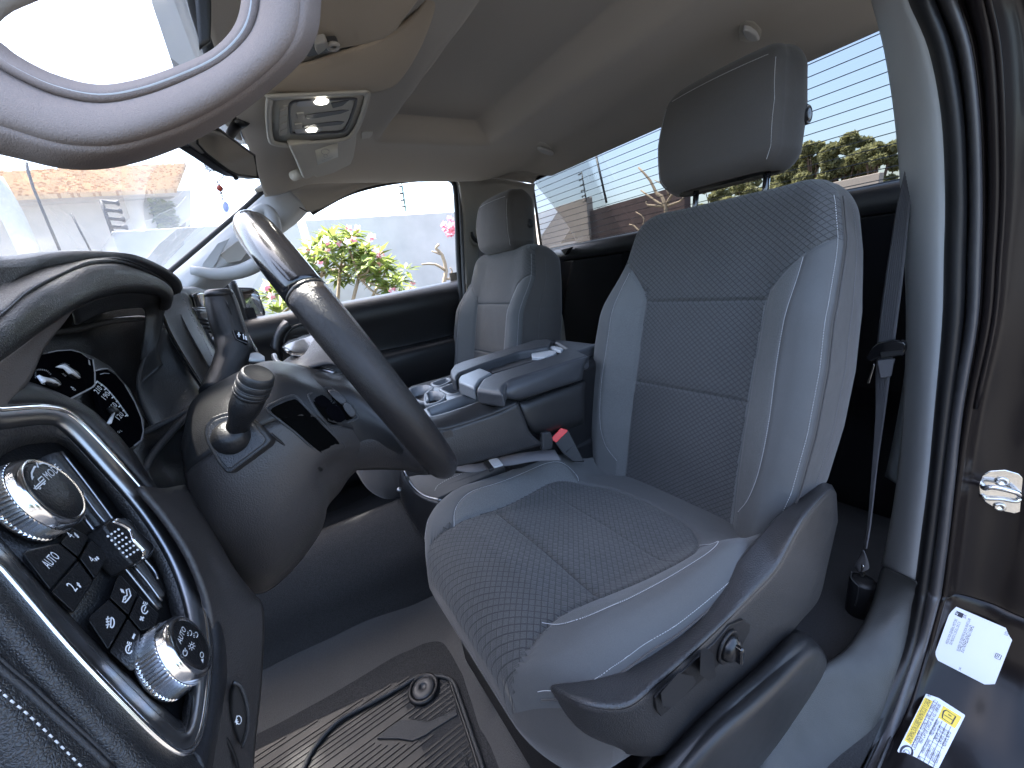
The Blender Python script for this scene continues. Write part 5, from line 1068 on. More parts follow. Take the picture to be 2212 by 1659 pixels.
# slats and the dimmer wheel
for i, (a, b) in enumerate((((225,152),(780,858)), ((345,300),(760,900)))):
    pass
def strip5(name, L_, R_, h, m): 
    P1 = [G5(x, y, h) for x, y in L_]; P2 = [G5(x, y, h) for x, y in R_]; return patch(name, [[p-PS[1]*.008 for p in P1], P1, P2, [p-PS[1]*.008 for p in P2]], m, sp, 2, 6, .001)
strip5('slat', [(232,165),(400,350),(560,560),(690,745),(770,850)], [(290,150),(330,215),(500,430),(640,610),(785,830)], -.0065, 'plastic_grey')
strip5('slat', [(300,270),(450,470),(600,660),(700,790),(758,900)], [(330,245),(480,440),(630,640),(730,775),(775,890)], -.009, 'plastic_dark')
strip5('slat', [(640,700),(700,770),(770,870)], [(700,640),(745,700),(790,800)], -.009, 'plastic_black')
for L_ in ([(292,152),(400,290),(505,430),(555,500)], [(395,460),(470,555),(560,665),(650,775),(755,905)], [(390,345),(450,430),(510,500)], [(640,700),(700,770),(770,865)], [(680,655),(735,720),(752,760)]):
    V, F = tubeVF([G5(x, y, -.006) for x, y in L_], .0009, 6, sm=4); add('slat_edge', V, F, 'satin_metal', sp)
dw = add('dimmer_wheel', *slabVF([G5(x, y, .004) for x, y in [(495,500),(540,462),(600,465),(640,482),(660,520),(735,590),(745,610),(725,650),(690,660),(640,690),(590,640)]], PS[1], .014), 'plastic_black', sp, bevel=.003, seg=3)
add('chrome_edge', *slabVF([G5(x, y, .0055) for x, y in [(540,480),(565,461),(605,463),(642,482),(662,520),(738,590),(742,615),(712,655),(685,658),(690,620),(640,570),(625,520),(590,500)]], PS[1], .012), 'chrome', dw, bevel=.003, seg=3)
mb = MB()
for i in range(6):
    for j in range(4):
        x, y = 513+22*i*.82+j*20*.85, 556+20*i*1.0-j*11+i*-.5
        if x+.0 < 655 and y < 668: V, F = latheVF(G5(x, y, .0042), PS[1], [(0,.0009),(.0006,.0006),(.0007,0)], 8); mb.put(V, F)
mb.obj('grip_dots', 'white_ink', dw)

# ---------------------------------------------------------------- steering column
sc = thing('steering_column', 'dark plastic steering column shroud between the dashboard and the wheel', 'steering column', (.5,.1,-.2))
def XR(name, rows, m, par, nr=5, nc=6, thick=.003, **kw): return patch(name, [C3(r) for r in rows], m, par, nr, nc, thick, **kw)
XR('shroud', [[(404,935,.53),(424,866,.53),(500,817,.525),(573,786,.52),(640,792,.51),(700,812,.50)],
              [(400,958,.485),(424,893,.47),(505,843,.455),(590,812,.45),(668,830,.45),(740,862,.455)],
              [(402,985,.455),(432,930,.435),(520,882,.425),(620,855,.425),(712,872,.435),(780,905,.455)],
              [(406,1020,.445),(452,985,.415),(545,930,.41),(645,900,.413),(735,920,.428),(810,945,.455)]], 'plastic_dark', sc)
XR('shroud', [[(406,1020,.447),(452,985,.417),(545,930,.412),(645,900,.415),(735,920,.430),(810,945,.457)],
              [(414,1065,.448),(470,1060,.412),(562,1030,.403),(655,975,.408),(740,960,.425),(800,970,.455)],
              [(424,1120,.452),(488,1140,.418),(585,1120,.405),(665,1045,.412),(705,1000,.43),(790,990,.46)],
              [(438,1165,.468),(508,1200,.438),(600,1185,.425),(680,1105,.428),(709,1040,.445),(770,1010,.47)],
              [(455,1205,.49),(528,1248,.465),(606,1230,.455),(688,1135,.455),(706,1075,.465),(750,1030,.48)],
              [(480,1235,.52),(555,1278,.51),(622,1235,.50),(686,1150,.495),(702,1095,.50),(730,1060,.505)]], 'plastic_warm', sc, label='brownish lower half of the shroud')
V, F = tubeVF(crm(np.array([Q(*Zp(6,*p), x=x_) for p, x_ in (((655,1385),.4035),((760,1470),.4055),((860,1545),.409),((960,1600),.416))]), 6), .0013, 6); add('shroud_gap', V, F, 'plastic_black', sc)
# pocket for the tilt lever
TPk = fitplane(['shroud'], [(590,885),(640,865),(690,960),(720,950),(650,930)], .0028)
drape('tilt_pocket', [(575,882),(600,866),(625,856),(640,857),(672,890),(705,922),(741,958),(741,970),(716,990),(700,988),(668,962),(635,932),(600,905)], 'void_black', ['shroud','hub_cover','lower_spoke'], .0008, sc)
# stalk bezel
SB = fitplane(['shroud'], [Zp(6,*p) for p in [(300,1300),(440,1270),(600,1390),(420,1590),(290,1440),(430,1420)]], -.002); g6 = lambda x, y, h=0: Q(*Zp(6, x, y), pl=off(SB, h))
bz = [(262,1330),(300,1285),(360,1262),(420,1250),(560,1300),(640,1390),(660,1420),(640,1450),(420,1615),(390,1618),(340,1560),(270,1440),(255,1385)]
slab('stalk_bezel', [g6(x, y, .006) for x, y in bz], SB[1], .012, 'plastic_dark', sc, bevel=.004, seg=4)
slab('stalk_bezel_inset', [g6(430+(x-430)*.86, 1420+(y-1420)*.86, .0075) for x, y in bz], SB[1], .003, 'plastic_grey', sc, bevel=.0012)
cb = g6(432,1412,.004)
tip = Q(560, 803, d=.315); ax = _n(tip-cb)
lathe('stalk_boot', cb, _n(ax*.5+SB[1]*.6), [(0,.0155),(.004,.0155),(.008,.0145),(.0125,.0115),(.015,.0085),(.0155,0)], 'rubber', sc, n=36)
Ls = np.linalg.norm(tip-cb); sk = thing('turn_signal_stalk', 'black turn signal stalk with a ringed round end, left of the steering column', 'stalk', cb)
rs = .0102
lathe('stalk_arm', cb, ax, [(0,rs*.82),(Ls*.3,rs*.86),(Ls*.42,rs*1.08),(Ls*.5,rs*1.18),(Ls*.66,rs*1.22),(Ls*.67,rs*1.15),(Ls*.68,rs*1.15),(Ls*.69,rs*1.25),(Ls*.72,rs*1.25)], 'plastic_black', sk, n=48)
lathe('twist_ring', cb+ax*Ls*.72, ax, [(0,rs*1.18),(Ls*.006,rs*1.18),(Ls*.01,rs*1.3),(Ls*.05,rs*1.3),(Ls*.055,rs*1.22),(Ls*.07,rs*1.22),(Ls*.075,rs*1.28),(Ls*.17,rs*1.3)], 'plastic_dark', sk, n=60, ribs=(2,3,-.0002))
lathe('stalk_end', cb+ax*Ls*.885, ax, [(0,rs*1.24),(.001,rs*1.27),(Ls*.07,rs*1.22),(Ls*.095,rs*1.12),(Ls*.1,rs*1.02),(Ls*.098,rs*.98),(Ls*.1,0)], 'plastic_dark', sk, n=48)
for t_ in (.725, .80, .88):
    V, F = latheVF(cb+ax*Ls*t_, ax, [(-.00035,rs*1.2),(-.00035,rs*1.31),(.00035,rs*1.31),(.00035,rs*1.2)], 48); add('ring_line', V, F, 'plastic_grey', sk)
# ---------------------------------------------------------------- steering wheel
Wc = np.array([.51,-.09,-.08]); t_ = math.radians(23); ya = math.radians(-6)
WX = np.array([math.cos(ya), math.sin(ya), 0]); WU = np.array([0, math.sin(t_), math.cos(t_)]); WU = _n(WU-WX*WU.dot(WX)); WN = np.cross(WX, WU)   # WN towards... 
if WN[1] > 0: WN = -WN
wh = thing('steering_wheel', 'black leather steering wheel with a glossy top section, seen almost edge on', 'steering wheel', Wc)
RR = .170; rt = .0188
def rim(a0, a1, n): 
    th_ = np.radians(np.linspace(a0, a1, n)); return Wc+RR*(np.outer(np.cos(th_), WX)+np.outer(np.sin(th_), WU)), np.cos(th_)[:,None]*WX+np.sin(th_)[:,None]*WU
prof = [(math.cos(a)*(1+.06*math.cos(2*a)), math.sin(a)*.95) for a in np.linspace(0, 2*math.pi, 25)[:-1]]
def rimpart(name, a0, a1, n, m, s=1.0):
    P, U = rim(a0, a1, n); V, F = tubeVF(P, rt*s, prof=prof, up=U); return add(name, V, F, m, wh)
rimpart('rim', 148, 372+30, 90, 'wheel_leather'); rimpart('rim_top', 42.5, 147.5, 60, 'wheel_gloss', .985)
for a_ in (42, 148): 
    P, U = rim(a_-.4, a_+.4, 3); V, F = tubeVF(P, rt*1.008, prof=prof, up=U); add('rim_joint', V, F, 'plastic_black', wh)
P, U = rim(252, 253, 3); V, F = tubeVF(P, rt*1.01, prof=prof, up=U); add('rim_seam', V, F, 'plastic_grey', wh)
P, U = rim(150, 400, 160); mb = MB(); stitches(mb, P-U*rt*1.055, -U, pitch=.004, r=.0004, lift=.0003); mb.obj('rim_stitching', 'thread_dark', wh)
# hub cover seen from the dashboard side, and the lower spoke
XR('hub_cover', [[(600,800,.52),(650,794,.52),(700,806,.52),(745,815,.50),(790,850,.47)],
                 [(625,835,.47),(672,830,.46),(722,838,.455),(768,850,.45),(815,890,.44)],
                 [(650,872,.455),(705,880,.44),(755,888,.438),(805,905,.43),(850,935,.42)],
                 [(672,915,.455),(730,928,.44),(785,935,.436),(835,950,.428),(890,985,.42)],
                 [(690,960,.46),(745,965,.447),(800,968,.44),(850,975,.435),(905,1005,.43)]], 'plastic_dark', wh)
XR('lower_spoke', [[(690,960,.462),(742,948,.447),(800,928,.437),(838,914,.432),(868,948,.42),(905,985,.41)],
                   [(700,985,.462),(755,970,.445),(810,955,.434),(850,945,.428),(880,975,.418),(915,1003,.41)],
                   [(705,1002,.468),(765,992,.452),(820,982,.442),(862,985,.434),(890,1000,.425),(920,1012,.415)],
                   [(707,1012,.48),(770,1011,.47),(830,1010,.46),(875,1012,.45),(905,1016,.44),(925,1020,.43)]], 'plastic_warm', wh)
XR('hub_top', [[(606,792,.60),(640,768,.60),(690,728,.60),(720,745,.56)], [(612,800,.56),(660,775,.55),(705,752,.54),(735,775,.52)], [(620,806,.53),(665,800,.52),(715,790,.51),(745,805,.49)]], 'leather_fine', wh, 5, 6, .004)
V, F = tubeVF(crm(np.array(C3([(592,768,.60),(600,783,.57),(625,790,.55),(680,795,.53),(722,806,.51)])), 6), .0035, 8); add('silver_ring', V, F, 'satin_metal', wh)
XR('hub_pad', [[(612,755,.62),(628,742,.62),(665,728,.62),(700,715,.60)], [(616,762,.58),(640,766,.57),(680,760,.56),(715,748,.55)], [(625,768,.57),(650,775,.56),(690,778,.54),(725,775,.53)]], 'wheel_gloss', wh, 5, 6, .004)
SW = (Q(*Zp(6,1020,1220), x=.4255), _n([-.93,.05,.32])); gs = lambda x, y, h=0: Q(*Zp(6, x, y), pl=off(SW, h))
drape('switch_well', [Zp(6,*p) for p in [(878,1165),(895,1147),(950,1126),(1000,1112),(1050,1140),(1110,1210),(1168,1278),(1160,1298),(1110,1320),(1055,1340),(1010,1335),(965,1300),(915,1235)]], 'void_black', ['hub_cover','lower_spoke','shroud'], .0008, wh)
for qd in ([(990,1130),(1040,1128),(1112,1190),(1078,1215)], [(1080,1218),(1115,1193),(1165,1270),(1130,1290)]): drape('audio_button', [Zp(6,*p) for p in qd], 'plastic_grey', ['hub_cover','lower_spoke','shroud'], .005, wh)
for qd in ([(905,1180),(980,1145),(1040,1190),(970,1240)], [(970,1245),(1045,1195),(1110,1290),(1050,1325)]): drape('audio_button', [Zp(6,*p) for p in qd], 'display_black', ['hub_cover','lower_spoke','shroud'], .002, wh)
# rims round the switch well and the pocket
for nm_, pts_, par_ in (('well_rim', [Zp(6,*p) for p in [(878,1165),(895,1147),(950,1126),(1000,1112),(1050,1140),(1110,1210),(1168,1278),(1160,1298),(1110,1320),(1055,1340),(1010,1335),(965,1300),(915,1235)]], wh), ('pocket_rim', [(575,882),(600,866),(625,856),(640,857),(672,890),(705,922),(741,958),(741,970),(716,990),(700,988),(668,962),(635,932),(600,905)], sc)):
    P = [surfhit(['shroud','hub_cover','lower_spoke'], *p) for p in pts_]; P = [p-_n(p)*.0036 for p in P if p is not None]
    if len(P) > 4: V, F = tubeVF(P, .0011, 6, closed=True, sm=3); add(nm_, V, F, 'plastic_grey', par_)
# side spokes
for s_ in (-1, 1):
    P = [Wc+WX*s_*.05-WU*.01+WN*.01, Wc+WX*s_*.1-WN*.0, Wc+WX*s_*.158]; V, F = tubeVF(P, [.022,.016,.013], 10, sm=4, prof=[(math.cos(a)*.5, math.sin(a)*1.3) for a in np.linspace(0,6.283,17)[:-1]], up=WN)
    if s_ > 0: add('spoke', V, F, 'plastic_dark', wh)
# ---------------------------------------------------------------- gear lever
gl_ = thing('gear_lever', 'curved black column gear lever with a plus and minus button, behind the turn signal stalk', 'gear lever', Q(*Zp(6,340,1100), x=.62))
tube('lever', [Q(*Zp(6,*p), x=x_) for p, x_ in (((352,556),.66),((368,620),.66),((395,720),.655),((428,820),.65),((440,890),.64),((415,980),.63),((365,1070),.61),((320,1150),.59))], [.0165,.0185,.0195,.020,.0205,.0195,.017,.016], 'leather_fine', gl_, n=20, sm=5)
lathe('lever_end', Q(*Zp(6,350,552), x=.66), _n(Q(*Zp(6,345,535), x=.66)-Q(*Zp(6,368,620), x=.66)), [(-.004,.0168),(0,.0165),(.004,.0145),(.0055,.010),(.006,0)], 'plastic_dark', gl_, n=30)
GP = fitplane(['lever'], [Zp(6,*p) for p in [(440,780),(470,790),(470,830),(440,800)]], .002); gg = lambda x, y, h=0: Q(*Zp(6, x, y), pl=off(GP, h))
gb_ = slab('shift_button', [gg(x, y) for x, y in [(428,770),(440,764),(512,795),(526,845),(518,852),(450,825)]], GP[1], .008, 'piano_black', gl_, bevel=.0015)
mb = MB(); cg = lambda x, y: gg(x, y, .0004); lineon(mb, [(456,796),(478,800)], cg, .0015, GP); lineon(mb, [(466,784),(468,812)], cg, .0015, GP); lineon(mb, [(492,796),(497,826)], cg, .0012, GP); lineon(mb, [(506,806),(512,830)], cg, .0018, GP); mb.obj('plus_minus', 'white_ink', gb_)
V, F = tubeVF([Q(*Zp(6,x,y), x=.64) for x, y in [(400,600),(425,690),(440,765)]], .0012, 6, sm=3); add('lever_seam', V, F, 'plastic_black', gl_)
# centre trim strip glimpsed between the lever and the column
R6('centre_trim', [[(490,700,.70),(520,790,.69),(560,880,.68),(610,950,.67)], [(506,745,.70),(540,820,.69),(580,890,.68),(625,955,.67)]], 'chrome', dash, 6, 3, 5, .003)
R6('column_collar', [[(540,920,.62),(575,915,.62),(612,938,.62)], [(525,958,.60),(560,962,.60),(622,960,.60)]], 'trim_light', sc, 6, 3, 5, .003)
# ================================================================== CENTRE CONSOLE
cc = thing('center_console', 'grey centre console with cup holders and a padded armrest lid between the seats', 'console', (.82,-.5,-.45))
LZ = -.225
L7 = lambda pts, z=LZ: [Q(*Zp(7, x, y), z=z) for x, y in pts]
mat('console_vinyl', (.045,.047,.052), .36, bump=.5, bs=900, var=.12, rv=.06)
mat('console_plastic', (.15,.16,.17), .3, bump=.2, bs=1000, var=.1)
lid = slab('armrest_lid', L7([(1022,770),(1032,712),(1060,682),(1100,658),(1400,562),(1735,457)], LZ-.026)+[np.array([.725,-.655,LZ-.026]), np.array([.725,-.84,LZ-.026])]+L7([(1760,360),(1500,330),(1370,322),(1290,328),(1150,372),(680,511),(615,538),(585,580),(582,600)], LZ-.026), (0,0,1), .03, 'console_vinyl', cc, bevel=.012, seg=4, ang=50)
slab('left_pad', L7([(580,600),(586,572),(612,543),(680,511),(1150,370),(1290,326),(1400,322),(1430,345),(1400,383),(1150,428),(850,528),(665,600),(625,652),(590,640)]), (0,0,1), .035, 'console_vinyl', lid, bevel=.008, seg=4)
slab('right_pad', L7([(1020,770),(1030,712),(1060,682),(1100,658),(1400,562),(1735,457)])+[np.array([.727,-.655,LZ]), np.array([.727,-.835,LZ])]+L7([(1760,360),(1560,338),(1440,340),(1545,398),(1475,442),(945,604),(845,655),(790,738)]), (0,0,1), .035, 'console_vinyl', lid, bevel=.009, seg=4)
slab('front_latch', L7([(648,650),(665,625),(830,560),(930,598),(835,655),(785,732),(650,684)], LZ-.004), (0,0,1), .03, 'console_plastic', lid, bevel=.006, seg=3)
slab('handhold_floor', L7([(830,560),(935,605),(1480,445),(1545,400),(1400,383),(1150,425)], LZ-.022), (0,0,1), .005, 'seat_plastic', lid, bevel=.001)
slab('handhold_highlight', L7([(1255,440),(1375,405),(1465,428),(1440,452),(1370,475),(1260,475)], LZ-.012), (0,0,1), .01, 'trim_light', lid, bevel=.003)  # pale plates stand for highlights on the glossy handhold plastic
slab('handhold_highlight', L7([(1385,388),(1430,378),(1540,398),(1500,420)], LZ-.008), (0,0,1), .01, 'trim_light', lid, bevel=.003)
mb = MB(); P = crm(np.array(L7([(1030,775),(1040,712),(1070,686),(1110,662),(1400,570),(1730,465)], LZ+.0006)), 8); stitches(mb, P, np.tile([0,0,1.], (len(P),1)), pitch=.005, r=.0004); mb.obj('stitching', 'thread_dark', lid)
XX7 = lambda rows: [[Q(*Zp(7, p[0], p[1]), x=p[2]) for p in r] for r in rows]
patch('lid_side', XX7([[(1030,712,.672),(1110,662,.668),(1400,570,.67),(1740,460,.67)], [(1035,760,.66),(1130,740,.655),(1400,645,.66),(1695,545,.672)], [(1040,800,.664),(1150,812,.66),(1400,735,.664),(1670,650,.675)], [(1060,790,.69),(1150,805,.69),(1400,730,.69),(1670,645,.70)]]), 'console_vinyl', lid, 5, 6, .003)
patch('storage_bin', XX7([[(1120,835,.70),(1200,832,.70),(1450,750,.70),(1700,672,.70)], [(1150,850,.682),(1200,862,.675),(1450,775,.675),(1700,690,.675)], [(1190,960,.675),(1230,960,.668),(1450,880,.668),(1690,800,.668)], [(1225,1050,.678),(1290,1070,.67),(1450,1040,.67),(1690,950,.67)], [(1260,1100,.70),(1330,1112,.70),(1460,1102,.70),(1690,1040,.70)]]), 'plastic_dark', cc, 5, 6, .003)
box('bin_body', (.84,-.60,-.36), (.30,.42,.22), 'plastic_black', cc, bevel=.02)
patch('side_panel', XX7([[(330,1040,.662),(515,1078,.662),(760,1010,.66),(1000,925,.66),(1135,850,.662)], [(380,1150,.66),(560,1190,.658),(780,1120,.658),(1020,1040,.658),(1190,980,.66)], [(440,1270,.66),(590,1290,.658),(800,1235,.658),(1050,1160,.658),(1240,1100,.66)], [(480,1400,.664),(620,1378,.662),(830,1330,.662),(1080,1265,.662),(1350,1195,.664)]]), 'seat_plastic', cc, 5, 6, .004)
patch('edge_trim', XX7([[(300,960,.70),(440,972,.70),(700,895,.695),(935,812,.69),(1120,842,.672)], [(330,990,.685),(460,1010,.682),(720,935,.68),(960,860,.675),(1130,848,.668)], [(360,1040,.664),(510,1062,.663),(750,998,.662),(990,910,.661),(1136,852,.6605)], [(365,1055,.6625),(515,1082,.6625),(755,1012,.6615),(992,926,.6605),(1137,858,.660)]]), 'plastic_dark', cc, 5, 6, .003)
slab('tray_base', L7([(200,760),(262,714),(580,625),(620,655),(700,740),(790,745),(930,812),(440,975),(250,960)], -.285), (0,0,1), .05, 'plastic_black', cc, bevel=0)
def well(name, inner, wdt, depth, z=-.262, m='console_plastic', par=None):
    I = crm(np.array(L7(inner, z)), 3, True)[::2]; c = I.mean(0); Ou = []
    for i in range(len(I)):
        a, b = I[i-1], I[(i+1) % len(I)]; t = _n(b-a); n_ = np.cross(t, [0,0,1]); n_ = n_*np.sign(np.dot(n_, I[i]-c)); Ou.append(I[i]+n_*wdt)
    Ou = np.array(Ou); dn = np.array([0,0,1.]); cin = c+(I-c)*.9
    return patch(name, [Ou-dn*.008, Ou, I, cin-dn*depth], m, par or cc, 1, 4, .0012, closedc=True)
well('cup_holder', [(250,745),(300,722),(370,712),(425,722),(420,745),(385,765),(378,790),(385,840),(330,835),(280,800)], .004, .06)
well('cup_holder', [(388,775),(440,760),(500,768),(528,792),(515,822),(470,848),(410,862),(382,850)], .004, .06)
well('coin_tray', [(442,690),(500,668),(550,652),(572,672),(530,696),(478,712)], .007, .02)
well('phone_slot', [(512,735),(570,708),(640,688),(672,712),(705,742),(650,765),(600,780),(555,760)], .007, .05)
well('side_tray', [(395,905),(500,865),(640,812),(765,775),(840,790),(922,812),(780,860),(620,915),(440,967),(415,935)], .007, .035)
slab('tray_divider', L7([(640,880),(700,835),(830,850),(690,892)], -.285), (0,0,1), .006, 'console_plastic', cc, bevel=.002)
slab('tray_bridge', L7([(520,715),(600,690),(640,682),(515,735),(600,790),(760,770),(560,835),(530,800),(500,765),(425,745),(430,720)], -.2635), (0,0,1), .008, 'console_plastic', cc, bevel=.002)
slab('side_insert', [Q(*Zp(7, x, y), x=.6555) for x, y in [(520,1098),(585,1074),(598,1080),(668,1288),(630,1308),(560,1230)]], (-1,0,0), .006, 'plastic_warm', cc, bevel=.001)
# ---- middle seat base with its belts
ms_ = thing('middle_seat', 'grey middle seat base under the console with a black storage front', 'seat', (.8,-.4,-.87))
ct = [Q(*Zp(7, x, y), z=-.43) for x, y in [(215,1405),(300,1390),(500,1385),(700,1365),(1340,1210),(1500,1280),(1400,1420),(1000,1430),(760,1455),(600,1530),(480,1630),(420,1612),(330,1545),(240,1450)]]
ct = [np.array([max(p[0], .735), p[1], -.45]) for p in ct]; slab('cushion', ct, (0,0,1), .09, 'cloth_smooth', ms_, bevel=.03, seg=5, ang=60)
mb = MB(); P = crm(np.array([Q(*Zp(7, x, y), z=-.428) for x, y in [(455,1580),(480,1540),(560,1490),(680,1440)]]), 8); stitches(mb, P, np.tile([0,0,1.], (len(P),1)), pitch=.005); mb.obj('stitching', 'thread', ms_)
patch('storage_front', [[Q(*Zp(8, p[0], p[1]), x=p[2]) for p in r] for r in ([(876,45,.80),(905,110,.78),(950,165,.76),(1010,200,.73),(1085,218,.70)], [(868,90,.80),(895,160,.78),(950,240,.76),(1010,300,.73),(1080,340,.69)], [(866,150,.81),(890,230,.79),(960,340,.76),(1040,450,.72),(1090,560,.69)], [(880,230,.83),(920,300,.80),(1000,420,.77),(1070,540,.73),(1135,690,.70)])], 'plastic_black', ms_, 5, 5, .004)
V, F = tubeVF([Q(*Zp(8, x, y), x=x_) for x, y, x_ in [(884,52,.795),(915,115,.775),(950,158,.757),(1000,194,.732),(1085,217,.697)]], .0024, 6, sm=4); add('bright_edge', V, F, 'satin_metal', ms_)
slab('latch', [Q(*Zp(8, x, y), x=.775) for x, y in [(888,92),(905,90),(945,155),(935,168)]], (-1,0,0), .004, 'plastic_grey', ms_, bevel=.001)
V, F = latheVF(Q(*Zp(8,858,160), x=.79), (-1,.2,.2), [(0,.006),(.004,.005),(.005,0)], 12); add('lock', V, F, 'satin_metal', ms_)
lb = thing('lap_belt', 'grey centre lap belt lying folded beside the console', 'seat belt', Q(*Zp(7,900,1350), z=-.42))
def ribbon(name, A, B, m, par, th=.0014, nr=2, nc=6): return patch(name, [A, B], m, par, nr, nc, th)
ribbon('webbing', [Q(*Zp(7,x,y), z=-.405) for x, y in [(600,1395),(690,1372),(790,1362),(880,1345)]], [Q(*Zp(7,x,y), z=-.412) for x, y in [(640,1420),(740,1432),(830,1425),(930,1400)]], 'webbing', lb)
ribbon('webbing', [Q(*Zp(7,x,y), z=-.395) for x, y in [(890,1332),(1050,1295),(1250,1262),(1450,1245)]], [Q(*Zp(7,x,y), z=-.40) for x, y in [(930,1385),(1080,1375),(1280,1340),(1500,1330)]], 'webbing', lb)
slab('belt_adjuster', [Q(*Zp(7,x,y), z=-.392) for x, y in [(850,1340),(890,1322),(950,1385),(905,1405)]], (0,0,1), .008, 'plastic_dark', lb, bevel=.002)
slab('belt_clip', [Q(*Zp(7,x,y), z=-.388) for x, y in [(900,1325),(975,1308),(1020,1362),(945,1385)]], (0,0,1), .004, 'trim_light', lb, bevel=.001)
bk_ = thing('belt_buckle', 'black seat belt buckle with a bright red button beside the driver seat', 'belt buckle', Q(*Zp(7,1540,1200), x=.68))
BP = (Q(*Zp(7,1500,1180), x=.665), _n([-.75,.5,.35])); b7 = lambda x, y, h=0: Q(*Zp(7, x, y), pl=off(BP, h))
slab('housing', [b7(x, y) for x, y in [(1418,1130),(1495,1065),(1560,1072),(1600,1150),(1670,1290),(1700,1345),(1600,1345),(1520,1280),(1450,1190)]], BP[1], .022, 'plastic_black', bk_, bevel=.003)
slab('red_button', [b7(x, y, .002) for x, y in [(1416,1152),(1500,1062),(1558,1080),(1552,1095),(1465,1182),(1455,1182)]], BP[1], .012, 'red_plastic', bk_, bevel=.002)
V, F = tubeVF([b7(1545,1262,.0006), b7(1600,1212,.0006)], .0008, 5); add('housing_line', V, F, 'plastic_grey', bk_)
b2_ = thing('second_buckle', 'grey plastic belt stalk behind the red buckle, against the console', 'belt buckle', Q(*Zp(7,1390,1170), x=.67))
slab('stalk', [Q(*Zp(7,x,y), x=.655) for x, y in [(1350,1105),(1420,1092),(1440,1160),(1435,1235),(1350,1255),(1345,1180)]], (-1,0,0), .012, 'plastic_grey', b2_, bevel=.004)
# ================================================================== FLOOR
E8 = lambda pts: [Q(*Zp(8, p[0], p[1]), z=p[2]) for p in pts]
tn = patch('tunnel_carpet', [E8([(-500,560,-.66),(0,490,-.66),(330,420,-.66),(640,300,-.66),(860,215,-.64)]), E8([(-500,750,-.60),(0,600,-.60),(340,468,-.60),(640,342,-.60),(880,235,-.585)]), E8([(-400,950,-.68),(20,850,-.68),(400,700,-.68),(750,560,-.68),(1010,440,-.66)]), E8([(-300,1200,-.78),(60,1060,-.78),(450,890,-.78),(820,730,-.78),(1110,600,-.76)]), E8([(-300,1400,-.835),(80,1200,-.835),(450,1012,-.835),(720,880,-.835),(1180,690,-.83)])], 'carpet', None, 6, 7, .004, loc=(1,0,-.7), kind='structure')
lin = thing('floor_liner', 'raised moulded rubber floor liner in the driver footwell', 'floor liner', (.75,0,-.86))
Lp = [(-120,1290),(80,1178),(450,992),(700,872),(900,772),(1000,742),(1090,735),(1165,748),(1205,815),(1262,900),(1282,960),(1285,1010),(1335,1150),(1380,1278),(1425,1302),(1480,1400),(1620,1700)]
Lb = [(-120,1640),(50,1560),(320,1420),(600,1275),(790,1175),(880,1140),(960,1095),(1050,1085),(1105,1140),(1130,1190),(1165,1240),(1190,1300),(1225,1400),(1255,1500),(1280,1560),(1310,1620),(1360,1760)]
lp = E8([(x, y, -.822) for x, y in Lp]); lb2 = E8([(x, y, -.862) for x, y in Lb]); c_ = np.mean(lp, 0)
patch('liner_wall', [[p+np.array([.02 if i < 8 else .0, -.006 if i < 8 else -.02, -.05]) for i, p in enumerate(lp)], [p+np.array([.006, -.004, 0]) for p in lp], lp, [a*.75+b*.25+np.array([0,0,-.006]) for a, b in zip(lp, lb2)], [a*.2+b*.8+np.array([0,0,-.002]) for a, b in zip(lp, lb2)], lb2], 'liner', lin, 5, 5, .003)
V, F = tubeVF([p+np.array([.002,-.002,.001]) for p in lp], .0032, 8, sm=5); add('liner_lip', V, F, 'mat_rubber', lin)
slab('liner_floor', lb2+[Q(*Zp(8,600,2300), z=-.862), Q(*Zp(8,-300,2200), z=-.862)], (0,0,1), .004, 'liner', lin, bevel=0)
fm = thing('floor_mat', 'black ribbed rubber floor mat with a round retaining button in the driver footwell', 'floor mat', (.6,.1,-.855))
MZ = -.852
mo = [(-100,1700),(60,1575),(330,1440),(620,1300),(800,1212),(900,1165),(960,1150),(1060,1150),(1130,1170),(1165,1230),(1200,1330),(1250,1480),(1330,1720),(900,2100),(200,2150)]
slab('mat_base', [Q(*Zp(8,x,y), z=MZ) for x, y in mo], (0,0,1), .006, 'mat_rubber', fm, bevel=.002)
mb = MB(); px_ = np.array([Q(*Zp(8,x,y), z=MZ)[:2] for x, y in mo])
def inside(p, poly):
    c = False; n = len(poly)
    for i in range(n):
        (x0, y0), (x1, y1) = poly[i], poly[(i+1) % n]
        if (y0 > p[1]) != (y1 > p[1]) and p[0] < (x1-x0)*(p[1]-y0)/(y1-y0)+x0: c = not c
    return c
mot = np.array([Q(*Zp(8,x,y), z=MZ)[:2] for x, y in [(720,1500),(860,1395),(1020,1405),(1165,1335),(1185,1400),(1060,1470),(930,1520),(760,1520)]])
x = .30
k = 0
while x < .9:
    ys = np.arange(-.25, .5, .01); on = [inside((x, y), px_) and inside((x+.004, y+.01), px_) and not inside((x, y), mot) and not (-.13 < y < .0 and abs(x-.69) < .0) for y in ys]; i = 0
    while i < len(ys):
        if on[i]:
            j = i
            while j+1 < len(ys) and on[j+1]: j += 1
            if j > i+1 and not (k % 9 == 8 and False): V, F = boxVF((x, (ys[i]+ys[j])/2, MZ+.0008), .0040, ys[j]-ys[i], .0018); mb.put(V, F)
            i = j+1
        else: i += 1
    x += .0105 if k % 8 else .019; k += 1
mb.obj('ribs', 'mat_rubber', fm, smooth=False)
V, F = tubeVF([Q(*Zp(8,x,y), z=MZ+.006) for x, y in [(300,1740),(345,1655),(400,1550),(530,1405),(700,1312),(860,1225),(950,1172),(1030,1165),(1100,1168),(1150,1200),(1185,1290),(1250,1480),(1330,1720)]], .0045, 8, sm=5); add('mat_rim', V, F, 'liner', fm)
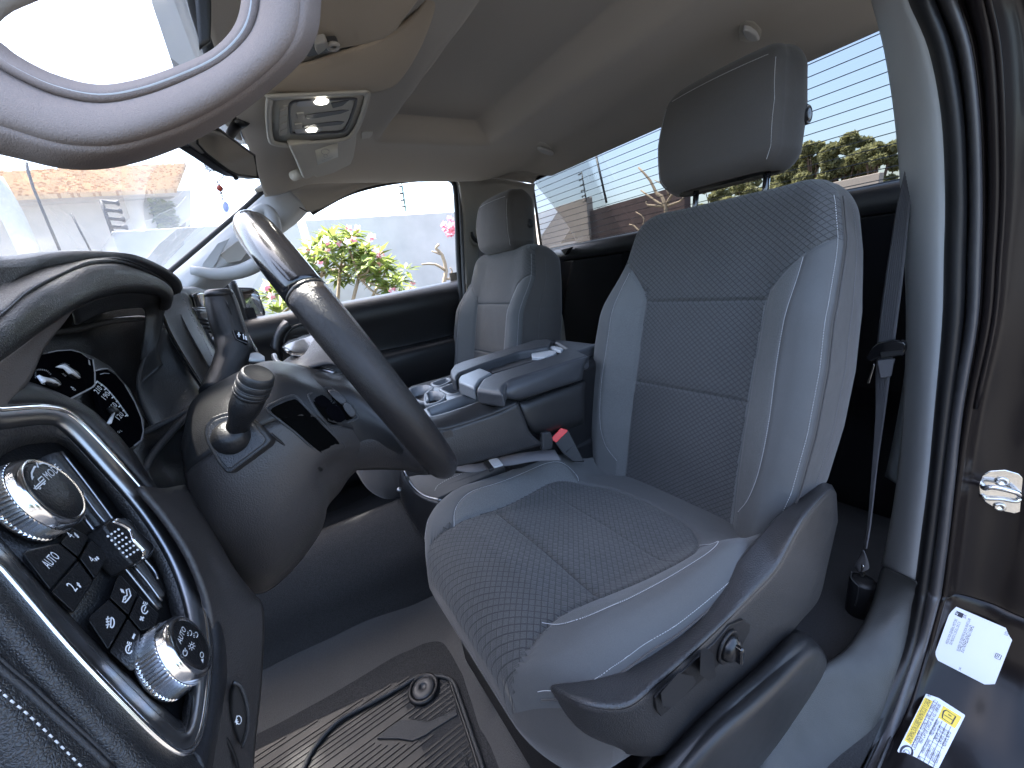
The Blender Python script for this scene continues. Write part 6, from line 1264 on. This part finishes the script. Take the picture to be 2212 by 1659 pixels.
V, F = tubeVF([Q(*Zp(8,x,y), z=MZ+.004) for x, y in [(1130,1185),(1165,1290),(1230,1480),(1300,1700)]], .0035, 8, sm=5); add('mat_rim', V, F, 'mat_rubber', fm)
slab('smooth_band', [Q(*Zp(8,x,y), z=MZ+.004) for x, y in [(735,1500),(800,1440),(865,1398),(940,1400),(1020,1408),(1090,1375),(1165,1338),(1172,1372),(1060,1440),(1000,1480),(930,1512),(850,1500)]], (0,0,1), .004, 'liner', fm, bevel=.0015)
rc = Q(*Zp(8,990,1236), z=MZ+.004)
lathe('retainer_ring', rc, (0,0,1), [(0,.034),(.004,.034),(.007,.031),(.007,.027),(.003,.0255),(.003,.0)], 'plastic_black', fm, n=40)
lathe('retainer_button', rc, (0,0,1), [(.003,.0245),(.006,.0235),(.0085,.018),(.0092,.009),(.0075,.0075),(.0055,.007),(.0055,0)], 'plastic_grey', fm, n=40)
mb = MB()
for pts in ([(1180,1580),(1198,1576),(1222,1650),(1235,1700)], [(1195,1600),(1210,1598),(1225,1645)]): V, F = ribVF([Q(*Zp(8,x,y), z=MZ+.006) for x, y in pts], (0,0,1), .003); mb.put(V, F)
mb.obj('raised_letter', 'liner', fm)
# the passenger side liner edge behind the tunnel
pl2 = thing('far_floor_liner', 'black rubber liner in the passenger footwell beyond the tunnel', 'floor liner', (1.2,0,-.84))
le = E8([(200,540,-.79),(380,440,-.79),(560,345,-.79),(700,280,-.79),(790,250,-.79),(830,262,-.79)]); patch('liner_edge', [[p+np.array([-.02,0,-.05]) for p in le], le, [p+np.array([.02,.002,-.012]) for p in le], [p+np.array([.05,.004,-.07]) for p in le]], 'mat_rubber', pl2, 4, 5, .003)
# sill trim
it = [(1560,1790,-.36),(1640,1640,-.48),(1712,1500,-.60),(1775,1445,-.68),(1830,1405,-.76),(1868,1350,-.84),(1893,1290,-.90),(1909,1228,-.955)]
ot = [(1730,1850,-.42),(1815,1690,-.57),(1884,1548,-.70),(1922,1460,-.78),(1950,1385,-.85),(1968,1320,-.885),(1978,1275,-.90),(1980,1255,-.90)]
ia, oa = [Q(a, b, y=c) for a, b, c in it], [Q(a, b, y=c) for a, b, c in ot]
patch('sill_trim', [[p+np.array([.003,0,-.06]) for p in ia], ia, [a*.6+b*.4+np.array([0,0,.004]) for a, b in zip(ia, oa)], oa, [p+np.array([-.004,0,-.02]) for p in oa]], 'scuffed_sill', cab, 5, 6, .003)
# ================================================================== DRIVER BELT
db = thing('driver_belt', 'grey driver seat belt hanging beside the pale pillar, twisted towards the floor', 'seat belt', Q(1915,600,y=-1.03))
A = [Q(a, b, y=c) for a, b, c in [(1975,190,-1.0),(1958,345,-1.0),(1938,440,-1.0),(1925,518,-1.0),(1909,620,-1.0),(1895,735,-1.0),(1891,815,-1.0),(1890,905,-1.0),(1884,1000,-.99),(1874,1130,-.95),(1866,1185,-.93)]]
B = [Q(a, b, y=c) for a, b, c in [(2010,190,-.99),(1985,345,-.99),(1966,440,-.985),(1958,518,-.985),(1947,620,-.98),(1932,735,-.98),(1921,815,-.985),(1909,905,-.99),(1895,1000,-.98),(1880,1130,-.94),(1871,1185,-.92)]]
patch('webbing', [A, [a*.75+b*.25 for a, b in zip(A,B)], [a*.5+b*.5 for a, b in zip(A,B)], [a*.25+b*.75 for a, b in zip(A,B)], B], 'webbing', db, 2, 5, .0016)
mb = MB()
for t in (.12,.25,.38,.5,.62,.75,.88):
    V, F = tubeVF(crm(np.array([a*(1-t)+b*t+np.array([-.0003,.0012,0]) for a, b in zip(A, B)]), 4), .0007, 4); mb.put(V, F)
mb.obj('woven_ribs', 'webbing', db)
bt_ = thing('belt_tongue', 'black belt tongue with a steel blade clipped on the driver belt', 'belt tongue', Q(*Zp(11,430,700), y=-.97))
slab('tongue_body', PT(11, [(290,758),(300,735),(335,685),(370,660),(460,640),(540,650),(556,672),(552,705),(530,742),(440,752),(380,755),(318,782)], y=-.968), (-.1,1,0), .016, 'piano_black', bt_, bevel=.004, seg=3)
slab('slot_rim', PT(11, [(385,718),(528,702),(532,732),(390,752)], y=-.9655), (-.1,1,0), .003, 'plastic_dark', bt_, bevel=.001)
slab('blade', PT(11, [(342,790),(350,800),(316,915),(298,916)], y=-.975), (-.1,1,0), .003, 'zinc', bt_, bevel=.0006)
slab('webbing_fold', PT(11, [(362,768),(480,758),(468,800),(455,872),(385,885),(372,820)], y=-.974), (-.1,1,0), .006, 'webbing', bt_, bevel=.002)
pt_ = thing('belt_anchor', 'black cylindrical belt tensioner standing on the floor behind the driver seat', 'belt tensioner', Q(*Zp(10,300,900), y=-.935))
pc, pd2 = Q(*Zp(10,300,790), y=-.935), _n([.0,.0,1])
pa, pb = Q(*Zp(10,322,712), y=-.935), Q(*Zp(10,288,880), y=-.935); ax_ = _n(pa-pb); lathe('cylinder', pb, ax_, [(-.012,.006),(-.006,.017),(0,.021),(np.linalg.norm(pa-pb)*.96,.024),(np.linalg.norm(pa-pb),.022),(np.linalg.norm(pa-pb)+.004,.014),(np.linalg.norm(pa-pb)+.004,0)], 'plastic_black', pt_, n=30)
V, F = tubeVF([Q(*Zp(10,x,y), y=-.912) for x, y in [(262,665),(258,695),(280,725),(296,745),(290,800),(278,840)]], .0012, 6, sm=4); add('moulding_line', V, F, 'plastic_grey', pt_)
V, F = tubeVF([Q(*Zp(10,x,y), y=-.93) for x, y in [(318,690),(318,660),(322,632)]], .0035, 8, sm=3); add('hook', V, F, 'zinc', pt_)
patch('webbing_loop', [PT(10, [(325,560),(345,610),(350,650),(322,668)], y=-.925), PT(10, [(322,560),(300,600),(280,640),(300,668)], y=-.935)], 'webbing', pt_, 3, 5, .0016)
V, F = tubeVF([Q(*Zp(10,278,890), y=-.935), Q(*Zp(10,262,980), y=-.93), Q(*Zp(10,245,1070), y=-.92)], .005, 8, sm=3); add('stem', V, F, 'plastic_black', pt_)
slab('anchor_plate', PT(10, [(150,1085),(210,1060),(270,1075),(240,1145),(215,1140)], z=-.862), (0,0,1), .004, 'plastic_black', pt_, bevel=.001)
patch('pillar_lower_cover', [PT(11, [(562,560),(545,800),(500,1100),(450,1350),(415,1510)], y=-1.14), PT(11, [(620,560),(600,800),(560,1100),(510,1350),(492,1560)], y=-1.12)], 'console_plastic', cab, 2, 5, .01)
# ================================================================== JAMB HARDWARE AND STICKERS
def hit(px, py):
    h = surfhit(['jamb_paint'], px, py); return h if h is not None else Q(px, py, y=-.97)
def planefit(pts, lift=.0012):
    P = np.array([hit(*p) for p in pts]); c = P.mean(0); u, s, vt = np.linalg.svd(P-c); n_ = vt[2]; n_ = n_ if n_.dot(-c) > 0 else -n_
    return (c+n_*(((P-c)@n_).max()+lift), n_)
# latch striker
cs_ = [Zp(10,*p) for p in [(905,215),(920,180),(960,157),(1040,152),(1110,172),(1160,220),(1172,290),(1140,360),(1085,376),(1000,357),(935,315),(905,270)]]
SP = planefit([(2120,1050),(2150,1020),(2200,1100),(2170,1090)], .001); s10 = lambda x, y, h=0: Q(*Zp(10, x, y), pl=off(SP, h))
stk = thing('door_striker', 'bright zinc door latch striker plate bolted to the dark painted jamb', 'door striker', s10(1040,265))
slab('plate', [Q(*p, pl=off(SP, .0035)) for p in cs_], SP[1], .004, 'zinc', stk, bevel=.0018, seg=3)
tube('striker_loop', [s10(928,232,.002), s10(935,245,.014), s10(975,240,.019), s10(1080,262,.019), s10(1112,280,.014), s10(1116,285,.002)], .0042, 'chrome', stk, n=12, sm=4)
tube('striker_base', [s10(925,280,.0045), s10(940,297,.006), s10(1010,300,.006), s10(1090,312,.006), s10(1115,298,.0045)], .003, 'zinc', stk, n=10)
for q, r_ in (((1022,212), .0085), ((1010,338), .0075)): lathe('bolt', s10(*q,.0035), SP[1], [(0,r_),(.002,r_),(.0035,r_*.85),(.0035,r_*.5),(.002,r_*.35),(.002,0)], 'zinc', stk, n=30)
# identification sticker
k13 = lambda x, y: (2004.5+.125*x, 1296+.125*y)
vc = [k13(*p) for p in [(430,95),(1505,560),(1120,1525),(100,1010)]]; VP = planefit(vc+[k13(800,800)], .0008); v13 = lambda x, y, h=0: Q(*k13(x, y), pl=off(VP, h+.0002))
vs_ = thing('id_sticker', 'pale blue vehicle identification sticker on the door jamb below the striker', 'sticker', v13(800,800))
def rounded(pts, r=.12, n=4):
    P = [np.array(p, float) for p in pts]; out = []
    for i in range(len(P)):
        a, b, c = P[i-1], P[i], P[(i+1) % len(P)]; u, v = (a-b)/np.linalg.norm(a-b), (c-b)/np.linalg.norm(c-b)
        for k in range(n+1): t = k/n; out.append(b+u*r*(1-t)**2+v*r*t**2)
    return out
slab('label_sheet', [v13(*p) for p in rounded([(425,90),(1510,555),(1125,1535),(92,1005)], 28)], VP[1], .0004, 'paper', vs_, bevel=0, smooth=False)
mb = MB(); W13 = lambda s_, a, b, h: word(mb, s_, a, b, h, VP, v13)
W13('HECHO POR GENERAL MOTORS', (345,765), (512,340), .0036); W13('DE MEXICO S. DE R.L. DE C.V.', (412,778), (572,382), .0036); W13('NUMERO DE IDENTIFICACION VEHICULAR', (535,888), (742,328), .0034); W13('3GTN9AED6NG116642', (612,918), (798,460), .0056)
W13('101', (1385,622), (1408,565), .0050); W13('JDK', (645,325), (675,262), .0036); W13('24E', (562,1218), (580,1172), .0026)
V, F = pgon([v13(*p) for p in [(490,180),(622,240),(588,315),(458,255)]], VP[1], .0002); mb.put(V, F)
lineon(mb, [(1155,985),(1180,915),(1205,925),(1272,960),(1240,1035),(1160,1000)], v13, .0009, VP, closed=True); lineon(mb, [(1180,990),(1215,928)], v13, .0007, VP); lineon(mb, [(1205,1000),(1240,945)], v13, .0007, VP)
mb.obj('print', 'ink', vs_); mb = MB(); V, F = textVF('GM', v13(500,278,.0003), v13(542,200,.0003), VP[1], .006); mb.put(V, F); mb.obj('logo_letters', 'paper', vs_)
# tyre sticker
k14 = lambda x, y: (1935.4+.1146*x, 1468.8+.1146*y)
TP = planefit([k14(*p) for p in [(600,215),(1300,670),(730,1795),(30,1340),(650,1000)]], .0008); v14 = lambda x, y, h=0: Q(*k14(x, y), pl=off(TP, h+.0002))
ts_ = thing('tyre_sticker', 'white and yellow tyre pressure sticker at the foot of the door jamb', 'sticker', v14(650,1000))
slab('label_sheet', [v14(*p) for p in rounded([(595,205),(1310,665),(735,1800),(22,1345)], 30)], TP[1], .0004, 'paper', ts_, bevel=0, smooth=False)
mb = MB()
for q in ([(545,325),(692,400),(285,1228),(153,1140)], [(890,485),(1242,700),(1110,918),(790,708)]): V, F = pgon([v14(*p) for p in q], TP[1], .0002); mb.put(V, F)
mb.obj('yellow_fields', 'paper_yellow', ts_)
mb = MB(); i14 = lambda x, y: v14(x, y, .0002); W14 = lambda s_, a, b, h: word(mb, s_, a, b, h, TP, i14)
W14('INFORMACIÓN SOBRE NEUMÁTICOS Y CARGA', (282,1188), (664,395), .0078); W14('OCUPANTES  TOTAL 3  DEL. 3  TRAS. 0', (352,1290), (762,432), .0042); W14('MAX CAP DE CARGA  861 KG / 1898 LBS', (488,1215), (850,480), .0040)
W14('PRES NEUM FRIOS', (688,1062), (824,790), .0046); W14('240 kPa, 35 PSI', (768,1160), (884,895), .0046); W14('240 kPa, 35 PSI', (848,1215), (964,950), .0046); W14('420 kPa, 60 PSI', (928,1272), (1046,1000), .0046)
W14('TAMAÑO ORIGINAL', (510,1405), (648,1150), .0044); W14('255/70R17 T', (600,1470), (700,1260), .0044); W14('255/70R17 T', (682,1535), (780,1325), .0044); W14('P255/70R17', (762,1600), (858,1385), .0044); W14('NEUM', (440,1590), (486,1470), .0044); W14('DEL.', (520,1660), (555,1590), .0042); W14('TRAS.', (600,1725), (650,1640), .0042)
for L_ in ([(600,1110),(900,1305)], [(432,1425),(760,1640)], [(362,1560),(800,705)], [(470,1640),(870,780)], [(560,1690),(955,830)], [(660,1740),(1035,880)], [(285,1290),(715,385),(745,378),(785,405),(350,1320),(300,1315)]): lineon(mb, L_, i14, .0005, TP)
lineon(mb, [(885,640),(900,590),(950,570),(1125,690),(1045,835),(870,715)], i14, .0016, TP, closed=True); lineon(mb, [(905,655),(1085,770)], i14, .0013, TP); lineon(mb, [(985,650),(1045,690)], i14, .0018, TP)
lineon(mb, [(198+112*math.cos(t)*.85-60*math.sin(t), 1360+100*math.sin(t)+55*math.cos(t)) for t in np.linspace(0,6.283,24)[:-1]], i14, .0026, TP, closed=True); lineon(mb, [(190+60*math.cos(t), 1375+58*math.sin(t)) for t in np.linspace(0,6.283,20)[:-1]], i14, .0007, TP, closed=True); lineon(mb, [(150,1345),(230,1410)], i14, .0012, TP)
W14('MX02', (640,330), (690,262), .0040)
mb.obj('print', 'ink', ts_)
# ================================================================== ROOF THINGS
OP = (np.array([1.0,-.2,.352]), _n([-.06,-.10,-1])); o2 = lambda x, y, h=0: Q(*Zp(2, x, y), pl=off(OP, h))
oc = thing('roof_console', 'grey roof console with a lit reading lamp and small buttons', 'roof console', o2(650,650))
mat('roof_plastic', (.42,.40,.345), .5, bump=.25, bs=900, var=.06)
Oc = [(372,545),(385,528),(640,515),(905,503),(930,506),(937,525),(905,640),(862,735),(805,778),(640,795),(480,810),(410,800),(380,770),(366,640)]
In = [(400,560),(415,548),(640,532),(880,520),(905,524),(910,538),(882,640),(842,722),(792,762),(640,778),(490,790),(425,782),(402,760),(390,650)]
patch('surround', [[o2(x, y, -.02) for x, y in Oc], [o2(x, y, .006) for x, y in Oc], [o2(x, y, .007) for x, y in mix(Oc, In, .5)], [o2(x, y, .004) for x, y in In]], 'roof_plastic', oc, 2, 4, .002, closedc=True)
slab('face', [o2(x, y, .003) for x, y in mix(Oc, In, .9)], OP[1], .008, 'roof_plastic', oc, bevel=0)
Rc = [(492,600),(505,562),(560,552),(700,546),(850,540),(868,560),(850,625),(825,690),(790,732),(650,742),(520,742),(498,720)]
Rb = [(500,610),(515,572),(565,563),(700,556),(838,552),(852,568),(836,622),(812,682),(780,720),(650,728),(530,730),(510,712)]
patch('recess_rim', [[o2(x, y, .003) for x, y in Rc], [o2(x, y, .0055) for x, y in mix(Rc, Rb, .4)], [o2(x, y, .0035) for x, y in Rb]], 'plastic_grey', oc, 2, 4, .001, closedc=True)
slab('inner_face', [o2(x, y, .0045) for x, y in Rb], OP[1], .004, 'roof_plastic', oc, bevel=.0005)
slab('reading_lamp', [o2(x, y, .006) for x, y in [(532,585),(545,562),(640,552),(722,549),(722,575),(690,585),(600,590),(545,592)]], OP[1], .003, 'trim_light', oc, bevel=.001)
slab('lit_lens', [o2(x, y, .0072) for x, y in [(632,568),(650,552),(690,550),(712,556),(705,575),(670,582),(640,578)]], OP[1], .0025, 'lamp_lit', oc, bevel=.001)
slab('reading_lamp', [o2(x, y, .006) for x, y in [(522,722),(600,712),(682,709),(665,730),(600,738),(530,740)]], OP[1], .003, 'trim_light', oc, bevel=.001)
slab('lit_lens', [o2(x, y, .0072) for x, y in [(585,722),(610,714),(650,714),(640,730),(600,734)]], OP[1], .0025, 'lamp_lit', oc, bevel=.001)
for q in ([(535,632),(575,626),(573,655),(540,658)], [(525,690),(565,686),(562,710),(528,712)]): slab('lamp_button', [o2(x, y, .0072) for x, y in q], OP[1], .004, 'roof_plastic', oc, bevel=.001)
for q in ([(580,640),(640,628),(790,610),(825,612),(780,630),(640,655),(585,655)], [(568,698),(640,686),(760,672),(800,675),(780,690),(640,705),(568,708)], [(724,572),(790,560),(825,556),(790,585),(735,600)]): slab('groove_shade', [o2(x, y, .0056) for x, y in q], OP[1], .002, 'plastic_grey', oc, bevel=.0005)  # grey plates draw the shade of the grooves on the flat face
slab('switch_strip', [o2(x, y, .0055) for x, y in [(440,610),(462,590),(490,588),(478,680),(478,745),(437,752)]], OP[1], .003, 'roof_plastic', oc, bevel=.0008)
for t in range(4): slab('roof_button', [o2(x, y+t*36, .0068) for x, y in [(444,618),(482,602),(480,630),(442,646)]], OP[1], .003, 'roof_plastic', oc, bevel=.0012)
pv = thing('passenger_visor', 'folded beige passenger sun visor with a small cream warning sticker', 'sun visor', Q(*Zp(2,680,850), z=.335))
PVp = (Q(*Zp(2,680,850), z=.338), _n([-.25,-.35,-1])); p2 = lambda x, y, h=0: Q(*Zp(2, x, y), pl=off(PVp, h))
slab('visor_board', [p2(x, y) for x, y in [(495,805),(640,780),(868,735),(866,790),(852,870),(835,910),(740,958),(645,985),(635,972),(618,978),(595,992),(575,990),(540,900)]], PVp[1], .014, 'roof_plastic', pv, bevel=.004, seg=3)
st_ = slab('warning_sticker', [p2(x, y, .0008) for x, y in [(637,832),(762,789),(764,868),(651,912)]], PVp[1], .0006, 'sticker_cream', pv, bevel=0)
mb = MB(); cc2 = lambda x, y: p2(x, y, .0009); circ(mb, 692, 838, 22, 16, cc2, .0011, PVp); lineon(mb, [(668,835),(690,825),(716,832)], cc2, .001, PVp); circ(mb, 694, 862, 10, 8, cc2, .0009, PVp); lineon(mb, [(672,888),(735,866)], cc2, .001, PVp); lineon(mb, [(674,895),(726,877)], cc2, .0008, PVp); mb.obj('pictogram', 'trim_beige', st_)
tube('visor_pivot', [Q(*Zp(2,515,975), z=.325), Q(*Zp(2,560,955), z=.325)], .012, 'roof_plastic', pv, sm=0, n=14)
dv = thing('driver_visor', 'wide beige sun visor folded up above the steering wheel', 'sun visor', Q(760,30,z=.375))
slab('visor_board', [Q(x, y, z=.376) for x, y in [(560,-10),(585,110),(620,140),(655,124),(720,112),(783,100),(830,88),(858,70),(880,40),(910,0),(1010,-150),(700,-220)]], (0,0,-1), .02, 'headliner_lamplit', dv, bevel=.007, seg=4)
patch('front_roof_swell', [[Q(*Zp(2,x,y), z=z_) for x, y, z_ in r] for r in ([(380,330,.374),(560,345,.374),(760,285,.375),(960,215,.38),(1150,100,.39),(1290,-80,.40)], [(350,400,.366),(560,410,.366),(780,370,.368),(1000,310,.375),(1180,200,.388),(1340,-60,.40)], [(330,460,.36),(560,480,.362),(800,470,.365),(1010,440,.372),(1130,360,.385),(1300,100,.404)], [(330,520,.366),(560,520,.37),(800,510,.372),(1010,490,.378),(1110,420,.390),(1290,130,.408)])], 'headliner_lamplit', cab, 5, 6, .004)
vc_ = thing('visor_clip', 'grey plastic visor clip on the roof beside the driver sun visor', 'visor clip', Q(*Zp(2,690,265), z=.36))
slab('clip_base', [Q(*Zp(2,x,y), z=.362) for x, y in [(560,300),(640,232),(755,228),(768,245),(755,280),(700,298),(600,318)]], (0,0,-1), .008, 'seat_plastic', vc_, bevel=.002)
slab('clip_hook', [Q(*Zp(2,x,y), z=.354) for x, y in [(640,245),(700,232),(712,262),(690,285),(655,312),(640,290)]], (0,0,-1), .012, 'trim_beige', vc_, bevel=.003)
tube('clip_eye', [Q(*Zp(2,x,y), z=.358) for x, y in [(712,250),(735,240),(762,246),(758,268),(735,275),(712,268)]], .003, 'trim_beige', vc_, closed=True, n=8)
slab('microphone_cover', [Q(*Zp(2,x,y), z=.391) for x, y in [(892,735),(905,730),(958,727),(955,745),(940,765),(892,770)]], (0,0,-1), .006, 'roof_plastic', cab, bevel=.002)
for i, (pts, lb_) in enumerate((([(1862,800),(1880,782),(1910,790),(1960,830),(1962,852),(1935,868),(1905,862),(1875,840)], 'small beige coat hook on the roof above the far side of the rear window'), (None, 'beige coat hook on the roof just above the driver headrest'))):
    if pts: P = [Q(*Zp(2,x,y), z=.392) for x, y in pts]; c = np.mean(P, 0)
    else: P = [Q(*Zp(3,x,y), z=.392) for x, y in [(965,110),(990,90),(1030,95),(1062,130),(1060,175),(1000,190),(962,180),(958,140)]]; c = np.mean(P, 0)
    hk = thing('coat_hook', lb_, 'coat hook', c, group='coat hooks'); slab('hook_base', P, (0,0,-1), .008, 'roof_plastic', hk, bevel=.003, seg=3)
    w_ = np.linalg.norm(P[0]-P[4]); slab('hook_tab', [c+(p-c)*np.array([.45,.7,0])+np.array([-.004,.004,-.010]) for p in P], (0,0,-1), .010, 'trim_light', hk, bevel=.004, seg=3)
# ---- mirror and charm
a_, b_m, c_m = Q(427,300,d=.60), Q(553,362,d=.74), Q(445,257,d=.62); mn = _n(np.cross(b_m-a_, c_m-a_)); mn = mn if mn.dot(-a_) > 0 else -mn; MP = (a_, mn)
m1_ = lambda x, y, h=0: Q(*Zp(1, x, y), pl=off(MP, h))
rm = thing('rear_view_mirror', 'black framed rear view mirror hanging below the roof console', 'rear-view mirror', m1_(1340,880))
slab('housing', [m1_(x, y, -.001) for x, y in [(1095,770),(1165,722),(1212,700),(1240,706),(1515,915),(1534,1050),(1525,1058),(1400,1040),(1340,1010),(1215,925),(1130,870)]], MP[1], .022, 'plastic_black', rm, bevel=.004, seg=3)
slab('mirror_glass', [m1_(x, y, .001) for x, y in [(1168,742),(1216,712),(1505,922),(1525,1050),(1405,1030),(1345,1000),(1222,905),(1172,850)]], MP[1], .002, 'mirror', rm, bevel=0, smooth=False)
slab('silver_edge', [m1_(x, y, .0008) for x, y in [(1100,775),(1160,728),(1168,745),(1172,850),(1220,905),(1200,910),(1130,860),(1105,830)]], MP[1], .003, 'satin_metal', rm, bevel=.001)
tube('control_tab', [m1_(1340,1005,-.004), m1_(1385,1035,-.002), m1_(1402,1062,-.002)], .004, 'plastic_black', rm)
tube('mount', [m1_(1330,850,-.02), m1_(1390,760,-.05), Q(*Zp(1,1440,700), z=.355)], [.007,.009,.013], 'plastic_black', rm)
tube('mirror_frame', [m1_(x, y, .001) for x, y in [(1166,738),(1216,709),(1507,920),(1528,1053),(1403,1033),(1343,1003),(1220,908),(1169,852)]], .0022, 'plastic_black', rm, closed=True, sm=1, n=8)
slab('sensor_cover', [Q(*Zp(1,x,y), z=.352) for x, y in [(1235,700),(1395,618),(1420,650),(1370,690),(1440,840),(1400,830),(1330,740),(1300,725),(1270,735)]], (0,0,-1), .02, 'roof_plastic', rm, bevel=.004)
ch_ = thing('hanging_charm', 'key ring charm with a bow, beads and a blue medallion hanging from the mirror', 'charm', Q(467,374,d=.80))
D8 = lambda x, y: Q(*Zp(1, x, y), d=.80)
V, F = tubeVF([D8(1281+44*math.cos(t), 1027+46*math.sin(t)) for t in np.linspace(0, 6.283, 25)[:-1]], .0012, 8, closed=True); add('key_ring', V, F, 'silver', ch_)
mb = MB(); 
for i in range(26): 
    a = i*2.4; r_ = 30*math.sqrt((i+.5)/26); V, F = latheVF(D8(1245+r_*1.15*math.cos(a), 985+r_*math.sin(a)), (0,-1,0), [(-.0025,.0006),(0,.0025),(.0025,.0006)], 6); mb.put(V, F)
mb.obj('sparkling_bow', 'silver', ch_)
for (x, y, r_, m_) in ((1288,1078,.0022,'silver'),(1296,1095,.003,'silver'),(1302,1116,.0062,'bead_red'),(1308,1142,.003,'silver'),(1314,1160,.0022,'silver'),(1318,1178,.0022,'silver')):
    lathe('bead', D8(x, y), (0,0,1), [(-r_,.0003),(-r_*.7,r_*.7),(0,r_),(r_*.7,r_*.7),(r_,.0003)], m_, ch_, n=14)
V, F = tubeVF([D8(1286,1072), D8(1300,1115), D8(1312,1150), D8(1322,1190)], .0008, 6); add('chain', V, F, 'silver', ch_)
E_ = [D8(1337+24*math.cos(t)+6*math.sin(t), 1226+40*math.sin(t)) for t in np.linspace(0, 6.283, 25)[:-1]]; slab('medallion', E_, (-.8,-.6,0), .003, 'silver', ch_, bevel=.0006)
Ee = [D8(1337+17*math.cos(t)+4*math.sin(t), 1226+31*math.sin(t))+_n([-.8,-.6,0])*.0006 for t in np.linspace(0, 6.283, 25)[:-1]]; slab('enamel_face', Ee, (-.8,-.6,0), .001, 'enamel', ch_, bevel=.0002)
# ---- the near pillar with its big moulded handle
hd_ = thing('near_grab_handle', 'large soft grey grab handle on the near windscreen pillar, close to the lens', 'grab handle', Q(300,270,d=.18))
OutH = [(-320,120),(-200,250),(-60,308),(40,334),(150,357),(262,349),(380,310),(480,258),(560,200),(635,135),(672,80),(684,10),(684,-120),(660,-300)]
InH = [(-240,-60),(-120,40),(-20,88),(38,130),(118,170),(212,193),(300,183),(398,150),(465,118),(508,76),(528,30),(533,-30),(530,-140),(500,-320)]
prof_ = [(.10,.05),(.03,.028),(0,.012),(.05,.003),(.115,.0),(.16,.005),(.22,.006),(.34,-.004),(.5,-.007),(.66,-.006),(.74,-.0015),(.78,-.0022),(.86,.002),(.94,.010),(.985,.020),(1.0,.030),(.96,.05)]
rows = [[Q(a[0]*(1-f_)+b[0]*f_, a[1]*(1-f_)+b[1]*f_, d=.175+dd) for a, b in zip(InH, OutH)] for f_, dd in prof_]
patch('handle', rows, 'pillar_fabric', hd_, 4, 6, .002)
rows = [[Q(a[0]*(1-f_)+b[0]*f_, a[1]*(1-f_)+b[1]*f_, d=.175+dd) for a, b in zip(InH, OutH)] for f_, dd in ((.0,.0118),(.02,.006),(.055,.0015),(.118,-.0006))]
patch('inner_lip', rows, 'trim_light', hd_, 3, 6, .0015)
patch('upper_pillar', [[Q(-260,-60,d=.20), Q(-60,70,d=.20), Q(30,24,d=.20), Q(150,-28,d=.20), Q(300,-110,d=.20), Q(480,-300,d=.2)], [Q(-300,-160,d=.19), Q(-90,-40,d=.19), Q(0,-60,d=.19), Q(110,-110,d=.19), Q(260,-220,d=.19), Q(400,-400,d=.19)]], 'trim_beige', hd_, 3, 5, .004)
# ---- the open driver door beside the lens (outside the picture, mirrored in the jamb paint and the knobs)
dd_ = thing('driver_door', 'dark driver door swung wide open beside the cab', 'door', (.0,.5,-.8))
u_ = _n([-.93,-.37,0]); n_d = np.array([-u_[1], u_[0], 0]); o_ = np.array([.0,.52,0])
box('door_body', o_+u_*.55+np.array([0,0,-.42]), (1.08,.10,.80), 'paint_dark', dd_, ax=[u_, n_d, [0,0,1]], bevel=.03, seg=3)
box('inner_panel', o_+u_*.55-n_d*.06+np.array([0,0,-.40]), (1.0,.03,.72), 'plastic_black', dd_, ax=[u_, n_d, [0,0,1]], bevel=.02)
tube('window_frame', [o_+u_*.05+[0,0,-.02], o_+u_*.45+np.array([0,0,.36])-n_d*.05, o_+u_*1.0+np.array([0,0,.38])-n_d*.06, o_+u_*1.07+[0,0,-.02]], .025, 'paint_dark', dd_, sm=4)
